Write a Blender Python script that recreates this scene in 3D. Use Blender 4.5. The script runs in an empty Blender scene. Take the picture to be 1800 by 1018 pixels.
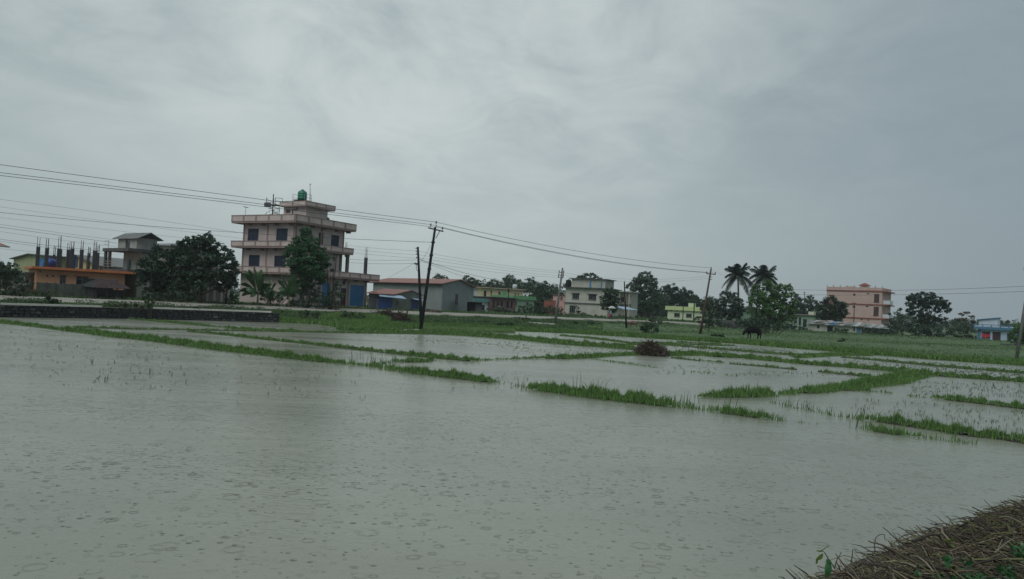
import bpy, math, random
import numpy as np
from mathutils import Vector, Matrix
R = math.radians
random.seed(7); rng = np.random.default_rng(7)
scene = bpy.context.scene
COL = scene.collection

# ------------------------------------------------------------------ camera
F = 1350.0; CX, CY = 900.0, 509.0; ROLL = R(2.8); HZ = 537.0; CAMZ = 2.6
TH = math.atan((HZ - CY) / F * math.cos(ROLL))
fw = Vector((0, math.cos(TH), math.sin(TH))); u0 = Vector((0, -math.sin(TH), math.cos(TH))); r0 = Vector((1, 0, 0))
rt = r0 * math.cos(ROLL) + u0 * math.sin(ROLL); up = -r0 * math.sin(ROLL) + u0 * math.cos(ROLL)
cd = bpy.data.cameras.new('camera'); cam = bpy.data.objects.new('camera', cd); COL.objects.link(cam)
cd.sensor_width = 36; cd.lens = F * 36 / 1800; cd.clip_start = 0.1; cd.clip_end = 6000
mw = Matrix((( rt.x, up.x, -fw.x, 0), (rt.y, up.y, -fw.y, 0), (rt.z, up.z, -fw.z, CAMZ), (0, 0, 0, 1)))
cam.matrix_world = mw
scene.camera = cam

# ------------------------------------------------------------------ world, sun, exposure
scene.view_settings.view_transform = 'Standard'; scene.view_settings.look = 'None'
scene.view_settings.gamma = 1; scene.view_settings.use_curve_mapping = False
scene.view_settings.exposure = 0.2
SUN_EL, SUN_AZ = R(52), R(200)         # high behind the cloud, over the photographer's shoulder
W = bpy.data.worlds.new('World'); scene.world = W; W.use_nodes = True
nt = W.node_tree; N = nt.nodes; L = nt.links; N.clear()
def nd(t, **k):
    n = N.new(t)
    for a, b in k.items(): setattr(n, a, b)
    return n
def mth(op, a, b=None, c=None, clamp=False):
    n = N.new('ShaderNodeMath'); n.operation = op; n.use_clamp = clamp
    for i, v in enumerate((a, b, c)):
        if v is None: continue
        if isinstance(v, (int, float)): n.inputs[i].default_value = v
        else: L.new(v, n.inputs[i])
    return n.outputs[0]
def mixc(f, a, b):
    n = N.new('ShaderNodeMix'); n.data_type = 'RGBA'
    for s, v in ((0, f), (6, a), (7, b)):
        if isinstance(v, (int, float)): n.inputs[s].default_value = v
        elif isinstance(v, tuple): n.inputs[s].default_value = (*v, 1)
        else: L.new(v, n.inputs[s])
    return n.outputs[2]
def sst(v, lo, hi):
    n = N.new('ShaderNodeMapRange'); n.interpolation_type = 'SMOOTHSTEP'; L.new(v, n.inputs[0])
    n.inputs[1].default_value = lo; n.inputs[2].default_value = hi
    return n.outputs[0]
out = nd('ShaderNodeOutputWorld')
sky = nd('ShaderNodeTexSky', sky_type='NISHITA'); sky.sun_disc = False
sky.sun_elevation = SUN_EL; sky.sun_rotation = SUN_AZ; sky.dust_density = 3
bg1 = nd('ShaderNodeBackground'); bg1.inputs[1].default_value = 0.1; L.new(sky.outputs[0], bg1.inputs[0])
tc = nd('ShaderNodeTexCoord'); sx = nd('ShaderNodeSeparateXYZ'); L.new(tc.outputs['Generated'], sx.inputs[0])
dx, dy, dz = sx.outputs
# a cloud deck: the direction is laid on a flat layer overhead
den = mth('ADD', mth('MAXIMUM', dz, 0.0), 0.16)
cx_ = mth('DIVIDE', dx, den); cy_ = mth('DIVIDE', dy, den)
cb = nd('ShaderNodeCombineXYZ'); L.new(cx_, cb.inputs[0]); L.new(cy_, cb.inputs[1])
def noise(scale, det, rough, dist, off):
    mp = nd('ShaderNodeMapping'); mp.inputs['Location'].default_value = off; L.new(cb.outputs[0], mp.inputs[0])
    mp.inputs['Scale'].default_value = (1.0, 0.8, 1)
    n = nd('ShaderNodeTexNoise'); n.inputs['Scale'].default_value = scale; n.inputs['Detail'].default_value = det
    n.inputs['Roughness'].default_value = rough; n.inputs['Distortion'].default_value = dist
    L.new(mp.outputs[0], n.inputs['Vector']); return n.outputs[0]
n1 = noise(0.8, 6, 0.6, 0.5, (3.1, 1.7, 0)); n2 = noise(2.4, 8, 0.62, 0.6, (0.4, 5.2, 0)); n3 = noise(0.35, 3, 0.5, 0.3, (7.3, 2.0, 0))
c = mth('ADD', mth('ADD', mth('MULTIPLY', n1, 0.48), mth('MULTIPLY', n2, 0.38)), mth('MULTIPLY', n3, 0.3))
cl = sst(c, 0.43, 0.74)
contrast = sst(dz, 0.03, 0.35)                        # the deck evens out towards the horizon
cl = mth('ADD', mth('MULTIPLY', cl, contrast), mth('MULTIPLY', mth('SUBTRACT', 1.0, contrast), 0.52))
base = mixc(cl, (0.255, 0.32, 0.34), (0.48, 0.535, 0.525))
# thinner cloud in front
dt = nd('ShaderNodeVectorMath', operation='DOT_PRODUCT'); L.new(tc.outputs['Generated'], dt.inputs[0]); gd = Vector((-.12, .93, .42)).normalized(); dt.inputs[1].default_value = gd
glow = mth('MULTIPLY', sst(dt.outputs['Value'], 0.86, 1.0), mth('ADD', mth('MULTIPLY', n2, 1.1), -.1))
base = mixc(mth('MULTIPLY', glow, 0.6), base, (0.66, 0.70, 0.69))
# the rain cloud to the right is heavier, and the far left a little
rgt = sst(dx, 0.0, 0.66); lft = sst(mth('MULTIPLY', dx, -1.0), 0.2, 0.8)
base = mixc(mth('MULTIPLY', rgt, 0.8), base, (0.19, 0.24, 0.275))
base = mixc(mth('MULTIPLY', lft, 0.22), base, (0.24, 0.30, 0.315))
bg2 = nd('ShaderNodeBackground'); bg2.inputs[1].default_value = 1.0; L.new(base, bg2.inputs[0])
ms = nd('ShaderNodeMixShader'); ms.inputs[0].default_value = 0.94
L.new(bg1.outputs[0], ms.inputs[1]); L.new(bg2.outputs[0], ms.inputs[2]); L.new(ms.outputs[0], out.inputs[0])
sl = bpy.data.lights.new('sun', 'SUN'); sl.energy = 1.15; sl.angle = R(40); sl.color = (1, 0.97, 0.92)
so = bpy.data.objects.new('sun', sl); COL.objects.link(so)
sd = Vector((math.sin(SUN_AZ) * math.cos(SUN_EL), math.cos(SUN_AZ) * math.cos(SUN_EL), math.sin(SUN_EL)))
so.rotation_euler = (-sd).to_track_quat('-Z', 'Y').to_euler(); so.location = sd * 100

# ------------------------------------------------------------------ surveying: sight lines into the world
def ray(px, py):
    return fw + rt * ((px - CX) / F) + up * ((CY - py) / F)
def G(px, py, z=0.0):
    d = ray(px, py); t = (z - CAMZ) / d.z
    return Vector((d.x * t, d.y * t, z))
def D(px, py, y):
    d = ray(px, py); t = y / d.y
    return Vector((d.x * t, y, CAMZ + d.z * t))

# ------------------------------------------------------------------ materials
MATS = {}
def mat(name, col, rough=0.85, var=0.25, scale=3.0, bump=0.0, streak=0.0, island=0.0, col2=None, transl=0.0, metal=0.0, bscale=None, spec=None, stain=None):
    if name in MATS: return MATS[name]
    m = bpy.data.materials.new(name); m.use_nodes = True; t = m.node_tree; n_ = t.nodes; l_ = t.links
    b = n_['Principled BSDF']; o = n_['Material Output']
    b.inputs['Roughness'].default_value = rough; b.inputs['Metallic'].default_value = metal
    if spec is not None: b.inputs['Specular IOR Level'].default_value = spec
    tcn = n_.new('ShaderNodeTexCoord')
    def nz(sc, det=6, vec=None, sca=(1, 1, 1)):
        mp = n_.new('ShaderNodeMapping'); mp.inputs['Scale'].default_value = sca; l_.new(tcn.outputs['Object'], mp.inputs[0])
        x = n_.new('ShaderNodeTexNoise'); x.inputs['Scale'].default_value = sc; x.inputs['Detail'].default_value = det
        x.inputs['Roughness'].default_value = 0.6
        l_.new(mp.outputs[0], x.inputs['Vector']); return x.outputs[0]
    def mx(f, a, bb, blend='MIX'):
        x = n_.new('ShaderNodeMix'); x.data_type = 'RGBA'; x.blend_type = blend
        for s, v in ((0, f), (6, a), (7, bb)):
            if isinstance(v, (int, float)): x.inputs[s].default_value = v
            elif isinstance(v, tuple): x.inputs[s].default_value = (*v, 1)
            else: l_.new(v, x.inputs[s])
        return x.outputs[2]
    def rmp(v, lo, hi):
        x = n_.new('ShaderNodeMapRange'); l_.new(v, x.inputs[0]); x.inputs[1].default_value = lo; x.inputs[2].default_value = hi
        return x.outputs[0]
    dark = tuple(c * (1 - var) for c in col); lite = tuple(min(1, c * (1 + var * .7)) for c in col)
    cc = mx(rmp(nz(scale), 0.3, 0.7), dark, lite)
    if island:
        g = n_.new('ShaderNodeNewGeometry')
        c2 = col2 or tuple(c * 1.9 for c in col)
        cc = mx(rmp(g.outputs['Random Per Island'], 1 - island, 1.0), cc, c2)
        rp = n_.new('ShaderNodeMath'); rp.operation = 'MULTIPLY'; l_.new(g.outputs['Random Per Island'], rp.inputs[0]); rp.inputs[1].default_value = 7.13
        fr = n_.new('ShaderNodeMath'); fr.operation = 'FRACT'; l_.new(rp.outputs[0], fr.inputs[0])
        cc = mx(rmp(fr.outputs[0], 0.0, 3.0), cc, tuple(c * .35 for c in col))
    if streak:
        st = rmp(nz(1.5, 7, None, (1.3, 1.3, 0.22)), 0.48, 0.85)
        f = n_.new('ShaderNodeMath'); f.operation = 'MULTIPLY'; l_.new(st, f.inputs[0]); f.inputs[1].default_value = streak
        cc = mx(f.outputs[0], cc, stain or tuple(c * .4 for c in col))
        f2 = n_.new('ShaderNodeMath'); f2.operation = 'MULTIPLY'; l_.new(rmp(nz(0.55, 7), 0.5, 0.75), f2.inputs[0]); f2.inputs[1].default_value = streak * .8
        cc = mx(f2.outputs[0], cc, stain or tuple(c * .5 for c in col))
    l_.new(cc, b.inputs['Base Color'])
    if bump:
        bp = n_.new('ShaderNodeBump'); bp.inputs['Strength'].default_value = bump; bp.inputs['Distance'].default_value = 0.05
        l_.new(nz(bscale or scale * 6), bp.inputs['Height']); l_.new(bp.outputs[0], b.inputs['Normal'])
    if transl:
        tr = n_.new('ShaderNodeBsdfTranslucent'); l_.new(cc, tr.inputs[0])
        ad = n_.new('ShaderNodeMixShader'); ad.inputs[0].default_value = transl
        l_.new(b.outputs[0], ad.inputs[1]); l_.new(tr.outputs[0], ad.inputs[2]); l_.new(ad.outputs[0], o.inputs[0])
    MATS[name] = m; return m
def leafmat(name, col, col2, rough=0.55): return mat(name, col, rough, .3, .6, island=.55, col2=col2, transl=.25, spec=.3)

GRASS_B = leafmat('bund grass', (.095, .20, .055), (.20, .33, .10))
GRASS_F = leafmat('field grass', (.065, .13, .05), (.13, .21, .085))
GRASS_L = leafmat('seedbed rice', (.14, .25, .09), (.25, .36, .15))
WEED = leafmat('weed leaf', (.06, .11, .05), (.13, .19, .085))
LEAF_D = leafmat('dark leaf', (.034, .072, .045), (.068, .12, .072), .5)
LEAF_M = leafmat('mid leaf', (.045, .09, .05), (.085, .145, .078))
LEAF_G = leafmat('green leaf', (.04, .125, .055), (.08, .20, .085))
LEAF_Y = leafmat('fresh leaf', (.07, .17, .05), (.16, .31, .085))
LEAF_F = leafmat('far leaf', (.06, .11, .07), (.105, .17, .105))
LEAF_P = leafmat('dry pinkish leaf', (.13, .10, .085), (.22, .17, .15))
CONC_C = mat('column concrete', (.042, .045, .052), .9, .3, 1.5, .3, streak=.4)
CONC_P = mat('pale grey render', (.33, .345, .315), .9, .2, 1.2, .2, streak=.6)
BARK = mat('bark', (.045, .04, .032), .9, .4, 4, .3)
BARK_L = mat('pale bark', (.13, .12, .10), .9, .35, 4, .3)
SOIL = mat('soil', (.10, .085, .06), .95, .35, 1.5, .4)
SOIL_D = mat('wet soil', (.035, .03, .022), .8, .4, 6, .5)
GROUND = mat('grassy ground', (.07, .125, .048), .95, .4, .5, .4)
ROADM = mat('road gravel', (.27, .26, .23), .9, .2, .5, .2)
CONC = mat('raw concrete', (.21, .20, .18), .9, .3, 1.2, .25, streak=.7)
CONC_D = mat('dark wet concrete', (.075, .08, .085), .85, .35, 1.5, .3, streak=.6)
COPING = mat('coping concrete', (.48, .48, .44), .85, .15, 2)
STONE = mat('dark wet stone', (.026, .03, .032), .7, .5, 3, .4, island=.2, col2=(.09, .09, .085))
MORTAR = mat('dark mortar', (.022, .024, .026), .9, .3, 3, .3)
PINK = mat('pink render', (.47, .40, .385), .85, .09, .6, .1, streak=.42, stain=(.20, .165, .155))
PINK_P = mat('pink parapet panel', (.49, .42, .395), .85, .1, 1, .1, streak=.4, stain=(.22, .19, .18))
PINK_D = mat('darker pink trim', (.27, .205, .195), .85, .12, 1, .1, streak=.5, stain=(.14, .11, .10))
ORANGE = mat('orange render', (.50, .27, .16), .85, .1, .7, .1, streak=.35, stain=(.28, .17, .12))
ORANGE_D = mat('orange slab paint', (.45, .145, .055), .8, .15, 1, .1, streak=.4, stain=(.22, .09, .05))
YELLOW = mat('ochre render', (.42, .33, .17), .85, .1, .7, streak=.4)
OLIVE = mat('olive render', (.27, .29, .17), .85, .12, .7, streak=.5)
LIME = mat('lime green render', (.50, .58, .42), .85, .08, .7, streak=.25, stain=(.3, .38, .24))
LIME_B = mat('bright lime band', (.44, .54, .27), .8, .08, .7, streak=.2)
PALEG = mat('pale green render', (.22, .33, .24), .85, .12, .7, streak=.4)
GREENW = mat('green painted wall', (.12, .30, .15), .85, .12, .7, streak=.3)
WHITE = mat('weathered white wall', (.40, .41, .36), .85, .12, .7, .1, streak=.5, stain=(.18, .19, .17))
WHITEB = mat('bluish white wall', (.50, .56, .60), .85, .1, .7, streak=.3, stain=(.3, .34, .36))
BLUEW = mat('pale blue render', (.36, .46, .57), .85, .08, .7, streak=.25, stain=(.22, .3, .4))
BLUE = mat('deep blue paint', (.05, .16, .27), .7, .12, 1, streak=.3)
TEAL = mat('teal paint', (.10, .25, .25), .8, .12, 1, streak=.3)
SALMON = mat('salmon render', (.45, .335, .305), .85, .08, .6, streak=.22, stain=(.30, .19, .16))
BRICKR = mat('brick red trim', (.21, .065, .05), .8, .15, 1)
ROSE = mat('rose render', (.50, .30, .29), .85, .1, .6, streak=.3)
MAROON = mat('maroon wall', (.13, .075, .075), .85, .3, 1.5, .2, streak=.5)
GREYW = mat('grey plaster', (.22, .255, .255), .9, .12, .4, .1, streak=.35, stain=(.14, .16, .165))
TINR = mat('red tin roof', (.29, .145, .125), .55, .15, 1, streak=.35, stain=(.2, .1, .08))
TING = mat('grey tin roof', (.16, .17, .17), .5, .25, 1, streak=.5, metal=.2)
TINB = mat('pale blue tin', (.30, .42, .55), .5, .15, 1, streak=.2)
TINW = mat('pale sheet roof', (.40, .42, .42), .6, .3, 1, streak=.5)
SHUT = mat('blue shutter', (.03, .17, .37), .55, .1, 1, streak=.25)
SHUTD = mat('dark blue shutter', (.02, .06, .20), .55, .15, 1, streak=.3)
GLASS = mat('dark window glass', (.012, .018, .028), .18, .3, .8)
GLASSB = mat('blue curtain glass', (.008, .016, .045), .6, .3, .8)
GLASSM = mat('maroon shutter', (.05, .02, .03), .6, .3, 1)
FRAMEB = mat('dark blue window frame', (.018, .035, .08), .6, .2, 2)
FRAMEG = mat('grey window frame', (.14, .14, .14), .6, .2, 2)
STEEL = mat('dark steel', (.016, .018, .02), .8, .3, 3, streak=.3, spec=.2)
STEELM = mat('galvanised steel', (.22, .23, .24), .5, .2, 3)
RUSTP = mat('rusty pole', (.075, .045, .038), .75, .35, 3, streak=.4)
POLEW = mat('weathered pale pole', (.15, .155, .15), .85, .25, 3, streak=.5)
REBAR = mat('rusty rebar', (.08, .055, .045), .8, .3, 3)
WIREM = mat('cable', (.03, .032, .035), .6, .1, 2)
INSUL = mat('insulator porcelain', (.05, .03, .028), .3, .1, 2)
TANKG = mat('green tank plastic', (.008, .15, .085), .4, .08, 1)
TANKB = mat('blue tank plastic', (.02, .05, .22), .4, .08, 1)
TILE = mat('old clay tile', (.055, .032, .036), .8, .4, 3, .3, island=.3, col2=(.12, .09, .09))
TARPB = mat('blue tarpaulin', (.05, .24, .48), .5, .15, 2)
TARPR = mat('red cloth', (.42, .035, .06), .8, .15, 3)
CLOTHG = mat('green cloth', (.02, .35, .16), .8, .15, 3)
STRAW1 = mat('brown straw', (.085, .066, .042), .75, .35, 8, island=.45, col2=(.25, .21, .135))
STRAW2 = mat('dark twig', (.034, .026, .02), .75, .35, 8, island=.3, col2=(.10, .075, .05))
STRAWG = mat('greenish straw', (.09, .105, .035), .75, .35, 8, island=.4, col2=(.17, .16, .07))
TWIGP = mat('pale twig', (.20, .18, .13), .75, .3, 8)
HIDE_K = mat('black hide', (.007, .007, .009), .95, .3, 4, spec=.1)
HIDE_B = mat('brown hide', (.10, .05, .035), .7, .3, 4)
HORN = mat('horn', (.2, .19, .16), .6, .2, 6)
SKIN = mat('skin', (.16, .09, .06), .6, .1, 4)
CLOTHD = mat('dark clothing', (.04, .045, .055), .85, .2, 4)
CLOTHW = mat('pale fabric', (.42, .45, .44), .8, .15, 4)

# ------------------------------------------------------------------ mesh helpers
class MB:
    def __init__(s): s.v = []; s.f = []
    def quad(s, *p):
        b = len(s.v); s.v += [tuple(q) for q in p]; s.f.append(tuple(range(b, b + len(p)))); return s
    def box(s, x0, x1, y0, y1, z0, z1):
        b = len(s.v)
        s.v += [(x0, y0, z0), (x1, y0, z0), (x1, y1, z0), (x0, y1, z0), (x0, y0, z1), (x1, y0, z1), (x1, y1, z1), (x0, y1, z1)]
        s.f += [(b+3, b+2, b+1, b), (b+4, b+5, b+6, b+7), (b, b+1, b+5, b+4), (b+1, b+2, b+6, b+5), (b+2, b+3, b+7, b+6), (b+3, b, b+4, b+7)]
        return s
    def rough_box(s, c, h, j):      # a stone: a box with jittered corners
        b = len(s.v)
        for zz in (-1, 1):
            for xx, yy in ((-1, -1), (1, -1), (1, 1), (-1, 1)):
                s.v.append((c[0] + xx * h[0] * random.uniform(1 - j, 1), c[1] + yy * h[1] * random.uniform(1 - j, 1), c[2] + zz * h[2] * random.uniform(1 - j, 1)))
        s.f += [(b+3, b+2, b+1, b), (b+4, b+5, b+6, b+7), (b, b+1, b+5, b+4), (b+1, b+2, b+6, b+5), (b+2, b+3, b+7, b+6), (b+3, b, b+4, b+7)]
        return s
    def prism(s, poly, y0, y1):     # poly in x,z extruded along y
        n = len(poly); b = len(s.v)
        s.v += [(p[0], y0, p[1]) for p in poly] + [(p[0], y1, p[1]) for p in poly]
        s.f.append(tuple(range(b, b + n))); s.f.append(tuple(range(b + 2*n - 1, b + n - 1, -1)))
        for i in range(n):
            j = (i + 1) % n; s.f.append((b + i, b + n + i, b + n + j, b + j))
        return s
    def prismx(s, poly, x0, x1):    # poly in y,z extruded along x
        n = len(poly); b = len(s.v)
        s.v += [(x0, p[0], p[1]) for p in poly] + [(x1, p[0], p[1]) for p in poly]
        s.f.append(tuple(range(b + n - 1, b - 1, -1))); s.f.append(tuple(range(b + n, b + 2*n)))
        for i in range(n):
            j = (i + 1) % n; s.f.append((b + i, b + j, b + n + j, b + n + i))
        return s
    def tube(s, pts, r, n=6, cap=True):
        pts = [Vector(p) for p in pts]; k = len(pts); rs = r if isinstance(r, (list, tuple)) else [r] * k
        b = len(s.v); ref = None
        for i, p in enumerate(pts):
            t = (pts[min(i+1, k-1)] - pts[max(i-1, 0)])
            if t.length < 1e-9: t = Vector((0, 0, 1))
            t.normalize()
            if ref is None or abs(ref.dot(t)) > .95:
                ref = Vector((1, 0, 0)) if abs(t.x) < .8 else Vector((0, 1, 0))
            a = t.cross(ref).normalized(); c_ = t.cross(a)
            for j in range(n):
                w = 2 * math.pi * j / n
                s.v.append(tuple(p + (a * math.cos(w) + c_ * math.sin(w)) * rs[i]))
        for i in range(k - 1):
            for j in range(n):
                q = (j + 1) % n
                s.f.append((b + i*n + j, b + i*n + q, b + (i+1)*n + q, b + (i+1)*n + j))
        if cap:
            s.f.append(tuple(b + j for j in range(n))[::-1]); s.f.append(tuple(b + (k-1)*n + j for j in range(n)))
        return s
    def lathe(s, prof, n=14, c=(0, 0, 0)):
        b = len(s.v); k = len(prof)
        for r, z in prof:
            for j in range(n):
                w = 2 * math.pi * j / n; s.v.append((c[0] + r * math.cos(w), c[1] + r * math.sin(w), c[2] + z))
        for i in range(k - 1):
            for j in range(n):
                q = (j + 1) % n; s.f.append((b + i*n + j, b + i*n + q, b + (i+1)*n + q, b + (i+1)*n + j))
        s.f.append(tuple(b + j for j in range(n))[::-1]); s.f.append(tuple(b + (k-1)*n + j for j in range(n)))
        return s
    def build(s, name, m, parent=None, smooth=False):
        me = bpy.data.meshes.new(name); me.from_pydata(s.v, [], s.f); me.materials.append(m)
        if smooth: me.polygons.foreach_set('use_smooth', [True] * len(me.polygons))
        me.update()
        o = bpy.data.objects.new(name, me); COL.objects.link(o)
        if parent is not None: o.parent = parent
        return o
def fast_mesh(name, verts, faces, m, parent=None, smooth=False):
    """verts (n,3), faces (k,3|4) numpy"""
    me = bpy.data.meshes.new(name); nv, nf, c = len(verts), len(faces), faces.shape[1]
    me.vertices.add(nv); me.vertices.foreach_set('co', np.ascontiguousarray(verts, dtype=np.float32).ravel())
    me.loops.add(nf * c); me.loops.foreach_set('vertex_index', np.ascontiguousarray(faces, dtype=np.int32).ravel())
    me.polygons.add(nf); me.polygons.foreach_set('loop_start', np.arange(0, nf * c, c, dtype=np.int32))
    me.polygons.foreach_set('loop_total', np.full(nf, c, dtype=np.int32))
    if smooth: me.polygons.foreach_set('use_smooth', np.ones(nf, dtype=bool))
    me.materials.append(m); me.update(calc_edges=True); me.validate()
    o = bpy.data.objects.new(name, me); COL.objects.link(o)
    if parent is not None: o.parent = parent
    return o
def tag(o, label=None, cat=None, group=None, kind=None):
    if label: o['label'] = label
    if cat: o['category'] = cat
    if group: o['group'] = group
    if kind: o['kind'] = kind
    return o
def empty(name, loc=(0, 0, 0), rz=0.0, label=None, cat=None, group=None):
    o = bpy.data.objects.new(name, None); COL.objects.link(o); o.location = loc; o.rotation_euler = (0, 0, rz)
    o.empty_display_size = .3
    return tag(o, label, cat, group)
def copy_tree(o, parent=None):
    c_ = o.copy(); COL.objects.link(c_); c_.parent = parent
    for ch in list(o.children): copy_tree(ch, c_)
    return c_

# ------------------------------------------------------------------ terrain
EDGE_PX = [(-900, 505), (-500, 533), (-200, 549), (0, 557.5), (230, 560.5), (460, 566), (560, 570), (640, 574), (700, 578.5), (780, 577), (860, 580),
           (930, 583), (1000, 586), (1100, 592), (1300, 604.5), (1400, 613), (1500, 621), (1600, 629), (1700, 636.5), (1800, 643), (2200, 672), (2700, 706)]
_e = [G(a, b, 0) for a, b in EDGE_PX]
E_R = np.array([p.x / p.y for p in _e]); E_Y = np.array([p.y for p in _e])
def yE(r): return np.interp(r, E_R, E_Y)
def sm(t): t = np.clip(t, 0, 1); return t * t * (3 - 2 * t)
def yR(r):
    r = np.asarray(r, float)
    a = 103.5 / np.maximum(1 - .92 * np.minimum(r, .38), .2)
    return a + np.maximum(r - .38, 0) * 60
def rw(r): return 8.5 - 4.5 * sm((np.asarray(r) + .1) / .3)
def zR(r): return 1.2 - .68 * sm((np.asarray(r) - .20) / .16)
def zE(r): return .12 + .74 * sm((-.305 - np.asarray(r)) / .02)
def hash2(x, y):
    return np.sin(x * .37 + 1.3) * np.cos(y * .29 + .4) * .5 + np.sin(x * .11 - y * .17) * .5
def zt(x, y):
    x = np.asarray(x, float); y = np.asarray(y, float); r = x / np.maximum(y, 1)
    e = y - yE(r); f = e / np.maximum(yR(r) - yE(r), 5)
    a = zE(r); b = zR(r)
    v = np.where(r > .3, b, b - .38)                     # verge below the road
    z = a + (np.minimum(v, np.maximum(a, v)) - a) * sm(np.clip(f, 0, 1) ** .8)
    rise = np.clip((y - (yR(r) - .7)) / .7, 0, 1); z = z + (b - .22 * (r < .3) - z) * rise
    z = np.where(e > 0, np.where(y > yR(r), b - .22 * (r < .3) * (1 - np.clip((y - yR(r)) / rw(r), 0, 1)), z), z)
    wild = (1 - np.clip((f - .75) * 5, 0, 1))
    z = z + wild * .06 * hash2(x * 3, y * 3) * (f > 0)
    # low terraces across the grass on the right
    rr = sm((r - .16) / .12)
    z = z + rr * .16 * (sm((f - .22) / .03) - sm((f - .30) / .10)) + rr * .32 * (sm((f - .50) / .03) - sm((f - .66) / .14))
    z = np.where(e < .5, -.35 + (z + .35) * np.clip(e / .5, 0, 1), z)
    return z
def gz(p): return float(zt(p[0], p[1]))
def on_ground(px, d, py=540):
    p = D(px, py, d)
    for _ in range(6):      # slide along the leaning vertical until the point is on the ground
        z = gz(p); h = CAMZ - z
        py = py + (p.z - z) * F / d; p = D(px, py, d)
    return Vector((p.x, p.y, gz(p)))

def build_terrain():
    rs = np.unique(np.concatenate([np.linspace(-1.6, -.7, 30), np.linspace(-.7, .7, 260), np.linspace(.7, 1.9, 30)]))
    fr = np.array([0, .5, .9]); 
    rows = []
    fs = np.linspace(0, 1, 44) ** 1.15
    far = np.array([6, 7, 12, 20, 35, 60, 100, 170, 300, 600, 1200, 2600.])
    V = []
    for r in rs:
        e0, r1 = float(yE(r)), float(yR(r))
        ys = np.concatenate([[e0 + .001], [e0 + .25], [e0 + .5], e0 + .8 + fs * (r1 - e0 - 1.6), [r1 - .7, r1], r1 + rw(r) * np.array([.33, .66, 1.0]), r1 + far + 4])
        V.append(np.stack([r * ys, ys, zt(r * ys, ys)], 1))
    V = np.array(V); a, b, _ = V.shape
    idx = np.arange(a * b).reshape(a, b)
    fcs = np.stack([idx[:-1, :-1].ravel(), idx[1:, :-1].ravel(), idx[1:, 1:].ravel(), idx[:-1, 1:].ravel()], 1)
    tag(fast_mesh('ground', V.reshape(-1, 3), fcs, GROUND, smooth=True), kind='structure')
    # the road: a strip on the ground
    P = []
    for r in np.linspace(-1.5, .62, 170):
        y = float(yR(r))
        w_ = float(rw(r)) + .25 * math.sin(r * 60) + .2 * math.sin(r * 137); q_ = .2 * math.sin(r * 90); P.append([(r * (y + t), y + t, float(zt(r * (y + t), y + t)) + zo) for t, zo in ((-.05 + q_, -.03), (.2 + q_, .03), (w_ * .5, .05), (w_ - .3, .03), (w_ + .15, -.03))])
    P = np.array(P); a, b, _ = P.shape; idx = np.arange(a * b).reshape(a, b)
    fcs = np.stack([idx[:-1, :-1].ravel(), idx[1:, :-1].ravel(), idx[1:, 1:].ravel(), idx[:-1, 1:].ravel()], 1)
    tag(fast_mesh('road', P.reshape(-1, 3), fcs, ROADM, smooth=True), kind='structure')
build_terrain()

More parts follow.
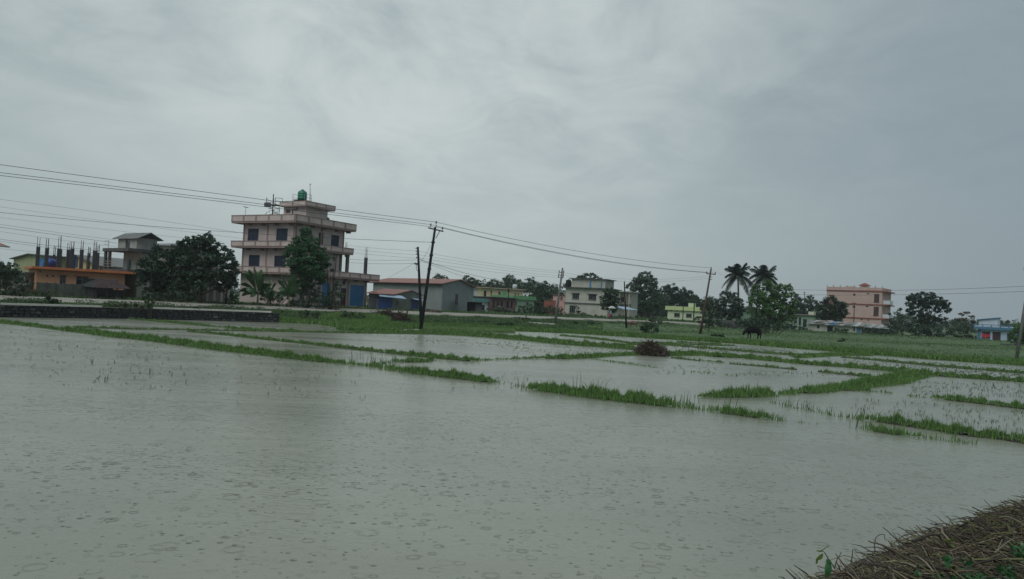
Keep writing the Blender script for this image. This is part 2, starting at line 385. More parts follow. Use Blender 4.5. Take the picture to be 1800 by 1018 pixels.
# ------------------------------------------------------------------ water
def water_mat():
    m = bpy.data.materials.new('muddy rain water'); m.use_nodes = True; t = m.node_tree; n_ = t.nodes; l_ = t.links
    b = n_['Principled BSDF']; b.inputs['Roughness'].default_value = .27; b.inputs['IOR'].default_value = 1.33
    g = n_.new('ShaderNodeNewGeometry')
    def nz(sc, det, sca=(1, 1, 1)):
        mp = n_.new('ShaderNodeMapping'); mp.inputs['Scale'].default_value = sca; l_.new(g.outputs['Position'], mp.inputs[0])
        x = n_.new('ShaderNodeTexNoise'); x.inputs['Scale'].default_value = sc; x.inputs['Detail'].default_value = det
        l_.new(mp.outputs[0], x.inputs['Vector']); return x.outputs[0]
    def rp(v, a, bb, c=0, d=1):
        x = n_.new('ShaderNodeMapRange'); l_.new(v, x.inputs[0]); x.inputs[1].default_value = a; x.inputs[2].default_value = bb
        x.inputs[3].default_value = c; x.inputs[4].default_value = d; return x.outputs[0]
    def ma(op, a, bb, cl=False):
        x = n_.new('ShaderNodeMath'); x.operation = op; x.use_clamp = cl
        for i, v in enumerate((a, bb)):
            if v is None: continue
            if isinstance(v, (int, float)): x.inputs[i].default_value = v
            else: l_.new(v, x.inputs[i])
        return x.outputs[0]
    mx = n_.new('ShaderNodeMix'); mx.data_type = 'RGBA'; l_.new(rp(nz(.12, 5, (1, 1.6, 1)), .35, .65), mx.inputs[0])
    mx.inputs[6].default_value = (.200, .215, .175, 1); mx.inputs[7].default_value = (.25, .266, .22, 1)
    l_.new(mx.outputs[2], b.inputs['Base Color'])
    # rain rings: cells of random radius, each with a short wave train
    def rings(scale, off, fr, gate):
        mp = n_.new('ShaderNodeMapping'); mp.inputs['Location'].default_value = off; mp.inputs['Scale'].default_value = (1, 1, 0); l_.new(g.outputs['Position'], mp.inputs[0])
        v = n_.new('ShaderNodeTexVoronoi'); v.voronoi_dimensions = '2D'; v.inputs['Scale'].default_value = scale; l_.new(mp.outputs[0], v.inputs['Vector'])
        d = v.outputs['Distance']; cr = n_.new('ShaderNodeSeparateXYZ'); l_.new(v.outputs['Color'], cr.inputs[0])
        rad = rp(cr.outputs[0], 0, 1, .04, .36)
        env = ma('SUBTRACT', 1.0, ma('DIVIDE', ma('ABSOLUTE', ma('SUBTRACT', d, rad), None), .10), True)
        wv = ma('SINE', ma('MULTIPLY', d, fr), None)
        on = ma('GREATER_THAN', cr.outputs[1], gate)
        amp = ma('SUBTRACT', 1.0, ma('MULTIPLY', rad, 2.2))
        return ma('MULTIPLY', ma('MULTIPLY', ma('MULTIPLY', env, wv), on), amp)
    def craters(scale, off, gate, rad):
        mp = n_.new('ShaderNodeMapping'); mp.inputs['Location'].default_value = off; mp.inputs['Scale'].default_value = (1, 1, 0); l_.new(g.outputs['Position'], mp.inputs[0])
        v = n_.new('ShaderNodeTexVoronoi'); v.voronoi_dimensions = '2D'; v.inputs['Scale'].default_value = scale; l_.new(mp.outputs[0], v.inputs['Vector'])
        cr = n_.new('ShaderNodeSeparateXYZ'); l_.new(v.outputs['Color'], cr.inputs[0]); q = ma('MULTIPLY', rad, ma('ADD', cr.outputs[2], .35))
        return ma('MULTIPLY', ma('SUBTRACT', 1.0, ma('DIVIDE', v.outputs['Distance'], q), True), ma('GREATER_THAN', cr.outputs[1], gate))
    c1 = craters(3.0, (2.2, 7.7, 0), .62, .10); c2 = craters(4.3, (8.2, 1.7, 0), .66, .12)
    r1 = rings(4.2, (.3, .8, 0), 60, .8); r2 = rings(8.5, (5.1, 2.2, 0), 45, .8); r3 = rings(2.6, (9.1, 3.3, 0), 80, .86)
    fine = nz(9, 3, (.8, 1.5, 1)); mid = nz(1.6, 4, (.5, 1.5, 1))
    h = ma('ADD', ma('ADD', ma('MULTIPLY', r1, .006), ma('MULTIPLY', r2, .004)), ma('MULTIPLY', r3, .006))
    h = ma('ADD', h, ma('ADD', ma('MULTIPLY', fine, .010), ma('MULTIPLY', mid, .012)))
    h = ma('SUBTRACT', h, ma('ADD', ma('MULTIPLY', c1, .026), ma('MULTIPLY', c2, .016)))
    l_.new(rp(nz(.5, 5, (.12, 1, 1)), .35, .7, .14, .27), b.inputs['Roughness'])
    bp = n_.new('ShaderNodeBump'); bp.inputs['Strength'].default_value = 1.0; bp.inputs['Distance'].default_value = 1.0
    l_.new(h, bp.inputs['Height']); l_.new(bp.outputs[0], b.inputs['Normal'])
    return m
WATER = water_mat()
wm = MB(); wm.quad((-400, -30, 0), (600, -30, 0), (600, 260, 0), (-400, 260, 0))
tag(wm.build('water', WATER), kind='structure')

# ------------------------------------------------------------------ blades and leaves
def blades(P, h, w, lean, curl=.35):
    """P (n,3) roots; h,w (n,) -> verts, tris: a bent tapering blade each"""
    n = len(P); a = rng.uniform(0, 2 * np.pi, n); l = rng.normal(0, 1, n) * lean
    d = np.stack([np.cos(a), np.sin(a), np.zeros(n)], 1); az = rng.uniform(-1.1, 1.1, n)
    s = np.stack([np.cos(az), np.sin(az), np.zeros(n)], 1)      # blade width mostly across
    h = h[:, None]; w = w[:, None]; l = np.abs(l)[:, None]
    upv = np.array([[0, 0, 1.0]])
    m = P + upv * h * .55 + d * h * l * .35
    t = P + upv * h * (1 - l * curl) + d * h * l
    V = np.stack([P - s * w * .5, P + s * w * .5, m + s * w * .42, m - s * w * .42, t], 1).reshape(-1, 3)
    b = (np.arange(n) * 5)[:, None]
    T = np.concatenate([b + [[0, 1, 2]], b + [[0, 2, 3]], b + [[3, 2, 4]]], 1).reshape(-1, 3)
    return V, T
def leaf_quads(C, L_, upb=.35, droop=.0):
    n = len(C); nrm = rng.normal(0, 1, (n, 3)); nrm[:, 2] = np.abs(nrm[:, 2]) + upb; nrm /= np.linalg.norm(nrm, axis=1)[:, None]
    q = rng.normal(0, 1, (n, 3)); q[:, 2] -= droop; a = np.cross(nrm, q); a /= np.linalg.norm(a, axis=1)[:, None] + 1e-9; b = np.cross(nrm, a)
    l = (L_ * rng.uniform(.6, 1.3, n))[:, None]; wd = l * rng.uniform(.38, .6, n)[:, None]
    V = np.stack([C - a * l * .5, C - b * wd * .5 + nrm * l * .08, C + a * l * .5, C + b * wd * .5 + nrm * l * .08], 1).reshape(-1, 3)
    Fc = (np.arange(n) * 4)[:, None] + [[0, 1, 2, 3]]
    return V, Fc
def crown_points(blobs, dens, sub=9, tight=.36, flat=.8):
    out = []
    for c, r in blobs:
        ns = max(4, int(sub * rng.uniform(.8, 1.3)))
        u = rng.normal(0, 1, (ns, 3)); u /= np.linalg.norm(u, axis=1)[:, None]
        sc = np.array(c) + u * r * (rng.uniform(.25, .95, ns) ** .6)[:, None] * [1, 1, flat]
        nl = max(6, int(dens * r * r / ns))
        for k in range(ns):
            v = rng.normal(0, 1, (nl, 3)); v /= np.linalg.norm(v, axis=1)[:, None]
            rr = r * tight * rng.uniform(.7, 1.25)
            out.append(sc[k] + v * rr * (rng.uniform(0.1, 1.12, nl) ** .5)[:, None] * [1, 1, flat * .9])
    return np.concatenate(out)
def make_tree(name, label, cat, base, d, blobs, m, leaf=.26, dens=330, trunk=.16, bark=None, group=None, sub=9, tight=.36, depth=.9, limbs=True, droop=0., stem_px=None, flat=.8, upb=.35):
    """blobs in sight-line pixels (px,py,r) placed at depth d"""
    g = on_ground(base, d); root = empty(name, g, 0, label, cat, group)
    B = []
    R_ = max(b[2] for b in blobs) * d / F
    for b in blobs:
        dd = d + random.uniform(-1, 1) * R_ * depth
        p = D(b[0], b[1], d); p = D(b[0], b[1], dd) if dd > 5 else p
        B.append((p - g, b[2] * d / F))
    zs = [c.z for c, r in B]; lo = min(c.z - r * .5 for c, r in B)
    cen = sum((c for c, r in B), Vector()) / len(B)
    mb = MB()
    top = cen.copy(); top.z = max(cen.z, lo)
    n = 7; pts = []; rad = []
    for i in range(n):
        t = i / (n - 1)
        pts.append(Vector((top.x * t * t + random.uniform(-.07, .07) * (i > 0), top.y * t * .5, top.z * t))); rad.append(trunk * (1 - .72 * t) * (1.25 if i == 0 else 1))
    mb.tube(pts, rad, 7)
    tr = mb.build('trunk', bark or BARK, root, True)
    if limbs:
        lb = MB()
        for c, r in B:
            k = min(n - 2, max(1, int((min(c.z, top.z) / max(top.z, .1)) * (n - 1) * .6)))
            s0 = pts[k]; mid = s0.lerp(c, .55) + Vector((random.uniform(-.2, .2), 0, -.12 * (c - s0).length * .5))
            lb.tube([s0, mid, c], [rad[k] * .55, rad[k] * .33, rad[k] * .12], 5)
            for q in range(3):
                e = c + Vector((random.uniform(-1, 1), random.uniform(-1, 1), random.uniform(-.3, 1))) * r * .8
                lb.tube([mid.lerp(c, .6), e], [rad[k] * .2, .012], 4, False)
        lb.build('limbs', bark or BARK, root, True)
    P = crown_points([(tuple(c), r * (1.25 if leaf < .33 else 1.42)) for c, r in B], dens / (leaf / .26) ** 2 * 2.1, int(sub * 3), tight * .72, flat)
    P = P[P[:, 2] > .05]
    V, Fc = leaf_quads(P, leaf * 1.1, upb, droop)
    fast_mesh('crown', V, Fc, m, root)
    return root
def make_bush(name, label, cat, base, d, blobs, m, leaf=.16, dens=420, group=None, droop=0., sub=8, tight=.4):
    g = on_ground(base, d); root = empty(name, g, 0, label, cat, group); B = []
    for b in blobs:
        dd = d + random.uniform(-.4, .4) * b[2] * d / F
        B.append((D(b[0], b[1], dd) - g, b[2] * d / F))
    mb = MB()
    for c, r in B:
        for q in range(4):
            e = c + Vector((random.uniform(-1, 1), random.uniform(-1, 1), random.uniform(-.2, .9))) * r * .9
            s = Vector((c.x * .4 + random.uniform(-.1, .1), c.y * .4, -.05))
            mb.tube([s, s.lerp(e, .5) + Vector((0, 0, .1 * r)), e], [.03, .02, .008], 4, False)
    mb.build('stems', BARK, root)
    P = crown_points([(tuple(c), r * 1.05) for c, r in B], dens / (leaf / .2) ** 2 * 1.8, int(sub * 1.5), tight, .85); P = P[P[:, 2] > .0]
    V, Fc = leaf_quads(P, leaf * 1.2, .3, droop); fast_mesh('foliage', V, Fc, m, root)
    return root

# ------------------------------------------------------------------ bunds between the paddies
# each: list of (px, py, half width m, grass 0..1, blade height m)
BUNDS = [
 # the long bund of the nearest paddy
 [(-260, 548, .55, .9, .25), (0, 566.5, .5, .9, .22), (60, 573, .42, .9, .22), (100, 578.5, .28, .6, .18), (112, 580, .35, .9, .24), (150, 584, .45, 1, .27), (200, 591, .5, 1, .3), (260, 597, .5, 1, .3), (330, 606, .5, 1, .3), (400, 615.5, .5, 1, .3),
  (460, 622, .5, 1, .3), (520, 630, .42, 1, .28), (565, 635, .35, 1, .28), (600, 639, .28, .45, .26), (640, 642, .25, .40, .27), (668, 645, .35, .30, .3), (690, 649, .35, .5, .3), (730, 655, .35, .75, .3), (780, 661, .4, 1, .3), (830, 667, .4, 1, .3), (858, 671, .3, .9, .28), (872, 673, .2, .25, .25), (890, 674, .15, .10, .25)],
 [(905, 678, .05, .02, .25), (930, 682, .18, .3, .25), (950, 685, .35, 1, .3), (1000, 691, .5, 1, .34), (1060, 699, .52, 1, .36), (1120, 706, .5, 1, .38), (1165, 712, .42, 1, .36), (1180, 714, .3, .4, .33), (1220, 718, .3, .18, .3), (1255, 721, .25, .2, .28), (1270, 724, .3, .8, .34), (1300, 728, .3, .8, .36), (1330, 733, .25, .65, .3), (1355, 736, .2, .5, .28), (1372, 739, .15, .12, .25), (1440, 745, .12, .07, .2)],
 [(1525, 752, .15, .10, .3), (1540, 757, .25, .55, .28), (1580, 763, .25, .6, .28), (1620, 768, .2, .45, .25), (1640, 771, .15, .12, .22), (1670, 775, .22, .5, .25), (1705, 779, .2, .35, .22), (1720, 781, .1, .05, .2)],
 [(1355, 707, .2, .12, .25), (1400, 717, .2, .14, .24), (1440, 724, .2, .10, .24), (1470, 731, .2, .14, .25), (1510, 736, .2, .22, .26), (1545, 740, .28, .8, .27), (1600, 748, .32, 1, .3), (1650, 755, .32, 1, .3), (1700, 764, .34, 1, .31), (1750, 769, .25, .8, .28), (1800, 777, .3, .9, .34), (1900, 792, .3, .9, .3)],
 [(225, 560.5, .2, .7, .14), (300, 567, .38, .95, .2), (360, 572.5, .3, .95, .18), (372, 574.5, .12, .5, .12), (400, 576.5, .3, .9, .2), (450, 580, .35, .95, .2), (520, 582, .3, .9, .2)],
 [(128, 575, .12, .8, .14), (180, 576.5, .2, .9, .2), (240, 578.5, .18, .8, .16), (330, 580, .14, .7, .16), (450, 582, .2, .9, .16), (560, 584, .2, .9, .16), (640, 585.5, .3, 1, .2), (738, 586, .9, 1, .36), (800, 588, 1.1, 1, .4), (860, 592, 1.1, 1, .4), (930, 598, 1.0, 1, .4), (1000, 605, .95, 1, .38), (1070, 610, .85, 1, .38), (1115, 614, .8, 1, .38)],
 [(330, 582.5, .14, .8, .16), (400, 589, .2, .9, .18), (450, 595, .22, .9, .2), (520, 602, .22, .9, .2), (600, 611, .22, .9, .2), (680, 620, .2, .9, .2), (730, 625, .3, 1, .24), (790, 631, .35, 1, .3), (824, 634, .3, .9, .28), (840, 633.5, .12, .3, .2), (900, 631, .12, .35, .22), (960, 629.5, .2, .7, .25), (985, 630, .35, 1, .26), (1030, 628.5, .35, 1, .26), (1060, 626, .3, .9, .24), (1100, 624, .3, .9, .24), (1150, 622, .4, 1, .3)],
 [(650, 642, .15, .2, .3), (690, 636.5, .2, .35, .24), (715, 636, .25, .9, .24), (750, 635, .25, .9, .24), (760, 633, .1, .2, .2)],
 [(1040, 631, .1, .3, .14), (1085, 637, .12, .5, .16), (1130, 643, .12, .5, .14), (1155, 646, .08, .3, .1)],
 [(1200, 652, .1, .35, .1), (1250, 656, .1, .45, .1)], [(1275, 659, .12, .4, .16), (1300, 661, .08, .3, .1)],
 [(1170, 624, .7, 1, .3), (1230, 623, .6, 1, .3), (1265, 627, .6, 1, .3), (1300, 628, .55, 1, .3), (1360, 634, .55, 1, .3), (1420, 640, .5, 1, .3), (1490, 645, .5, 1, .3), (1560, 651, .5, 1, .3), (1620, 657, .6, 1, .35), (1660, 661, .5, 1, .3), (1700, 664, .42, 1, .28), (1760, 668, .42, 1, .28), (1800, 671, .42, 1, .28), (1950, 682, .42, 1, .28)],
 [(1180, 629, .15, .7, .18), (1230, 634, .15, .7, .18), (1272, 638, .12, .5, .15)], [(1283, 639, .12, .6, .18), (1330, 643, .15, .7, .2), (1400, 649.5, .14, .7, .16)], [(1438, 653, .12, .7, .14), (1500, 659, .2, .9, .2), (1530, 663, .2, .9, .2)],
 [(1625, 659, .5, 1, .34), (1590, 664, .6, 1, .36), (1560, 671, .7, 1, .38), (1530, 676, .6, 1, .36), (1500, 680, .45, .9, .34), (1470, 683, .4, .8, .3), (1440, 688, .35, .8, .3), (1410, 690, .4, .8, .32)], [(1400, 690, .3, .5, .3), (1380, 693, .3, .5, .3), (1370, 694, .15, .2, .25)],
 [(1352, 694, .3, .7, .3), (1320, 696, .42, 1, .38), (1290, 696, .4, 1, .36), (1265, 697, .3, .8, .3), (1232, 698, .2, .4, .25)], [(1460, 684, .25, .7, .25), (1500, 686, .3, .8, .25), (1530, 688, .2, .5, .2), (1570, 692, .1, .3, .15)],
 [(1595, 695, .08, .25, .16), (1640, 699, .15, .5, .2), (1665, 702, .28, .9, .24), (1700, 706, .3, .95, .25), (1760, 713, .3, .95, .25), (1800, 718, .3, .95, .25), (1950, 735, .3, .9, .25)],
 [(985, 590, .22, 1, .16), (1030, 594, .28, 1, .18), (1075, 599, .3, 1, .18), (1105, 603, .2, .9, .15), (1180, 603.5, .3, .9, .18), (1240, 607, .2, .9, .16), (1290, 607.5, .15, .8, .14)],
 [(1085, 606, .14, .8, .14), (1180, 606.5, .3, 1, .18), (1240, 612, .3, 1, .16), (1300, 617, .3, 1, .16), (1350, 621, .28, 1, .16), (1415, 625.5, .4, 1, .2)],
 [(1190, 601, .15, .9, .14), (1270, 605.5, .2, .9, .16)],
 [(1400, 628, .5, 1, .22), (1440, 625.5, .6, 1, .26), (1480, 624, .5, 1, .24), (1530, 625, .4, 1, .2)], [(1480, 628, .2, .9, .16), (1550, 634, .3, .95, .18), (1620, 641, .3, .95, .18), (1700, 648, .3, .95, .2), (1800, 656, .3, .95, .2), (1950, 668, .3, .95, .2)],
 [(760, 576.5, .5, 1, .24), (800, 580, .3, 1, .18), (860, 583.5, .14, .8, .12)], [(640, 589, .1, .15, .08), (680, 591, .1, .3, .08), (700, 592, .1, .1, .08)], [(830, 602, .08, .2, .08), (900, 609, .08, .3, .08), (930, 612, .1, .4, .08)],
]
def bunds():
    VV, TT, off = [], [], 0; SV, SF, so_ = [], [], 0
    for B in BUNDS:
        pts = [G(a, b, 0.02) for a, b, *_ in B]
        # earth ridge
        for (p, a), (q, b) in zip(zip(pts, B), zip(pts[1:], B[1:])):
            L_ = (q - p).length; n = max(1, int(L_ / .8)); t_ = (q - p).normalized(); s_ = Vector((-t_.y, t_.x, 0))
            dist = p.length
            for i in range(n):
                f0, f1 = i / n, (i + 1) / n
                # grass
                hw = a[2] + (b[2] - a[2]) * (f0 + f1) / 2; den = a[3] + (b[3] - a[3]) * (f0 + f1) / 2; bh = a[4] + (b[4] - a[4]) * (f0 + f1) / 2
                patch = .75 + .25 * math.sin(p.x * 3 + i * 1.7) ; w = max(.011, dist * .00085) ; seg = L_ / n
                cnt = int(seg * hw * 2 * 6.2 * den ** 1.25 * patch / (w * .25)) if den > .04 else int(seg * 3)
                cnt = max(cnt, int(seg * 2))
                u = rng.uniform(f0, f1, cnt); s = np.clip(rng.normal(0, .5, cnt), -1.15, 1.15) * hw
                P = np.array(p)[None] + np.outer(u, np.array(q - p)) + np.outer(s, np.array(s_)); P[:, 2] = -.02 + .09 * den * np.exp(-(s / hw) ** 2)
                cl = .68 + .36 * np.sin(u * L_ * 2.9 + p.x) * np.sin(u * L_ * 7.1 + p.y) + .12 * np.sin(u * L_ * 17 + s * 9)
                h = bh * rng.uniform(.45, 1.2, cnt) * cl * (1 - .35 * (np.abs(s) / hw)); tall = rng.random(cnt) < .03; h[tall] *= 1.45
                V, T = blades(P, h, w * rng.uniform(.7, 1.3, cnt), .34); VV.append(V); TT.append(T + off); off += len(V)
            if min(a[3], b[3]) > .5:
                for k, (pp, A) in enumerate(((p, a), (q, b))):
                    for sd_, zz in ((-1.05, -.06), (-.5, .035), (.5, .035), (1.05, -.06)):
                        v = pp + s_ * A[2] * sd_ * .8; SV.append((v.x, v.y, zz))
                o = so_
                for j in range(3): SF.append((o + j, o + j + 1, o + 5 + j, o + 4 + j))
                so_ += 8
    tag(fast_mesh('earth_bund', np.array(SV), np.array(SF), SOIL_D), kind='structure')
    tag(fast_mesh('bund_grass', np.concatenate(VV), np.concatenate(TT), GRASS_B), 'green grass growing in strips on the bunds between flooded paddies', 'grass', kind='stuff')
bunds()

# tall thin reed-like stalks on the bund near the middle
def tall_grass():
    VV, TT, off = [], [], 0
    for px, py, n, h in ((622, 641, 3, .75), (640, 640, 3, .7), (662, 640, 7, .65), (670, 642, 5, .5), (918, 680, 3, .4), (1012, 688, 4, .75), (1050, 694, 5, .75), (1035, 692, 3, .6), (1285, 722, 4, .6), (1462, 729, 5, .42), (1512, 735, 5, .45), (1505, 752, 4, .42), (1762, 772, 5, .5), (975, 628, 3, .5), (1195, 711, 5, .5), (1215, 717, 6, .45), (1390, 716, 9, .35), (1415, 719, 9, .35), (1425, 722, 7, .3)):
        g = G(px, py, 0); P = np.array(g)[None] + rng.normal(0, .12, (n, 3)) * [1, 1, 0]
        V, T = blades(P, np.full(n, h) * rng.uniform(.6, 1.1, n), np.full(n, .018), .4); VV.append(V); TT.append(T + off); off += len(V)
    tag(fast_mesh('reed_stalks', np.concatenate(VV), np.concatenate(TT), WEED), 'thin tall grass stalks standing out of the bund tufts', 'grass', kind='stuff')
tall_grass()

# rice seedlings poking out of the water
def seedlings():
    VV, TT, off = [], [], 0
    def add(px0, px1, y0f, y1f, n, h, w, skew=1.0, clump=0):
        nonlocal off
        px = rng.uniform(px0, px1, n); t = rng.uniform(0, 1, n) ** skew; P = []
        for a, b in zip(px, t):
            y = y0f(a) + (y1f(a) - y0f(a)) * b; g = G(a, y, -.01); k = random.choice((1, 2, 2, 3)) if not clump else clump
            P += [(g.x + random.gauss(0, .035), g.y + random.gauss(0, .035), -.01) for _ in range(k)]
        P = np.array(P); k = len(P); d = np.hypot(P[:, 0], P[:, 1])
        V, T = blades(P, h * rng.uniform(.4, 1.25, k), np.maximum(w, d * .0006) * rng.uniform(.6, 1.2, k), .75, .6); VV.append(V); TT.append(T + off); off += len(V)
    b1 = lambda x: np.interp(x, [0, 100, 200, 300, 400, 500, 600], [574, 583, 597, 605, 621, 633, 645])
    add(0, 560, b1, lambda x: b1(x) + 55, 700, .06, .008, 1.8)
    add(0, 300, b1, lambda x: 690, 130, .08, .008)
    add(160, 330, lambda x: 632, lambda x: 690, 26, .22, .02)
    add(380, 640, lambda x: 640, lambda x: 720, 50, .12, .010)
    add(700, 900, lambda x: 590 + (x - 700) * .06, lambda x: 600 + (x - 700) * .06, 170, .09, .014)
    add(560, 730, lambda x: 572 + (x - 560) * .06, lambda x: 583, 300, .14, .03)
    add(900, 1120, lambda x: 602 + (x - 900) * .07, lambda x: 622, 240, .09, .016)
    add(1140, 1460, lambda x: 600 + (x - 1140) * .07, lambda x: 612 + (x - 1140) * .06, 500, .10, .02)
    add(1100, 1400, lambda x: 597 + (x - 1100) * .06, lambda x: 606 + (x - 1100) * .065, 350, .10, .02)
    add(1480, 1800, lambda x: 626 + (x - 1480) * .067, lambda x: 642 + (x - 1480) * .068, 600, .11, .02)
    add(1430, 1800, lambda x: 634 + (x - 1430) * .068, lambda x: 643 + (x - 1430) * .07, 300, .12, .03)
    add(1600, 1800, lambda x: 672, lambda x: 700, 260, .12, .014)
    add(1500, 1800, lambda x: 700 + (x - 1500) * .07, lambda x: 745 + (x - 1500) * .08, 260, .13, .012)
    add(1300, 1500, lambda x: 655, lambda x: 662, 60, .12, .014)
    add(1150, 1260, lambda x: 640, lambda x: 660, 60, .1, .014)
    add(700, 930, lambda x: 655, lambda x: 690, 60, .12, .012)
    tag(fast_mesh('rice_seedlings', np.concatenate(VV), np.concatenate(TT), WEED), 'sparse rice seedlings poking out of the flooded paddies', 'rice seedlings', kind='stuff')
seedlings()

# ------------------------------------------------------------------ grass of the raised field and verges
def field_grass():
    n = 120000
    r = rng.uniform(-.78, .78, n); f = rng.uniform(0, 1, n) ** 1.25
    y0, y1 = yE(r), yR(r); y = y0 + .1 + f * (y1 - y0 - .2); x = r * y
    left = r < -.31
    z = zt(x, y) - .03
    cl = .6 + .4 * np.sin(x * 1.9 + np.sin(y * 1.3)) * np.sin(y * 2.3 + x * .7)
    h = np.where(left, .16, .20 + .14 * sm((r - .1) / .2)) * rng.uniform(.4, 1.3, n) * (cl + .35); h = np.where((r < .3) & (f > .7), h * .55, h); band = .55 + .45 * np.sin(f * 23 + np.sin(x * .15)) ; h = np.where(r > .12, h * (.20 + .26 * band), h)
    # rough tall band on the far side of the right-hand field
    wild = (r > .2) & (f > .45) & (f < .85); h[wild] *= 1.25
    keep = ~(left & (f < .12)); x, y, z, h = x[keep], y[keep], z[keep], h[keep]
    V, T = blades(np.stack([x, y, z], 1), h, y * np.where(r[keep] > .12, .0010, .0013) * rng.uniform(.6, 1.4, len(y)), .5)
    ff = (y - yE(x / y)) / (yR(x / y) - yE(x / y)); lt = (x / y > .1) & ((np.abs(ff - .40 + .02 * np.sin(x * .2)) < .09) | (np.abs(ff - .16) < .05) | (np.abs(ff - .7) < .06)) & (rng.random(len(x)) < .5)
    li = np.repeat(lt, 5); T3 = T.reshape(-1, 3); own = T3[:, 0] // 5; Tl, T = T3[lt[own]], T3[~lt[own]]
    tag(fast_mesh('mown_grass', V, Tl, GRASS_L), 'paler short grass strips across the right-hand field', 'grass', kind='stuff')
    tag(fast_mesh('field_grass', V, T, GRASS_F), 'rough green grass on the raised ground between water and road', 'grass', kind='stuff')
    # front rim, thicker
    n = 34000; r = rng.uniform(-.30, .8, n); y = yE(r) + rng.uniform(-.15, 2.2, n); x = r * y
    V, T = blades(np.stack([x, y, np.maximum(zt(x, y), 0) - .02], 1), .34 * rng.uniform(.5, 1.25, n), y * .0011 * rng.uniform(.6, 1.4, n), .4)
    tag(fast_mesh('bank_grass', V, T, GRASS_B), 'dense grass along the low bank at the water edge', 'grass', kind='stuff')
    # beyond the road
    n = 16000; r = rng.uniform(-.75, .40, n); y = yR(r) + rw(r) + .3 + rng.uniform(0, 1, n) ** 1.6 * 26; x = r * y
    V, T = blades(np.stack([x, y, zt(x, y) - .02], 1), .3 * rng.uniform(.4, 1.4, n), y * .0016 * rng.uniform(.6, 1.4, n), .5)
    tag(fast_mesh('verge_grass', V, T, GRASS_F), 'grass on the far verge behind the road', 'grass', kind='stuff')
    # the bright seedbed strip behind the pole
    n = 9000; px = rng.uniform(742, 905, n); py = 573.5 + rng.uniform(0, 1, n) * 5.2 + (px - 742) * .028
    P = np.array([tuple(G(a, b, .14)) for a, b in zip(px, py)]); P[:, 2] = np.maximum(zt(P[:, 0], P[:, 1]), .05)
    V, T = blades(P, .24 * rng.uniform(.7, 1.15, n), P[:, 1] * .001 * rng.uniform(.6, 1.3, n), .25)
    tag(fast_mesh('rice_seedbed', V, T, GRASS_L), 'bright green bed of young rice behind the leaning pole', 'rice seedlings', kind='stuff')
    # low broad-leaved weeds along the wall top and verge
    n = 60000; r = rng.uniform(-.72, .22, n); y1 = yR(r); y = y1 - .9 - rng.uniform(0, 8.5, n) * np.where(r > -.31, 1.5, 1.0); x = r * y
    msk = (np.sin(x * .9 + 1) * np.sin(y * .7) + np.sin(x * 2.3) * .5) > -.15; x, y = x[msk], y[msk]; ok = y > yE(x / y) + .8; x, y = x[ok], y[ok]
    P = np.stack([x, y, zt(x, y) + rng.uniform(0, 1, len(x)) * np.where(x / y < -.3, .5, .32) * (.6 + .4 * np.sin(x * 1.3))], 1)
    V, Q = leaf_quads(P, .17, .5); tag(fast_mesh('verge_weeds', V, Q, WEED), 'low leafy weeds along the near side of the road', 'weeds', kind='stuff')
field_grass()
# ------------------------------------------------------------------ frames for buildings: local x along the front, y away, z up from the ground
class Fr:
    def __init__(s, pxl, dl, pxr, dr, z0=None, py=530):
        a = D(pxl, py, dl); b = D(pxr, py, dr); s.o = Vector((a.x, a.y, 0)); v = Vector((b.x - a.x, b.y - a.y, 0)); s.w = v.length
        s.ang = math.atan2(v.y, v.x); s.ux = v.normalized(); s.uy = Vector((-s.ux.y, s.ux.x, 0))
        m = s.o + s.ux * s.w * .5
        s.o.z = gz(m) if z0 is None else z0
    def _hit(s, px, py, o, n, u):
        d = ray(px, py); c = Vector((0, 0, CAMZ)); t = (o - c).dot(n) / d.dot(n); p = c + d * t - s.o
        return p.dot(u), p.z
    def pf(s, px, py, y=0.0): return s._hit(px, py, s.o + s.uy * y, s.uy, s.ux)          # front plane -> (x, z)
    def pl(s, px, py, x=0.0): return s._hit(px, py, s.o + s.ux * x, s.ux, s.uy)          # side plane -> (y, z)
    def rect(s, px0, py0, px1, py1, y=0.0, side=False):                                   # pixel box -> (u0,u1,z0,z1)
        cx, cy = (px0 + px1) / 2, (py0 + py1) / 2; f = (lambda a, b: s.pl(a, b, y)) if side else (lambda a, b: s.pf(a, b, y))
        u0, u1 = f(px0, cy)[0], f(px1, cy)[0]; z0, z1 = f(cx, py1)[1], f(cx, py0)[1]
        return min(u0, u1), max(u0, u1), z0, z1
    def thing(s, name, label, cat, group=None): return empty(name, s.o, s.ang, label, cat, group)

def wall_face(mb, u0, u1, z0, z1, holes, t=.2, base=0.0, side=False, sgn=1):
    """a wall panel with real openings: in plane y=base (or x=base), thickness t inward"""
    us = sorted({u0, u1, *[h[0] for h in holes], *[h[1] for h in holes]}); zs = sorted({z0, z1, *[h[2] for h in holes], *[h[3] for h in holes]})
    us = [u for u in us if u0 <= u <= u1]; zs = [z for z in zs if z0 <= z <= z1]
    for a, b in zip(us, us[1:]):
        run = None
        for c, d in zip(zs, zs[1:]):
            m, k = (a + b) / 2, (c + d) / 2
            hole = any(h[0] < m < h[1] and h[2] < k < h[3] for h in holes)
            if not hole: run = [run[0], d] if run else [c, d]
            if hole or d == zs[-1]:
                if run:
                    q0, q1 = sorted((base, base + t * sgn))
                    if side: mb.box(q0, q1, a, b, run[0], run[1])
                    else: mb.box(a, b, q0, q1, run[0], run[1])
                run = None
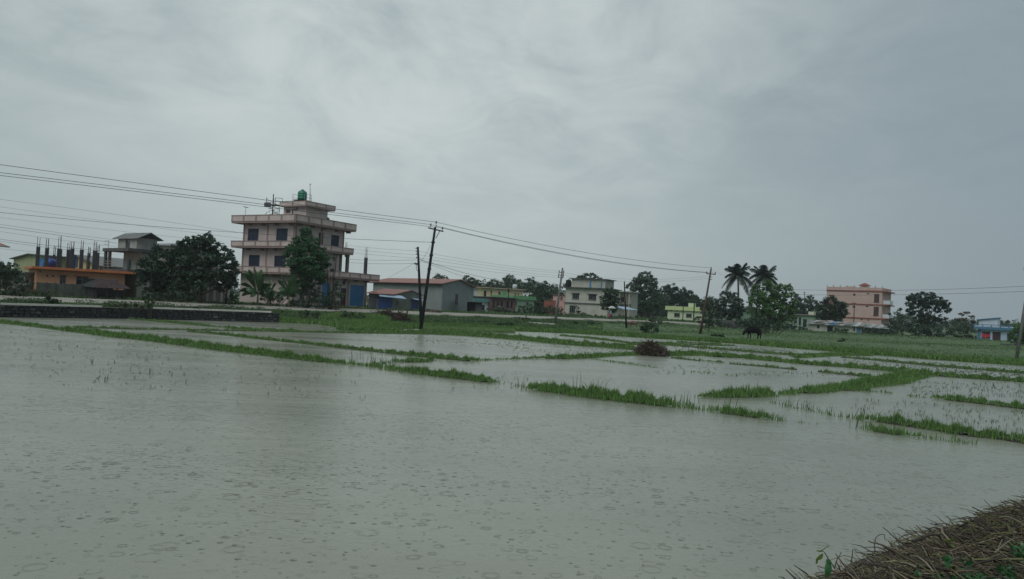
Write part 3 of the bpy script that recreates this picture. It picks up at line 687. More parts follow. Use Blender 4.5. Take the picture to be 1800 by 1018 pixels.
def window(root, h, m_frame, m_glass, base=0.0, side=False, nx=3, nz=2, lintel=None, sill=True, sgn=1, name='window', pane='pane', bars=.045, inset=.08):
    u0, u1, z0, z1 = h; a, b = sorted((base + inset * sgn, base + (inset + .05) * sgn)); mb = MB()
    def bx(mb, p0, p1, q0, q1, y0, y1):
        if side: mb.box(y0, y1, p0, p1, q0, q1)
        else: mb.box(p0, p1, y0, y1, q0, q1)
    fw_ = .06
    bx(mb, u0, u0 + fw_, z0, z1, a, b); bx(mb, u1 - fw_, u1, z0, z1, a, b); bx(mb, u0 + fw_, u1 - fw_, z0, z0 + fw_, a, b); bx(mb, u0 + fw_, u1 - fw_, z1 - fw_, z1, a, b)
    for i in range(1, nx):
        u = u0 + (u1 - u0) * i / nx; bx(mb, u - bars / 2, u + bars / 2, z0 + fw_, z1 - fw_, a + .004, b - .004)
    for i in range(1, nz):
        z = z0 + (z1 - z0) * (i / nz if nz != 2 else .68); bx(mb, u0 + fw_, u1 - fw_, z - bars / 2, z + bars / 2, a + .008, b - .008)
    w = mb.build(name, m_frame, root)
    p0, p1 = sorted((base + (inset + .022) * sgn, base + (inset + .032) * sgn))
    for i in range(nx):
        g = MB(); s0, s1 = u0 + (u1 - u0) * i / nx, u0 + (u1 - u0) * (i + 1) / nx
        bx(g, s0 + .035, s1 - .035, z0 + .035, z1 - .035, p0, p1); g.build(pane, m_glass, w)
    if sill:
        g = MB(); c, d = sorted((base - .09 * sgn, base + .07 * sgn)); bx(g, u0 - .08, u1 + .08, z0 - .09, z0 - .004, c, d); g.build('sill', lintel or m_frame, w)
    if lintel:
        g = MB(); c, d = sorted((base - .28 * sgn, base + .0 * sgn)); bx(g, u0 - .18, u1 + .18, z1 + .02, z1 + .10, c, d); g.build('sunshade', lintel, w)
    return w
def shutter(root, h, m, base=0.0, side=False, sgn=1, name='roller_shutter', vertical=False):
    u0, u1, z0, z1 = h; mb = MB(); n = int((u1 - u0) / .28 if vertical else (z1 - z0) / .17)
    for i in range(n):
        e = .012 * (i % 2); y0, y1 = sorted((base + (.08 + e) * sgn, base + .16 * sgn))
        if vertical:
            a, b = u0 + (u1 - u0) * i / n, u0 + (u1 - u0) * (i + 1) / n
            mb.box(y0, y1, a, b, z0, z1) if side else mb.box(a, b, y0, y1, z0, z1)
        else:
            a, b = z0 + (z1 - z0) * i / n, z0 + (z1 - z0) * (i + 1) / n
            mb.box(y0, y1, u0, u1, a, b) if side else mb.box(u0, u1, y0, y1, a, b)
    return mb.build(name, m, root)
def rebar_on(root_col, x, y, z, s, h, lean=.03):
    mb = MB()
    for i, (a, b) in enumerate(((-1, -1), (1, -1), (1, 1), (-1, 1))):
        mb.tube([(x + a * s, y + b * s, z - .03), (x + a * s * random.uniform(.8, 1.1) + random.uniform(-lean, lean), y + b * s, z + h * random.uniform(.75, 1.05))], .022, 4, False)
    for k in range(2): zz = z + h * (.12 + .15 * k); mb.tube([(x - s, y - s, zz), (x + s, y - s, zz), (x + s, y + s, zz), (x - s, y + s, zz), (x - s, y - s, zz)], .012, 3, False)
    return mb.build('rebar', REBAR, root_col)

# ------------------------------------------------------------------ big pink house
def pink_house():
    # outer parapet corner at the near corner; right face runs to px 626, left face to px 407
    K = 91.0 / 86.0
    f0 = Fr(520, 91.0, 626.5, 91.0 * 1.104, z0=1.2, py=385)
    f = Fr.__new__(Fr); f.ang = f0.ang; f.ux = f0.ux; f.uy = f0.uy; OH = 1.05
    f.o = f0.o + f.ux * OH + f.uy * OH; f.w = f0.w - OH; f.o.z = 1.2
    root = f.thing('pink_house', 'large pink concrete house of four storeys with wide parapet balconies and blue shutters', 'house')
    LW = -f.pl(407, 376, -OH)[0] if False else None
    # extents on the outer planes
    xr = f.pf(626.5, 402, -OH)[0]; yl = f.pl(407, 383, -OH)[0]
    XW = xr - OH; YW = yl - OH                                   # wall extents
    lv = {}
    for k, (yt, yb) in {'roof': (376, 388.5), 'b3': (423.5, 434), 'b2': (470, 481)}.items():
        lv[k] = (f.pf(520, yb, -OH)[1], f.pf(520, yt, -OH)[1])
    zr, z3, z2 = lv['roof'], lv['b3'], lv['b2']
    XG = f.pf(643.5, 520)[0]; xg_out = f.pf(667, 493, -OH)[0]; x3_out = f.pf(621.5, 443, -OH)[0]
    x2w = f.pf(596, 465)[0]                                       # second storey stops short of the porch
    T = .22
    win_l_top = [f.rect(435.5, 402, 454.5, 423, 0, True), f.rect(485.5, 401.6, 505.5, 423, 0, True)]
    win_l_mid = [f.rect(437, 448.3, 456.3, 469, 0, True), f.rect(482, 449.5, 501.5, 470, 0, True)]
    win_r_top = [f.rect(582, 413.5, 596, 434, 0)]
    door_r = f.rect(560, 409, 568.6, 431, 0); vent_r = f.rect(563.8, 401.5, 568, 406.5, 0)
    sh1 = f.rect(565.5, 497.5, 579, 536.5, 0); sh2 = f.rect(615.2, 501.5, 640, 538, 0); dr = f.rect(598.6, 506.5, 608.8, 538.5, 0); vt = f.rect(602, 494, 607.5, 500.5, 0)
    mb = MB(); c0 = zr[0] + .02
    wall_face(mb, 0, XW, z3[1] - .5, c0, win_r_top + [door_r, vent_r], T); wall_face(mb, T, YW, z3[1] - .5, c0, win_l_top, T, 0, True)
    mb.box(XW - T, XW, T, YW, z3[1] - .5, c0); mb.box(T, XW - T, YW - T, YW, z3[1] - .5, c0)
    wall = mb.build('wall', PINK, root); tag(wall, None)
    mb = MB(); x2 = x2w
    b0, b1 = z2[1] - .5, z3[0] + .3
    wall_face(mb, 0, x2, b0, z3[1] - .504, [], T); wall_face(mb, T, YW, b0, z3[1] - .504, win_l_mid, T, 0, True); mb.box(x2 - T, x2, T, YW, b0, z3[1] - .504); mb.box(T, x2 - T, YW - T, YW, b0, z3[1] - .504)
    mb.build('wall', PINK, root)
    mb = MB(); g1 = z2[1] - .504
    wall_face(mb, 0, XG, -.3, g1, [sh1, sh2, dr, vt], T); wall_face(mb, T, YW, -.3, g1, [], T, 0, True); mb.box(XG - T, XG, T, YW, -.3, g1); mb.box(T, XG - T, YW - T, YW, -.3, g1)
    mb.build('wall', PINK, root)
    # corner pilaster strips and vertical joints
    for y in (YW - .3, YW * .5, .02): MB().box(-.03, -.002, y, y + .28, z2[1], zr[0]).build('pilaster', PINK_D, root)
    for x in (.02, XW * .5, XW - .3): MB().box(x, x + .28, -.03, -.002, z3[1], zr[0]).build('pilaster', PINK_D, root)
    for x in (.02, sh1[0] - .55, sh2[0] - .62, sh2[1] + .08): MB().box(x, x + .36, -.05, -.002, 0, z2[0]).build('pilaster', PINK_D, root)
    # parapet bands: slab, posts, panels, coping
    def band(z0, z1, xo, yo, x0=-OH, y0=-OH, step=2.15, xend=True):
        th = .12; m = MB(); m.box(x0 + .02, xo - .02, y0 + .02, yo - .02, z0 - .16, z0 + .02); sl_ = m.build('slab', PINK_D, root)
        for x in np.arange(x0 + 1.5, xo - .3, 2.15): MB().box(x, x + .2, y0 + .35, .0 - .004, z0 - .42, z0 - .162).build('bracket', PINK_D, root)
        for y in np.arange(y0 + 1.5, yo - .3, 2.3): MB().box(x0 + .35, -.004, y, y + .2, z0 - .42, z0 - .162).build('bracket', PINK_D, root)
        c = MB(); e = .04
        c.box(x0 - e, xo + e, y0 - e, y0 + th + e, z1 - .07, z1); c.box(x0 - e, x0 + th + e, y0 + th + e, yo + e, z1 - .07, z1); c.box(xo - th - e, xo + e, y0 + th + e, yo + e, z1 - .07, z1); c.box(x0 + th + e, xo - th - e, yo - th - e, yo + e, z1 - .07, z1)
        c.box(x0 - .02, xo + .02, y0 - .02, y0 - .002 + th, z0 + .02, z0 + .10); c.box(x0 - .02, x0 + th, y0 + th, yo + .02, z0 + .02, z0 + .10)
        c.build('coping', PINK_D, root)
        def run(a, b, axis, base):
            n = max(1, round((b - a) / step)); s_ = (b - a) / n
            for i in range(n + 1):
                u = a + s_ * i; u0_, u1_ = max(a, u - .14), min(b, u + .14); p = MB()
                q0, q1 = (base - .025, base + th + .02)
                p.box(u0_, u1_, q0, q1, z0 + .10, z1 - .07) if axis == 'x' else p.box(q0, q1, u0_, u1_, z0 + .10, z1 - .07)
                p.build('parapet_post', PINK_D, root)
                if i < n:
                    p = MB(); v0, v1 = u1_, min(b, u + s_) - .14
                    p.box(v0, v1, base + .01, base + th, z0 + .10, z1 - .07) if axis == 'x' else p.box(base + .01, base + th, v0, v1, z0 + .10, z1 - .07)
                    p.build('parapet_panel', PINK_P, root)
        run(x0, xo, 'x', y0); run(y0 + th + .03, yo, 'y', x0)
        p = MB(); p.box(xo - th, xo - .01, y0 + th + .03, yo, z0 + .1, z1 - .07); p.box(x0 + th, xo - th, yo - th, yo - .01, z0 + .1, z1 - .07); p.build('parapet_panel', PINK_P, root)
    band(zr[0], zr[1], xr, yl); band(z3[0], z3[1], x3_out, f.pl(406, 430, -OH)[0]); band(z2[0], z2[1], xg_out, f.pl(405, 476, -OH)[0])
    # floor slabs under the parapets inside
    # stair tower on the roof
    # find local point of the tower corner: set back 1.9 m behind the left wall plane
    tx = 1.3
    ty0, _ = f.pl(539, 356, tx)                       # along y on plane x = tx
    zt1 = f.pl(539, 352.5, tx)[1]; zt0 = f.pl(539, 360.5, tx)[1]
    xo = f.pf(590, 364, ty0)[0]; yo = f.pl(492, 352, tx)[0]
    oh = .55
    mb = MB(); a, b, c_, d_ = tx + oh, xo - oh - .25, ty0 + oh, yo - .2
    hw_ = f.rect(502.5, 369, 510.5, 374.5, a, True)
    wall_face(mb, c_ + T, d_, zr[0], zt0, [hw_], T, a, True); wall_face(mb, a, b, zr[0], zt0, [], T, c_); mb.box(b - T, b, c_ + T, d_, zr[0], zt0); mb.box(a + T, b - T, d_ - T, d_, zr[0], zt0)
    mb.build('stair_tower_wall', PINK, root)
    v = MB(); v.box(a + .06, a + .12, hw_[0], hw_[1], hw_[2], hw_[3]); v.build('vent', MAROON, root)
    band_x0, band_y0 = tx, ty0
    def band2(z0, z1, x0, xo, y0, yo):
        m = MB(); m.box(x0 + .02, xo - .02, y0 + .02, yo - .02, z0 - .12, z0 + .02); m.build('slab', PINK_D, root)
        c = MB(); th = .12; c.box(x0 - .03, xo + .03, y0 - .03, y0 + th, z1 - .05, z1); c.box(x0 - .03, x0 + th, y0 + th, yo, z1 - .05, z1); c.box(xo - th, xo + .03, y0 + th, yo, z1 - .05, z1); c.box(x0 + th, xo - th, yo - th, yo, z1 - .05, z1); c.build('coping', PINK_D, root)
        for ax, A, B_ in (('x', x0, xo), ('y', y0 + th + .02, yo)):
            n = max(1, round((B_ - A) / 2.0)); s_ = (B_ - A) / n
            for i in range(n + 1):
                u = A + s_ * i; q0, q1 = max(A, u - .1), min(B_, u + .1); p = MB(); base = y0 if ax == 'x' else x0
                p.box(q0, q1, base - .02, base + th, z0 + .02, z1 - .05) if ax == 'x' else p.box(base - .02, base + th, q0, q1, z0 + .02, z1 - .05); p.build('parapet_post', PINK_D, root)
                if i < n:
                    p = MB(); e0, e1 = q1, min(B_, u + s_) - .1
                    p.box(e0, e1, base + .01, base + th - .01, z0 + .02, z1 - .05) if ax == 'x' else p.box(base + .01, base + th - .01, e0, e1, z0 + .02, z1 - .05); p.build('parapet_panel', PINK_P, root)
        p = MB(); p.box(xo - th, xo - .01, y0 + th, yo, z0 + .02, z1 - .05); p.box(x0 + th, xo - th, yo - th, yo - .01, z0 + .02, z1 - .05); p.build('parapet_panel', PINK_P, root)
    band2(zt0, zt1, tx, xo, ty0, yo)
    m = MB(); m.box(.05, XW - .05, .05, YW - .05, zr[0] + .022, zr[0] + .1); m.build('roof', CONC, root)
    # windows, doors, shutters
    for h in win_l_top + win_l_mid: window(root, h, FRAMEB, GLASSB, 0, True, 3, 2, sill=True)
    for h in win_r_top: window(root, h, FRAMEB, GLASSB, 0, False, 3, 2)
    d = MB(); d.box(door_r[0], door_r[1], .08, .14, door_r[2], door_r[3]); d.build('door', GLASSM, root)
    d = MB(); d.box(vent_r[0], vent_r[1], .08, .14, vent_r[2], vent_r[3]); d.build('vent', FRAMEB, root)
    d = MB(); d.box(vt[0], vt[1], .08, .14, vt[2], vt[3]); d.build('vent', FRAMEB, root)
    shutter(root, sh1, SHUT); shutter(root, sh2, SHUT)
    d = MB(); d.box(dr[0], dr[1], .10, .15, dr[2], dr[3]); d.box(dr[0] + .1, dr[1] - .1, .085, .10, dr[2] + .2, dr[3] - .2); d.build('door', GLASSM, root)
    # porch columns on the second floor and the stub on the ground-floor roof
    for px in (600, 612.5):
        x = f.pf(px, 465)[0]; m = MB(); m.box(x - .17, x + .17, .05, .39, z2[0] + .02, z3[0] - .17); m.build('column', CONC, root)
    m = MB(); xx = f.pf(607, 465, 3.4)[0]
    x = f.pf(645.8, 465)[0] - .15; ct = f.pf(646, 453)[1]; m = MB(); m.box(x - .17, x + .17, .0, .34, z2[0] + .02, ct); c = m.build('column', CONC_D, root); rebar_on(c, x, .17, ct, .11, 1.5)
    x3 = f.pf(614.5, 440)[0]
    m = MB(); zz = f.pf(614, 433)[1]; m.box(x3 - .12, x3 + .12, .5, .74, z3[0] + .1, zz - .3); c = m.build('column', CONC_D, root); rebar_on(c, x3, .62, zz - .3, .08, .9)
    # bottles of junk on the porch roof corner
    # drain pipe: black elbow on the tower
    u, zz = f.pl(515, 371, a); m = MB(); m.tube([(a - .06, u, zz - .4), (a - .06, u, zz + .15), (a - .06, u - .75, zz + .18), (a - .06, u - .75, zt0 - .1)], .05, 6); m.build('pipe', STEEL, root)
    # spiral stair at the back left of the tower
    sy, sz = f.pl(477, 372, a); cxx, cyy = a + .2, sy; m = MB(); z0_ = zr[0] + .05; ztop = f.pl(480, 361, a)[1]
    st = MB(); st.tube([(cxx, cyy, z0_), (cxx, cyy, f.pl(479.5, 341, a)[1])], .06, 8); sp = st.build('spiral_stair', STEEL, root)
    n = 12
    for i in range(n):
        w = .55 * i + 2.4; z = z0_ + (ztop - z0_) * (i + 1) / n; t = MB(); c1, s1, c2, s2 = math.cos(w), math.sin(w), math.cos(w + .5), math.sin(w + .5)
        b = [(cxx, cyy), (cxx + .85 * c1, cyy + .85 * s1), (cxx + .85 * c2, cyy + .85 * s2)]
        t.v = [(x, y, z) for x, y in b] + [(x, y, z + .04) for x, y in b]; t.f = [(2, 1, 0), (3, 4, 5), (0, 1, 4, 3), (1, 2, 5, 4), (2, 0, 3, 5)]; t.build('tread', STEEL, sp)
    hr = MB()
    for dz_ in (.5, .95): hr.tube([(cxx + .87 * math.cos(.55 * i + 2.4), cyy + .87 * math.sin(.55 * i + 2.4), z0_ + (ztop - z0_) * (i + 1) / n + dz_) for i in range(n)], .022, 5)
    for i in range(n): w = .55 * i + 2.4; z = z0_ + (ztop - z0_) * (i + 1) / n; hr.tube([(cxx + .87 * math.cos(w), cyy + .87 * math.sin(w), z), (cxx + .87 * math.cos(w), cyy + .87 * math.sin(w), z + .95)], .018, 4)
    hr.build('handrail', STEEL, sp)
    lp = MB(); lp.box(cxx - .6, cxx + .7, cyy - 1.0, cyy + .6, ztop + .02, ztop + .10); lp.build('landing', CONC, sp)
    gr = MB(); zz = ztop + .1
    P4 = [(cxx - .55, cyy - .95), (cxx + .65, cyy - .95), (cxx + .65, cyy + .55), (cxx - .55, cyy + .55)]
    for x_, y_ in P4: gr.tube([(x_, y_, zz), (x_, y_, zz + .85)], .025, 5)
    for h_ in (.45, .85): gr.tube([(*P4[0], zz + h_), (*P4[1], zz + h_), (*P4[2], zz + h_)], .02, 5)
    gr.build('guard_rail', STEEL, sp)
    pc = MB(); pc.box(cxx - .75, cxx - .65, cyy - .3, cyy + .75, zz - .35, zz + .2); pc.build('guard_panel', CONC_D, sp)
    # rooftop things
    def on(x, y, z): return f.o + f.ux * x + f.uy * y + Vector((0, 0, z))
    tu = f.pl(531, 352, tx + .9)[0]; tz = zt1 + .0
    t = empty('water_tank', on(tx + .9, tu, zt0 + .022 + (zt1 - zt0) * .0), f.ang, 'round green plastic water tank on top of the pink house', 'water tank')
    hh = zt1 - zt0
    s_ = MB();
    for x_, y_ in ((-.6, -.6), (.6, -.6), (.6, .6), (-.6, .6)): s_.box(x_ - .04, x_ + .04, y_ - .04, y_ + .04, 0, hh + .1)
    s_.box(-.75, .75, -.75, .75, hh + .1, hh + .17); s_.build('stand', STEEL, t)
    r_ = .56; b_ = MB(); z_ = hh + .172
    prof = [(.50, 0), (.56, .05), (.56, .22), (.585, .25), (.56, .28), (.56, .52), (.585, .55), (.56, .58), (.56, .82), (.58, .85), (.555, .88), (.52, 1.02), (.36, 1.16), (.17, 1.2), (.17, 1.28), (.12, 1.32), (.001, 1.33)]
    b_.lathe([(r, z + z_) for r, z in prof], 20); b_.build('tank_body', TANKG, t, True)
    l_ = MB(); l_.lathe([(.2, z_ + 1.24), (.2, z_ + 1.30), (.001, z_ + 1.335)], 14); l_.build('lid', STEEL, t, True)
    for sgn_ in (-1, 1):
        g_ = MB(); y_ = sgn_ * .98
        for x_ in (-.6, .6): g_.tube([(x_, y_, hh - .1), (x_, y_, hh + .85)], .025, 5)
        for h_ in (.1, .45, .85): g_.tube([(-.6, y_, hh + h_), (.6, y_, hh + h_)], .02, 5)
        g_.build('side_rail', STEELM, t)
    au, az_ = f.pl(546.5, 350, tx + .8)
    an = empty('roof_pole', on(tx + 1.3, ty0 + .7, zt0), f.ang, 'tall thin grey pole standing beside the green tank', 'pole'); m = MB(); m.tube([(0, 0, 0), (-.03, 0, 1.2), (-.12, .03, 2.75)], [.055, .05, .03], 6); m.build('mast', STEELM, an)
    m = MB(); m.box(-.17, -.07, -.05, .08, 2.7, 2.82); m.build('cap', STEELM, an)
    def aerial(px, py_top, py_bot, plane, side, lab):
        if side: u, z = f.pl(px, py_bot, plane); _, z1_ = f.pl(px, py_top, plane); p = on(plane, u, z - .25)
        else: u, z = f.pf(px, py_bot, plane); _, z1_ = f.pf(px, py_top, plane); p = on(u, plane, z - .25)
        e = empty('tv_aerial', p, f.ang + .3, lab, 'aerial'); H = z1_ - z + .25; m = MB(); m.tube([(0, 0, 0), (0, 0, H)], .022, 5); m.build('mast', STEEL, e)
        m = MB(); m.tube([(-.45, 0, H), (.45, 0, H - .05)], .018, 5)
        for k in range(5): x_ = -.42 + .2 * k; m.tube([(x_, -.2, H - .02), (x_, .2, H - .02)], .012, 4)
        m.build('crossbar', STEEL, e)
    aerial(431.5, 364, 376, 0, True, 'small T shaped aerial on the left end of the pink house roof')
    aerial(560.5, 370, 383, .3, False, 'small T shaped aerial on the roof in front of the stair tower')
    # rebar bundle lying on the wall edge, small junk
    j = MB(); x_, z_2 = f.pf(576.5, 384, 0.2); j.rough_box((x_, .2, z_2), (.16, .16, .14), .4); j.rough_box((x_ + .22, .3, z_2 - .08), (.14, .12, .1), .4); o = j.build('rubble', CONC_D, None); o.location = f.o; o.rotation_euler = (0, 0, f.ang)
    tag(o, 'small lump of dark rubble on the parapet right of the stair tower', 'rubble')
    return f, sh2, XG
PH = pink_house()

# ------------------------------------------------------------------ orange unfinished house with its columns
def orange_house():
    f = Fr(63, 80, 219, 85, py=500); root = f.thing('orange_house', 'low orange house with bare concrete columns and rebar rising from its flat roof', 'house')
    x1, zt_ = f.pf(219, 483); zr0 = f.pf(100, 474.5)[1]; zr1 = f.pf(100, 470.3)[1]
    wins = [f.rect(105, 484, 116, 502), f.rect(134, 486, 155, 501.5)]; vents = [f.rect(81.5, 483, 84.8, 486.5), f.rect(91.3, 483.5, 94.5, 487), f.rect(69.5, 475.8, 72, 478.5)]
    mb = MB(); DP = 9.0
    wall_face(mb, 0, f.w, -.4, zr0, wins + vents, .2); mb.box(0, .2, .2, DP, -.4, zr0); mb.box(f.w - .2, f.w, .2, DP, -.4, zr0); mb.box(.2, f.w - .2, DP - .2, DP, -.4, zr0); mb.build('wall', ORANGE, root)
    m = MB(); m.box(-.45, f.w + .95, -.75, DP + .3, zr0 + .002, zr1); m.build('roof_slab', ORANGE_D, root)
    for h in wins: window(root, h, FRAMEG, GLASS, 0, False, 2, 2, lintel=ORANGE_D, sill=False)
    for h in vents: m = MB(); m.box(h[0], h[1], .1, .15, h[2], h[3]); m.build('vent', GLASS, root)
    # fifteen columns: (px, top y, rebar top y, half width, row)
    cols = [(67.5, 434, 417, .17, 0), (83, 436, 418, .17, 0), (104.5, 437, 415, .19, 0), (120.5, 439, 425, .16, 2), (127.5, 437, 424, .17, 0), (144, 439, 422, .17, 0), (167, 441, 424, .18, 0),
            (95.5, 447.5, 430, .12, 5), (107.3, 448, 438, .1, 5), (172.5, 444.5, 430, .14, 3), (157, 445, 432, .13, 4), (154.5, 452, 445, .1, 8)]
    for px, ty, ry, hw_, row in cols:
        y = -.45 + row * 1.1 + .2; x, z = f.pf(px + (0 if row else 0), ty, y); z_r = f.pf(px, ry, y)[1]
        m = MB(); m.box(x - hw_, x + hw_, y - hw_, y + hw_, zr1 + .002, z)
        if hw_ == .13: m = MB(); m.box(x - hw_, x + hw_, y - hw_, y + hw_, zr1 + .002, z - .9); m.box(x - .06, x + .06, y - .06, y + .06, z - .9, z - .5); m.box(x - hw_, x + hw_, y - hw_, y + hw_, z - .5, z)
        c = m.build('column', CONC_C, root); rebar_on(c, x, y, z, hw_ * .62, max(.5, z_r - z))
    m = MB(); a = f.rect(56, 497, 66, 507)
    # blue drums and sheets standing on the roof
    x, z = f.pf(87.5, 466, 2.5); t = empty('water_tank', f.o + f.ux * x + f.uy * 2.5 + Vector((0, 0, zr1)), 0, 'dark blue plastic tank lying on the orange house roof between columns', 'water tank')
    m = MB(); m.lathe([(.3, 0), (.62, .03), (.66, .5), (.62, .72), (.38, .93), (.15, .98), (.15, 1.04), (.01, 1.05)], 16); m.build('tank_body', TANKB, t, True)
    m = MB(); m.lathe([(.16, 1.03), (.16, 1.09), (.01, 1.1)], 10); m.build('lid', TANKB, t, True)
    x0, x1_, z0, z1 = f.rect(129, 448, 133.5, 470, 4.5); s = MB()
    for k in range(6): u = x0 + (x1_ - x0) * k / 6; s.box(u, u + (x1_ - x0) / 6, 4.5 + .05 * (k % 2), 4.6, zr1 + .002, z1)
    o = s.build('blue_sheet', TANKB, None); o.location = f.o; o.rotation_euler = (0, 0, f.ang); tag(o, 'upright dark blue sheet standing on the orange roof behind the columns', 'sheet')
    return f
OH_F = orange_house()

def block(name, label, f, depth, z1, m_wall, band=None, band_mat=None, over=.35, wins=(), m_fr=FRAMEG, glass=GLASS, lintel=None, cat='house', nx=3, band_h=None, z0=-.4, doors=(), roof_mat=None):
    """flat-roofed house seen from its front; wins/doors are pixel boxes"""
    root = f.thing(name, label, cat); W_ = [f.rect(*w) for w in wins]; Dr = [f.rect(*w[:4]) for w in doors]
    mb = MB(); wall_face(mb, 0, f.w, z0, z1, W_ + Dr, .2); mb.box(0, .2, .2, depth, z0, z1); mb.box(f.w - .2, f.w, .2, depth, z0, z1); mb.box(.2, f.w - .2, depth - .2, depth, z0, z1)
    mb.build('wall', m_wall, root)
    m = MB(); m.box(-over, f.w + over, -over, depth + over, z1 + .002, z1 + .16); m.build('roof', roof_mat or band_mat or CONC, root)
    if band_h:
        m = MB(); e = over - .04; t = .12; a, b = z1 + .162, z1 + .16 + band_h
        m.box(-e, f.w + e, -e, -e + t, a, b); m.box(-e, -e + t, -e + t, depth + e, a, b); m.box(f.w + e - t, f.w + e, -e + t, depth + e, a, b); m.box(-e + t, f.w + e - t, depth + e - t, depth + e, a, b); m.build('parapet', band_mat or m_wall, root)
    for h in W_: window(root, h, m_fr, glass, 0, False, nx, 2, lintel=lintel, sill=True)
    for h, w in zip(Dr, doors):
        d = MB(); d.box(h[0], h[1], .1, .15, h[2], h[3]); d.box(h[0] + .12, h[1] - .12, .08, .1, h[2] + .15, h[3] - .15); d.build('door', w[4] if len(w) > 4 else GLASSM, root)
    return root
def gable_roof(root, x0, x1, y0, y1, z, rise, m, over=.3, axis='x', t=.07, name='roof', ribs=True, asym=.5):
    """axis: direction of the ridge"""
    if axis == 'x':
        ym = y0 + (y1 - y0) * asym
        for (ya, yb, za, zb) in ((y0 - over, ym, z - over * rise / (ym - y0), z + rise), (y1 + over, ym, z - over * rise / (y1 - ym), z + rise)):
            s = MB(); s.v = [(x0 - over, ya, za), (x1 + over, ya, za), (x1 + over, yb, zb), (x0 - over, yb, zb)] + [(x0 - over, ya, za + t), (x1 + over, ya, za + t), (x1 + over, yb, zb + t), (x0 - over, yb, zb + t)]
            s.f = [(3, 2, 1, 0), (4, 5, 6, 7), (0, 1, 5, 4), (1, 2, 6, 5), (2, 3, 7, 6), (3, 0, 4, 7)]
            if ribs:
                for x in np.arange(x0 - over, x1 + over, .5): s.tube([(x, ya, za + t), (x, yb, zb + t)], .03, 4, False)
            s.build(name, m, root)
    else:
        xm = x0 + (x1 - x0) * asym
        for (xa, xb, za, zb) in ((x0 - over, xm, z - over * rise / (xm - x0), z + rise), (x1 + over, xm, z - over * rise / (x1 - xm), z + rise)):
            s = MB(); s.v = [(xa, y0 - over, za), (xb, y0 - over, zb), (xb, y1 + over, zb), (xa, y1 + over, za)] + [(xa, y0 - over, za + t), (xb, y0 - over, zb + t), (xb, y1 + over, zb + t), (xa, y1 + over, za + t)]
            s.f = [(3, 2, 1, 0), (4, 5, 6, 7), (0, 1, 5, 4), (1, 2, 6, 5), (2, 3, 7, 6), (3, 0, 4, 7)]
            if ribs:
                for y in np.arange(y0 - over, y1 + over, .5): s.tube([(xa, y, za + t), (xb, y, zb + t)], .03, 4, False)
            s.build(name, m, root)

# grey concrete house with the gabled roof room
def grey_house():
    f = Fr(205, 91.5, 238, 89.0, py=470); root = f.thing('grey_house', 'unpainted grey concrete house with open balcony and a gabled room on top', 'house')
    z3b = f.pf(225, 443)[1]; z3t = f.pf(225, 437.5)[1]; z2b = f.pf(225, 478)[1]; z2t = f.pf(225, 474)[1]; zev = f.pf(225, 418)[1]
    x1 = f.w; DP = f.pl(276, 432, x1)[0]
    w3 = [f.rect(220.5, 421, 228.5, 437)]; w2 = [f.rect(223.5, 456, 229.5, 466)]
    m = MB(); wall_face(m, .0, x1, z3t, zev, w3, .2); m.box(0, .2, .2, DP, z3t, zev); m.box(x1 - .2, x1, .2, DP, z3t, zev); m.box(.2, x1 - .2, DP - .2, DP, z3t, zev)
    rise = f.pf(240, 408.5)[1] - zev
    m.build('wall', CONC_P, root)
    # gable end towards the right-front (ridge runs back): triangle wall on the front right part
    g = MB(); g.prismx([(0, zev), (DP, zev), (DP / 2, zev + rise)], x1 - .2, x1); g.prismx([(0, zev), (DP, zev), (DP / 2, zev + rise)], 0, .2); g.build('gable', CONC_D, root)
    gable_roof(root, -.35, x1 + .45, 0, DP, zev + .01, rise, TING, .35, 'x')
    window(root, w3[0], FRAMEG, GLASS, 0, False, 1, 1, sill=False)
    m = MB(); m.box(-1.15, x1 + .5, -1.2, DP, z3b, z3t - .002); m.build('floor_slab', CONC_D, root)
    m = MB(); m.tube([(-1.05, -1.1, z3t + .45), (.1, -1.1, z3t + .45)], .03, 5); m.tube([(-1.05, -1.1, z3t + .85), (.1, -1.1, z3t + .85)], .03, 5); m.tube([(0, -1.1, z3t), (0, -1.1, z3t + .85)], .03, 5); m.build('railing', STEELM, root)
    m = MB(); wall_face(m, .3, x1, z2t, z3b - .002, [], .2, .6); m.box(.3, .5, .8, DP, z2t, z3b - .002); m.box(x1 - .2, x1, .8, DP, z2t, z3b - .002); m.build('wall', CONC_P, root)
    d = MB(); h = f.rect(223.5, 455.5, 230, 473, .6); d.box(h[0], h[1], .56, .596, h[2], h[3]); d.build('door', GLASS, root)
    for x in (-.95, .0): m = MB(); m.box(x, x + .28, -1.1, -.82, z2t, z3b - .004); m.build('column', CONC_D, root)
    m = MB(); m.box(-.95, -.7, 3.0, 3.25, z2t, z3b - .004); m.build('column', CONC_D, root)
    m = MB(); m.box(-1.15, x1 + .5, -1.2, DP, z2b, z2t - .002); m.build('floor_slab', CONC_D, root)
    for k in range(3): m = MB(); zz = z2t + .25 + .3 * k; m.box(-1.0, 2.0, -1.12, -1.06, zz, zz + .07); m.build('rail', CONC, root)
    m = MB(); m.box(.4, x1, .3, DP, -.4, z2b - .002); m.build('wall', CONC_P, root)
    h = f.rect(227, 487, 243, 500, .3); m = MB(); m.box(h[0], h[1], .25, .298, h[2], h[3]); m.build('render_patch', WHITE, root)
grey_house()
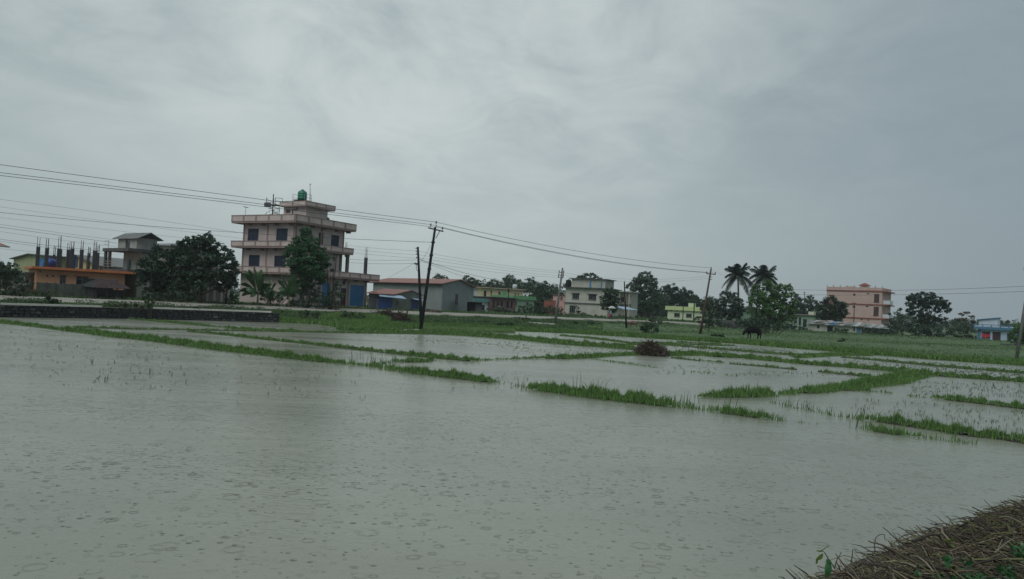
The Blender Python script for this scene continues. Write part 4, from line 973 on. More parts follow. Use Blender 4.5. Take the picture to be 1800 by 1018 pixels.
def flat_grey():
    f = Fr(274, 108, 316, 106, py=450); z = f.pf(298, 431)[1]; root = f.thing('grey_building', 'flat roofed grey building just showing over the dark trees', 'building')
    m = MB(); m.box(0, f.w, 0, 7, -.4, z); m.build('wall', CONC, root)
    zz = f.pf(298, 427)[1]
    m = MB(); m.v = [(-.4, -.5, z + .02), (f.w + .4, -.5, z + .02), (f.w + .4, 7.5, zz + .6), (-.4, 7.5, zz + .6), (-.4, -.5, z + .12), (f.w + .4, -.5, z + .12), (f.w + .4, 7.5, zz + .7), (-.4, 7.5, zz + .7)]; m.f = [(3, 2, 1, 0), (4, 5, 6, 7), (0, 1, 5, 4), (1, 2, 6, 5), (2, 3, 7, 6), (3, 0, 4, 7)]; m.build('roof', TING, root)
    for x in np.arange(.8, f.w - 1, 2.4): window(root, (x, x + 1.1, z - 1.7, z - .6), FRAMEG, GLASS, -.14, False, 2, 2, sill=False)
flat_grey()
# far left neighbours
def left_houses():
    f = Fr(24, 105, 83, 101, py=460); root = f.thing('olive_house', 'olive green house with shallow gabled roof behind the orange house columns', 'house'); ze = f.pf(26, 455)[1]; zp = f.pf(52, 447.5)[1]
    m = MB(); m.prism([(0, -.4), (f.w, -.4), (f.w, ze + .5), (f.w * .5, zp), (0, ze)], 0, 8); m.build('wall', OLIVE, root)
    s = MB()
    for (xa, za, xb, zb) in ((-.4, ze - .1, f.w * .5, zp), (f.w * .5, zp, f.w + .4, ze + .4)): s.prism([(xa, za + .02), (xb, zb + .02), (xb, zb + .14), (xa, za + .14)], -.4, 8.4)
    s.build('roof', TING, root)
    h = f.rect(68.5, 454, 77.5, 469); d = MB()
    for i in range(6): a = h[0] + (h[1] - h[0]) * i / 6; d.box(a, a + (h[1] - h[0]) / 6, -.06 - .015 * (i % 2), -.004, h[2], h[3])
    d.build('door', SHUT, root)
    f = Fr(132, 100, 176, 98, py=460); root = f.thing('ochre_house', 'small ochre house with sloping roof behind the right end of the orange house', 'house')
    zl, zr_ = f.pf(134, 450)[1], f.pf(174, 463)[1]; m = MB(); m.prism([(0, -.4), (f.w, -.4), (f.w, zr_ - .3), (f.w * .12, zl), (0, zl - .3)], 0, 7); m.build('wall', YELLOW, root)
    s = MB(); s.prism([(-.5, zl - .35), (f.w * .12, zl + .02), (f.w * .12, zl + .16), (-.5, zl - .2)], -.5, 7.4); s.prism([(f.w * .12, zl + .02), (f.w + .5, zr_ - .45), (f.w + .5, zr_ - .3), (f.w * .12, zl + .16)], -.5, 7.4); s.build('roof', TING, root)
    h = f.rect(134, 453, 137, 470); d = MB(); d.box(h[0], h[1], -.05, -.004, h[2], h[3]); d.build('door', GLASS, root)
    # red roof at the frame edge
    f = Fr(-45, 72, 8, 75, py=440); root = f.thing('red_roofed_house', 'house at the left picture edge showing only its red roof corner', 'house')
    ze = f.pf(8, 433)[1]; zt_ = f.pf(4, 421)[1]; m = MB(); m.box(0, f.w - 1.0, .4, 7, -.4, ze); m.build('wall', WHITE, root)
    m = MB(); m.v = [(-.5, -.4, ze), (f.w + .2, -.4, ze - .02), (f.w - .45, 1.2, zt_), (-.5, 1.2, zt_), (f.w - .45, 5.6, zt_), (-.5, 5.6, zt_), (f.w + .2, 7.6, ze), (-.5, 7.6, ze)]; m.f = [(0, 1, 2, 3), (3, 2, 4, 5), (5, 4, 6, 7), (1, 6, 4, 2), (0, 7, 6, 1), (0, 3, 5, 7)]; m.build('roof', TINR, root)
    m = MB(); m.box(-.5, f.w + .2, -.42, -.404, ze - .12, ze + .02); m.build('fascia', WHITE, root)
    # small pale wing with a white window beside the orange house
    f = Fr(44, 81, 62, 82, py=490); z1 = f.pf(50, 481)[1]; block('outbuilding', 'small grey outbuilding with white framed window against the orange house left end', f, 4, z1, CONC, over=.25, wins=[(46, 488.5, 53.5, 499)], m_fr=WHITEB, nx=1)
    # garden wall of the orange house
    f = Fr(66, 75.5, 170, 79.5, py=505); z1 = f.pf(120, 499)[1]; root = f.thing('garden_wall', 'low grey mossy garden wall in front of the orange house', 'wall')
    n = 7; st = f.w / n
    for i in range(n): m = MB(); m.box(i * st + .01, (i + 1) * st - .01, 0, .15, -.3, z1 - .02 * (i % 3)); m.build('panel', mat('mossy concrete', (.085, .10, .08), .9, .4, 1.5, .3, streak=.7), root)
    for i in range(n + 1): m = MB(); m.box(i * st - .1, i * st + .1, -.05, -.002, -.3, z1 + .04); m.build('pier', CONC_D, root)
    # tiled lean-to shed
    f = Fr(167, 77.5, 222, 80.0, py=510); root = f.thing('tiled_shed', 'dark open shed with old clay tile roof in front of the orange house', 'shed')
    ze = f.pf(190, 505)[1]; zt_ = f.pf(190, 491)[1]
    for x in (.15, f.w * .4, f.w * .72, f.w - .15): m = MB(); m.tube([(x, .1, -.3), (x, .1, ze)], .07, 6); m.build('post', BARK, root)
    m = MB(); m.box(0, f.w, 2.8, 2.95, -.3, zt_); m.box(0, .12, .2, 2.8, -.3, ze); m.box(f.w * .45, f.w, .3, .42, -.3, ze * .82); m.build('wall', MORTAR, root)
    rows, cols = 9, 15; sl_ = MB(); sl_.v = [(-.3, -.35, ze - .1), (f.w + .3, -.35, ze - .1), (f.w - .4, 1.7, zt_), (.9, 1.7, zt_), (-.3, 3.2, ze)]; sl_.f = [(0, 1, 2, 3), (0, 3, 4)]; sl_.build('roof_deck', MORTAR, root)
    for j in range(rows):
        for i in range(cols):
            t0, t1 = j / rows, (j + 1) / rows + .03; xa, xb = -.3 + 1.2 * t0, f.w + .3 - .7 * t0; u0_, u1_ = xa + (xb - xa) * i / cols, xa + (xb - xa) * (i + .94) / cols
            if random.random() < .05: continue
            P = lambda u, t, e: (u, -.35 + 2.05 * t, ze - .1 + (zt_ - ze + .1) * t + e); m = MB(); e = random.uniform(.03, .07)
            m.quad(P(u0_, t0, e), P(u1_, t0, e), P(u1_, t1, e * .5), P(u0_, t1, e * .5)); m.quad(P(u0_, t0, .0), P(u1_, t0, .0), P(u1_, t0, e), P(u0_, t0, e)); m.build('tile', TILE, root)
left_houses()
# pale boundary wall behind the dark trees
f = Fr(352, 87, 402, 89, py=515); root = f.thing('boundary_wall', 'pale grey boundary wall seen under the dark trees left of the pink house', 'wall'); n = 4; z1 = f.pf(375, 503)[1]
for i in range(n): m = MB(); m.box(f.w * i / n + .01, f.w * (i + 1) / n - .01, 0, .15, -.3, z1 + (0, .5, .2, -.1)[i]); m.build('panel', CONC, root)
for i in range(n + 1): m = MB(); m.box(f.w * i / n - .12, f.w * i / n + .12, -.06, -.003, -.3, z1 + .1); m.build('pier', WHITE, root)

# ------------------------------------------------------------------ warehouse and shutter shed
def warehouse():
    f = Fr(655, 124, 777, 112, py=520); root = f.thing('warehouse', 'long grey windowless warehouse with low red tin roof', 'warehouse')
    ze = f.pf(777, 498)[1]; f2 = Fr(777, 112, 832, 121, py=520)
    DP = f2.w
    # side direction of the gable wall in f's frame
    v = f2.o + f2.ux * f2.w - f.o; gx, gy = v.dot(f.ux), v.dot(f.uy); k = (gx - f.w) / gy
    zp = f2.pf(804, 492)[1]; ze2 = f2.pf(831, 505)[1]; zl = f.pf(665, 490)[1]
    m = MB(); hx = lambda y: f.w + k * y
    P = [(0, 0), (f.w, 0), (gx, gy), (k * gy, gy)]
    b = len(m.v); m.v += [(x, y, -.5) for x, y in P] + [(x, y, z) for (x, y), z in zip(P, (ze, ze, ze2, ze2))] + [(hx(gy * .5), gy * .5, zp), (k * gy * .5, gy * .5, zp)]
    m.f += [(0, 1, 5, 4), (1, 2, 6, 8, 5), (2, 3, 7, 6), (3, 0, 4, 9, 7)]; m.build('wall', GREYW, root)
    r = MB(); e = .45
    for (ya, za, yb, zb) in ((-e, ze - .1, gy * .5, zp + .03), (gy * .5, zp + .03, gy + e, ze2 - .1)):
        q = [(-e + k * ya, ya, za), (hx(ya) + e, ya, za), (hx(yb) + e, yb, zb), (-e + k * yb, yb, zb)]; bb = len(r.v); r.v += q + [(x, y, z + .09) for x, y, z in q]; r.f += [tuple(bb + t for t in q_) for q_ in ((3, 2, 1, 0), (4, 5, 6, 7), (0, 1, 5, 4), (1, 2, 6, 5), (2, 3, 7, 6), (3, 0, 4, 7))]
        for x in np.arange(-e, f.w + e, .6): r.tube([(x + k * ya, ya, za + .09), (x + k * yb, yb, zb + .09)], .03, 4, False)
    r.build('roof', TINR, root)
    m = MB(); m.box(-.4, f.w + .3, -.5, -.46, ze - .26, ze - .12); m.build('gutter', STEEL, root)
    h = f2.rect(800, 517, 804.5, 535); p = Vector((0, 0, 0))
    o1 = f.o; 
    def conv(x, y, z): w = f2.o + f2.ux * x + f2.uy * y - f.o; return (w.dot(f.ux), w.dot(f.uy), z)
    m = MB(); c = [conv(h[0], -.02, h[2]), conv(h[1], -.02, h[2]), conv(h[1], -.02, h[3]), conv(h[0], -.02, h[3])]; d_ = [conv(h[0], -.06, h[2]), conv(h[1], -.06, h[2]), conv(h[1], -.06, h[3]), conv(h[0], -.06, h[3])]
    m.v = c + d_; m.f = [(4, 5, 6, 7), (0, 4, 7, 3), (1, 2, 6, 5), (3, 7, 6, 2), (0, 1, 5, 4)]; m.build('panel', CONC_D, root)
    # lean-to at the gable's right
    g = Fr(827, 112.5, 838, 113.0, py=540); rt_ = g.thing('lean_to', 'small dark lean-to with flat tin roof against the warehouse gable', 'shed'); z1 = g.pf(820, 529.5)[1]
    m = MB(); m.box(.9, g.w + .9, .1, 3, -.4, z1 - .08); m.build('wall', CONC_D, rt_); m = MB(); m.box(-1.2, g.w + 1.2, -.4, 3.4, z1 - .07, z1); m.build('roof', TING, rt_)
    m = MB(); m.tube([(.05, .0, -.4), (.05, .0, z1 - .08)], .06, 6); m.build('post', STEEL, rt_)
warehouse()
def shed():
    f = Fr(648, 99, 694, 101, py=525); f2 = Fr(694, 101, 738, 108, py=525); root = f.thing('shutter_shed', 'small grey shed with red tin roof and two blue shutters beneath tin awnings', 'shed')
    ze = f.pf(690, 516.5)[1]; v = f2.o + f2.ux * f2.w - f.o; gx, gy = v.dot(f.ux), v.dot(f.uy); k = (gx - f.w) / gy; hx = lambda y: f.w + k * y
    zp = f2.pf(718, 511)[1] ; ze2 = f2.pf(737, 518)[1]
    def conv(x, y, z): w = f2.o + f2.ux * x + f2.uy * y - f.o; return (w.dot(f.ux), w.dot(f.uy), z)
    m = MB(); P = [(0, 0), (f.w, 0), (gx, gy), (k * gy, gy)]
    m.v += [(x, y, -.5) for x, y in P] + [(x, y, z) for (x, y), z in zip(P, (ze, ze, ze2, ze2))] + [(hx(gy * .55), gy * .55, zp), (k * gy * .55, gy * .55, zp)]
    m.f += [(0, 1, 5, 4), (1, 2, 6, 8, 5), (2, 3, 7, 6), (3, 0, 4, 9, 7)]; m.build('wall', mat('mossy grey plaster', (.15, .165, .145), .9, .2, 1, .2, streak=.6), root)
    r = MB(); e = .5
    for (ya, za, yb, zb) in ((-e, ze - .12, gy * .55, zp + .03), (gy * .55, zp + .03, gy + e, ze2 - .1)):
        q = [(-.1 + k * ya, ya, za), (hx(ya) + e * .6, ya, za), (hx(yb) + e * .6, yb, zb), (-.1 + k * yb, yb, zb)]; bb = len(r.v); r.v += q + [(x, y, z + .07) for x, y, z in q]; r.f += [tuple(bb + t for t in q_) for q_ in ((3, 2, 1, 0), (4, 5, 6, 7), (0, 1, 5, 4), (1, 2, 6, 5), (2, 3, 7, 6), (3, 0, 4, 7))]
        for x in np.arange(0, f.w, .5): r.tube([(x + k * ya, ya, za + .07), (x + k * yb, yb, zb + .07)], .025, 4, False)
    r.build('roof', TINR, root)
    h = f.rect(664, 519, 689, 540); shutter(root, (h[0], h[1], -.2, h[3]), SHUTD, -.24)
    h0 = f.rect(649, 513, 662, 540); m = MB(); m.box(.1, h0[1], -.06, -.003, -.3, h0[3]); m.build('panel', CONC_D, root)
    a = f.rect(665, 515, 706, 522); m = MB(); z_a = ze - .15
    m.v = [(a[0], -.05, z_a), (a[1], -.05, z_a - .1), (a[1] + .2, -1.1, z_a - .45), (a[0] - .3, -1.1, z_a - .28)]; m.v += [(x, y, z + .05) for x, y, z in m.v]; m.f = [(3, 2, 1, 0), (4, 5, 6, 7), (0, 1, 5, 4), (1, 2, 6, 5), (2, 3, 7, 6), (3, 0, 4, 7)]; m.build('awning', TINB, root)
    h = f2.rect(723, 528, 735, 545); m = MB()
    for i in range(12):
        z0_, z1_ = -.3 + (h[3] + .3) * i / 12, -.3 + (h[3] + .3) * (i + 1) / 12; e_ = -.05 - .015 * (i % 2)
        c = [conv(h[0], e_, z0_), conv(h[1], e_, z0_), conv(h[1], e_, z1_), conv(h[0], e_, z1_)]; b = len(m.v); m.v += c; m.f.append((b, b + 1, b + 2, b + 3))
    m.build('roller_shutter', SHUTD, root)
    m = MB(); q = [conv(h[0] - .4, -.06, h[3] + .25), conv(h[1] + 1.2, -.06, h[3] + .2), conv(h[1] + 1.2, -.9, h[3] - .02), conv(h[0] - .4, -.9, h[3] + .05)]; m.v = q + [(x, y, z + .05) for x, y, z in q]; m.f = [(3, 2, 1, 0), (4, 5, 6, 7), (0, 1, 5, 4), (1, 2, 6, 5), (2, 3, 7, 6), (3, 0, 4, 7)]; m.build('awning', TINB, root)
    h = f2.rect(697.5, 529, 699.5, 536); m = MB(); c = [conv(h[0], -.03, h[2]), conv(h[1], -.03, h[2]), conv(h[1], -.03, h[3]), conv(h[0], -.03, h[3])]; m.v = c; m.f = [(0, 1, 2, 3)]
    m.build('slot_window', GLASS, root)
shed()

# ------------------------------------------------------------------ houses of the middle distance
f = Fr(832, 138, 861, 141, py=540); z1 = f.pf(846, 531)[1]
block('blue_white_house', 'small pale blue house with teal parapet just right of the warehouse', f, 6, z1, WHITEB, band_mat=TEAL, band_h=.5, over=.35, wins=[(847, 536, 852.5, 546)], nx=2)
f = Fr(826, 152, 838, 153, py=520); z1 = f.pf(832, 509)[1]; block('upper_room', 'pale upper room behind the roof of the blue and teal house', f, 4, z1, WHITEB, over=.2, wins=[(830, 512, 833, 518)], nx=1)
f = Fr(863, 140, 906, 144, py=540); root = f.thing('maroon_building', 'dark maroon unplastered building with narrow vertical openings', 'building'); z1 = f.pf(884, 524)[1]
W_ = [f.rect(*w) for w in ((866, 528, 869, 541), (873, 530, 877, 540), (880, 530, 884, 541), (890, 531, 893, 541), (898, 530, 901, 541))]
m = MB(); wall_face(m, 0, f.w, -.4, z1, W_, .25); m.box(0, .2, .25, 6, -.4, z1); m.box(f.w - .2, f.w, .25, 6, -.4, z1); m.box(.2, f.w - .2, 5.8, 6, -.4, z1); m.build('wall', MAROON, root)
m = MB(); m.box(-.3, f.w + .3, -.4, 6.2, z1 + .002, z1 + .14); m.build('roof', CONC_D, root)
for h in W_: m = MB(); m.box(h[0], h[1], .12, .18, h[2], h[3]); m.build('opening', GLASS, root)
f = Fr(846, 168, 919, 173, py=515); z1 = f.pf(882, 508)[1]
yh = block('yellow_house', 'long pale yellow house with dark windows behind the maroon building', f, 7, z1, mat('pale yellow render', (.50, .46, .30), .85, .1, .7, streak=.35), band_mat=mat('buff roof edge', (.42, .36, .28), .85, .1, 1, streak=.3), over=.6, wins=[(876, 513.5, 880, 517), (905, 515, 907, 520), (910, 515.5, 912, 520)], nx=1, doors=[(850.5, 511, 855, 521, GLASS), (862.5, 511, 865, 521, BRICKR)])
m = MB(); h = f.rect(884, 513.5, 890.5, 518, -.4); m.box(h[0], h[1], -.4, -.36, h[2], h[3]); o = m.build('hanging_cloth', CLOTHG, None); o.location = f.o; o.rotation_euler = (0, 0, f.ang); tag(o, 'bright green cloth hanging on the front of the yellow house', 'cloth')
f = Fr(864, 160, 876, 161, py=510)
x, z = Fr(846, 168, 919, 173, py=515).pf(905, 502)
t = empty('water_tank', D(905, 504.5, 172), 0, 'small white water tank on the yellow house roof', 'water tank'); m = MB(); m.lathe([(.5, -.4), (.52, .3), (.4, .55), (.12, .62), (.01, .63)], 12); m.build('tank_body', WHITEB, t, True); m = MB(); m.lathe([(.14, .6), (.14, .68), (.01, .7)], 8); m.build('lid', STEEL, t)
f = Fr(901, 152, 939, 156, py=530); z1 = f.pf(920, 527)[1]; block('green_house', 'low house with bright green parapet mostly hidden behind plants', f, 6, z1, PALEG, band_mat=GREENW, band_h=f.pf(920, 520.5)[1] - z1 - .16, over=.3, wins=[(905, 530, 909, 536), (925, 531, 929, 537)], nx=2)
f = Fr(972, 163, 993, 162, py=525); z1 = f.pf(982, 519)[1]; block('rose_house', 'small rose pink house behind the leaning concrete pole', f, 5, z1, ROSE, band_mat=MAROON, over=.25, wins=[(985, 522, 989, 527)], nx=2)
f = Fr(956, 155, 976, 154, py=535); root = f.thing('red_wall', 'low red wall in front of the rose pink house', 'wall'); m = MB(); z1 = f.pf(965, 529)[1]; m.box(0, f.w, 0, .2, -.4, z1); m.build('wall', BRICKR, root); m = MB(); m.box(-.05, f.w + .05, -.05, .25, z1 + .002, z1 + .12); m.build('coping', MAROON, root)

def white_house():
    f = Fr(993, 151, 1066, 147.5, py=540); root = f.thing('white_house', 'two storey greyish white house with a smaller room on its roof', 'house')
    z2 = f.pf(1030, 533.5)[1]; z1 = f.pf(1030, 507)[1]; DP = 8
    wt = [f.rect(1006, 516, 1018, 525.5), f.rect(1034.5, 517.5, 1048, 527)]; wb = [f.rect(1001, 537, 1011, 549)]
    m = MB(); wall_face(m, 0, f.w, z2, z1, wt, .2); wall_face(m, 0, f.w, -.4, z2, wb, .2); m.box(0, .2, .2, DP, -.4, z1); m.box(f.w - .2, f.w, .2, DP, -.4, z1); m.box(.2, f.w - .2, DP - .2, DP, -.4, z1); m.build('wall', WHITE, root)
    m = MB(); m.box(-.2, f.w + .15, -.22, -.003, z2 - .08, z2 + .08); m.build('floor_band', CONC_D, root)
    m = MB(); m.box(-.55, f.w + .5, -.6, DP + .4, z1 + .002, z1 + .16); m.build('roof', CONC_D, root)
    for h in wt: window(root, h, FRAMEG, GLASS, 0, False, 4, 2, lintel=CONC_D)
    for h in wb: window(root, h, FRAMEG, GLASS, 0, False, 3, 2)
    y = 1.2; a = f.rect(1005, 489, 1064, 505, y); ztop = f.pf(1030, 490.8, y)[1]; x0, x1 = a[0], a[1]
    d1 = f.rect(1036.5, 494, 1039.5, 505, y); d2 = f.rect(1056.5, 496, 1058.5, 505, y)
    m = MB(); m.box(x0, x1, y, DP - 1, z1 + .162, ztop); m.build('roof_room_wall', WHITE, root)
    m = MB(); m.box(x0 - .5, x1 + .5, y - .45, DP - .8, ztop + .002, ztop + .14); m.build('roof', CONC_D, root)
    for h in (d1, d2): m = MB(); m.box(h[0], h[1], y - .05, y - .003, z1 + .165, h[3]); m.build('door', SHUT, root)
    tk = empty('water_tank', f.o + f.ux * (x0 - .9) + f.uy * 1.8 + Vector((0, 0, z1 + .162)), 0, 'black water tank at the left end of the white house roof', 'water tank')
    m = MB(); m.lathe([(.5, 0), (.55, .1), (.55, 1.1), (.45, 1.35), (.15, 1.5), (.01, 1.52)], 14); m.build('tank_body', STEEL, tk, True); m = MB(); m.lathe([(.17, 1.46), (.17, 1.55), (.01, 1.58)], 8); m.build('lid', STEEL, tk)
    # right wing with verandah
    f = Fr(1087, 157, 1107, 156, py=530); root = f.thing('white_wing', 'white two storey wing with columns and upstairs verandah right of the leafy tree', 'house'); zt_ = f.pf(1095, 513.5)[1]; zm = f.pf(1095, 534)[1]
    W_ = [f.rect(1089, 522, 1095, 531), f.rect(1101, 524, 1105, 532)]
    m = MB(); wall_face(m, 0, f.w, zm, zt_, W_, .2, .9); wall_face(m, 0, f.w, -.4, zm, [], .2, .9); m.box(f.w - .2, f.w, 1.1, 6, -.4, zt_); m.box(0, .2, 1.1, 6, -.4, zt_); m.build('wall', WHITE, root)
    m = MB(); m.box(-.4, f.w + .4, -.3, 6.2, zt_ + .002, zt_ + .2); m.build('roof', WHITE, root); m = MB(); m.box(-.2, f.w + .2, -.1, .9, zm - .15, zm); m.build('floor_slab', CONC, root)
    for h in W_: window(root, h, FRAMEG, GLASS, .9, False, 2, 2)
    for x in (.05, f.w * .55, f.w - .3): m = MB(); m.box(x, x + .25, 0, .25, zm, zt_ ); m.box(x, x + .25, 0, .25, -.4, zm - .152); m.build('column', WHITE, root)
    # canopy with blue tin
    f = Fr(1099, 138, 1119, 139.5, py=545); root = f.thing('canopy', 'open canopy with pale blue tin roof beside the road', 'canopy'); z1 = f.pf(1108, 543.5)[1]
    m = MB(); m.v = [(-.6, -.3, z1 - .1), (f.w + .1, -.3, z1 - .15), (f.w - .1, 2.6, z1 + .35), (-.6, 2.6, z1 + .4)]; m.v += [(a_, b_, c_ + .05) for a_, b_, c_ in m.v]; m.f = [(3, 2, 1, 0), (4, 5, 6, 7), (0, 1, 5, 4), (1, 2, 6, 5), (2, 3, 7, 6), (3, 0, 4, 7)]; m.build('roof', TINB, root)
    for x in (.1, f.w - .5): m = MB(); m.tube([(x, .0, -.3), (x, 0, z1 - .08)], .06, 6); m.build('post', WHITE, root)
    for x in (.1, f.w - .5): m = MB(); m.tube([(x, 2.3, -.3), (x, 2.3, z1 + .28)], .06, 6); m.build('post', WHITE, root)
white_house()
# lime house
f = Fr(1173.5, 174, 1240, 170, z0=1.05, py=550); zb = f.pf(1200, 546)[1]
lh = block('lime_house', 'low lime green house with bright parapet and two dark windows', f, 8, zb, LIME, band_mat=LIME_B, band_h=f.pf(1200, 539)[1] - zb - .16, over=.5, wins=[(1185, 550.5, 1195, 557), (1206, 551.5, 1216, 558)], nx=3)
h = f.rect(1210, 533, 1219, 541, 2); m = MB(); m.box(h[0], h[1], 2, 4, zb + .162, h[3]); m.build('roof_room', LIME, lh)
for a in ((1178, 545.5, 1181.5, 547), (1189, 545.5, 1192, 547)): h = f.rect(*a); m = MB(); m.box(h[0], h[1], -.05, -.003, h[2], h[3]); m.build('vent', GLASS, lh)
# dark compound wall under the dark tree
f = Fr(1258, 138, 1316, 135, py=570); root = f.thing('compound_wall', 'dark compound wall under the palms behind the field', 'wall'); z1 = f.pf(1290, 563.5)[1]; n = 6
for i in range(n): m = MB(); m.box(f.w * i / n + .01, f.w * (i + 1) / n - .01, 0, .2, -.5, z1); m.build('panel', CONC_D, root)
for i in range(n + 1): m = MB(); m.box(f.w * i / n - .12, f.w * i / n + .12, -.06, -.003, -.5, z1 + .08); m.build('pier', CONC_D, root)
f = Fr(1293, 144, 1302, 143, py=555); z1 = f.pf(1297, 546)[1]; block('pale_shed', 'narrow pale green shed between the dark tree and the bright tree', f, 3, z1, PALEG, over=.3)
# green house, tin shed row, salmon building
f = Fr(1381, 155, 1436, 152, z0=.55, py=560); z1 = f.pf(1410, 554)[1]
gh = block('pale_green_house', 'pale green single storey house half hidden left of the tin sheds', f, 6, z1, PALEG, over=.45, wins=[(1396.5, 559, 1401.5, 569)], nx=1, m_fr=WHITEB, doors=[(1404, 558, 1408, 572, GLASS), (1411.5, 561, 1418, 575, GLASS)])
h = f.rect(1421, 548, 1431, 554, 1); m = MB(); m.box(h[0], h[1], 1, 3, z1 + .162, h[3]); m.build('roof_room', LIME, gh)
def sheds():
    f = Fr(1421, 143, 1514, 138, z0=.5, py=575); root = f.thing('tin_shed', 'long low whitewashed shed with patched sheet roof before the salmon building', 'shed')
    z1 = f.pf(1465, 570.5)[1]; W_ = [f.rect(1436, 571, 1440.5, 577.5), f.rect(1500, 575, 1503, 583)]; Dd = [f.rect(1505.5, 575, 1513, 587), f.rect(1454, 573, 1464, 586)]
    m = MB(); wall_face(m, 0, f.w, -.4, z1 - .1, W_ + Dd, .15); m.box(0, .15, .15, 4, -.4, z1 - .1); m.box(f.w - .15, f.w, .15, 4, -.4, z1 - .1); m.box(.15, f.w - .15, 3.85, 4, -.4, z1 + .4); m.build('wall', WHITE, root)
    for h in W_: window(root, h, FRAMEG, GLASS, 0, False, 1, 1, sill=False)
    for h, mm in zip(Dd, (BLUE, GLASS)): m = MB(); m.box(h[0], h[1], .08, .12, h[2], h[3]); m.build('door', mm, root)
    n = 12
    for i in range(n):
        x0, x1 = -.4 + (f.w + .8) * i / n, -.4 + (f.w + .8) * (i + 1.06) / n; e = random.uniform(0, .09); t = random.uniform(-.06, .06); m = MB()
        m.v = [(x0, -.6, z1 - .15 + e), (x1, -.6, z1 - .15 + e + t), (x1, 4.3, z1 + .55 + e), (x0, 4.3, z1 + .55 + e)]; m.v += [(a, b, c + .04) for a, b, c in m.v]; m.f = [(3, 2, 1, 0), (4, 5, 6, 7), (0, 1, 5, 4), (1, 2, 6, 5), (2, 3, 7, 6), (3, 0, 4, 7)]
        m.build('roof_sheet', TARPB if i == 5 else (TING, TINW, CONC)[(i * 7) % 3], root)
    for i in range(16):
        x = random.uniform(.2, f.w - .4); y = random.uniform(-.3, 3); z = z1 - .1 + (y + .6) * .143 + .16; m = MB(); a = random.uniform(-.5, .5); L_ = random.uniform(.5, 1.2)
        m.tube([(x - L_ * math.cos(a), y - L_ * math.sin(a), z + .05), (x + L_ * math.cos(a), y + L_ * math.sin(a), z + random.uniform(.02, .3))], random.uniform(.04, .09), 5); m.build('roof_weight', random.choice((TINW, BARK_L, BARK)), root)
    f = Fr(1512, 138.5, 1560, 136, z0=.5, py=580); root = f.thing('tin_shed', 'sagging shed end with loose light sheets and poles on its roof', 'shed'); z1 = f.pf(1535, 576)[1]
    m = MB(); m.box(0, f.w, 0, .15, -.4, z1 - .1); m.box(0, f.w, 3.8, 4, -.4, z1); m.build('wall', CONC_D, root)
    for i in range(7):
        x0, x1 = -.2 + (f.w + .4) * i / 7, -.2 + (f.w + .4) * (i + 1.1) / 7; e = random.uniform(0, .2); m = MB()
        m.v = [(x0, -.5, z1 - .1 + e), (x1, -.5, z1 - .1), (x1 + .3, 4.2, z1 + .5), (x0 + .3, 4.2, z1 + .5 + e)]; m.v += [(a, b, c + .04) for a, b, c in m.v]; m.f = [(3, 2, 1, 0), (4, 5, 6, 7), (0, 1, 5, 4), (1, 2, 6, 5), (2, 3, 7, 6), (3, 0, 4, 7)]; m.build('roof_sheet', (TINW, TING)[i % 2], root)
    for i in range(6):
        x = f.w * (i + .5) / 6; m = MB(); m.tube([(x - .6, -.3, z1 + .05), (x + .7, 1.6, z1 + .75)], .06, 5); m.build('roof_pole', TINW, root)
sheds()
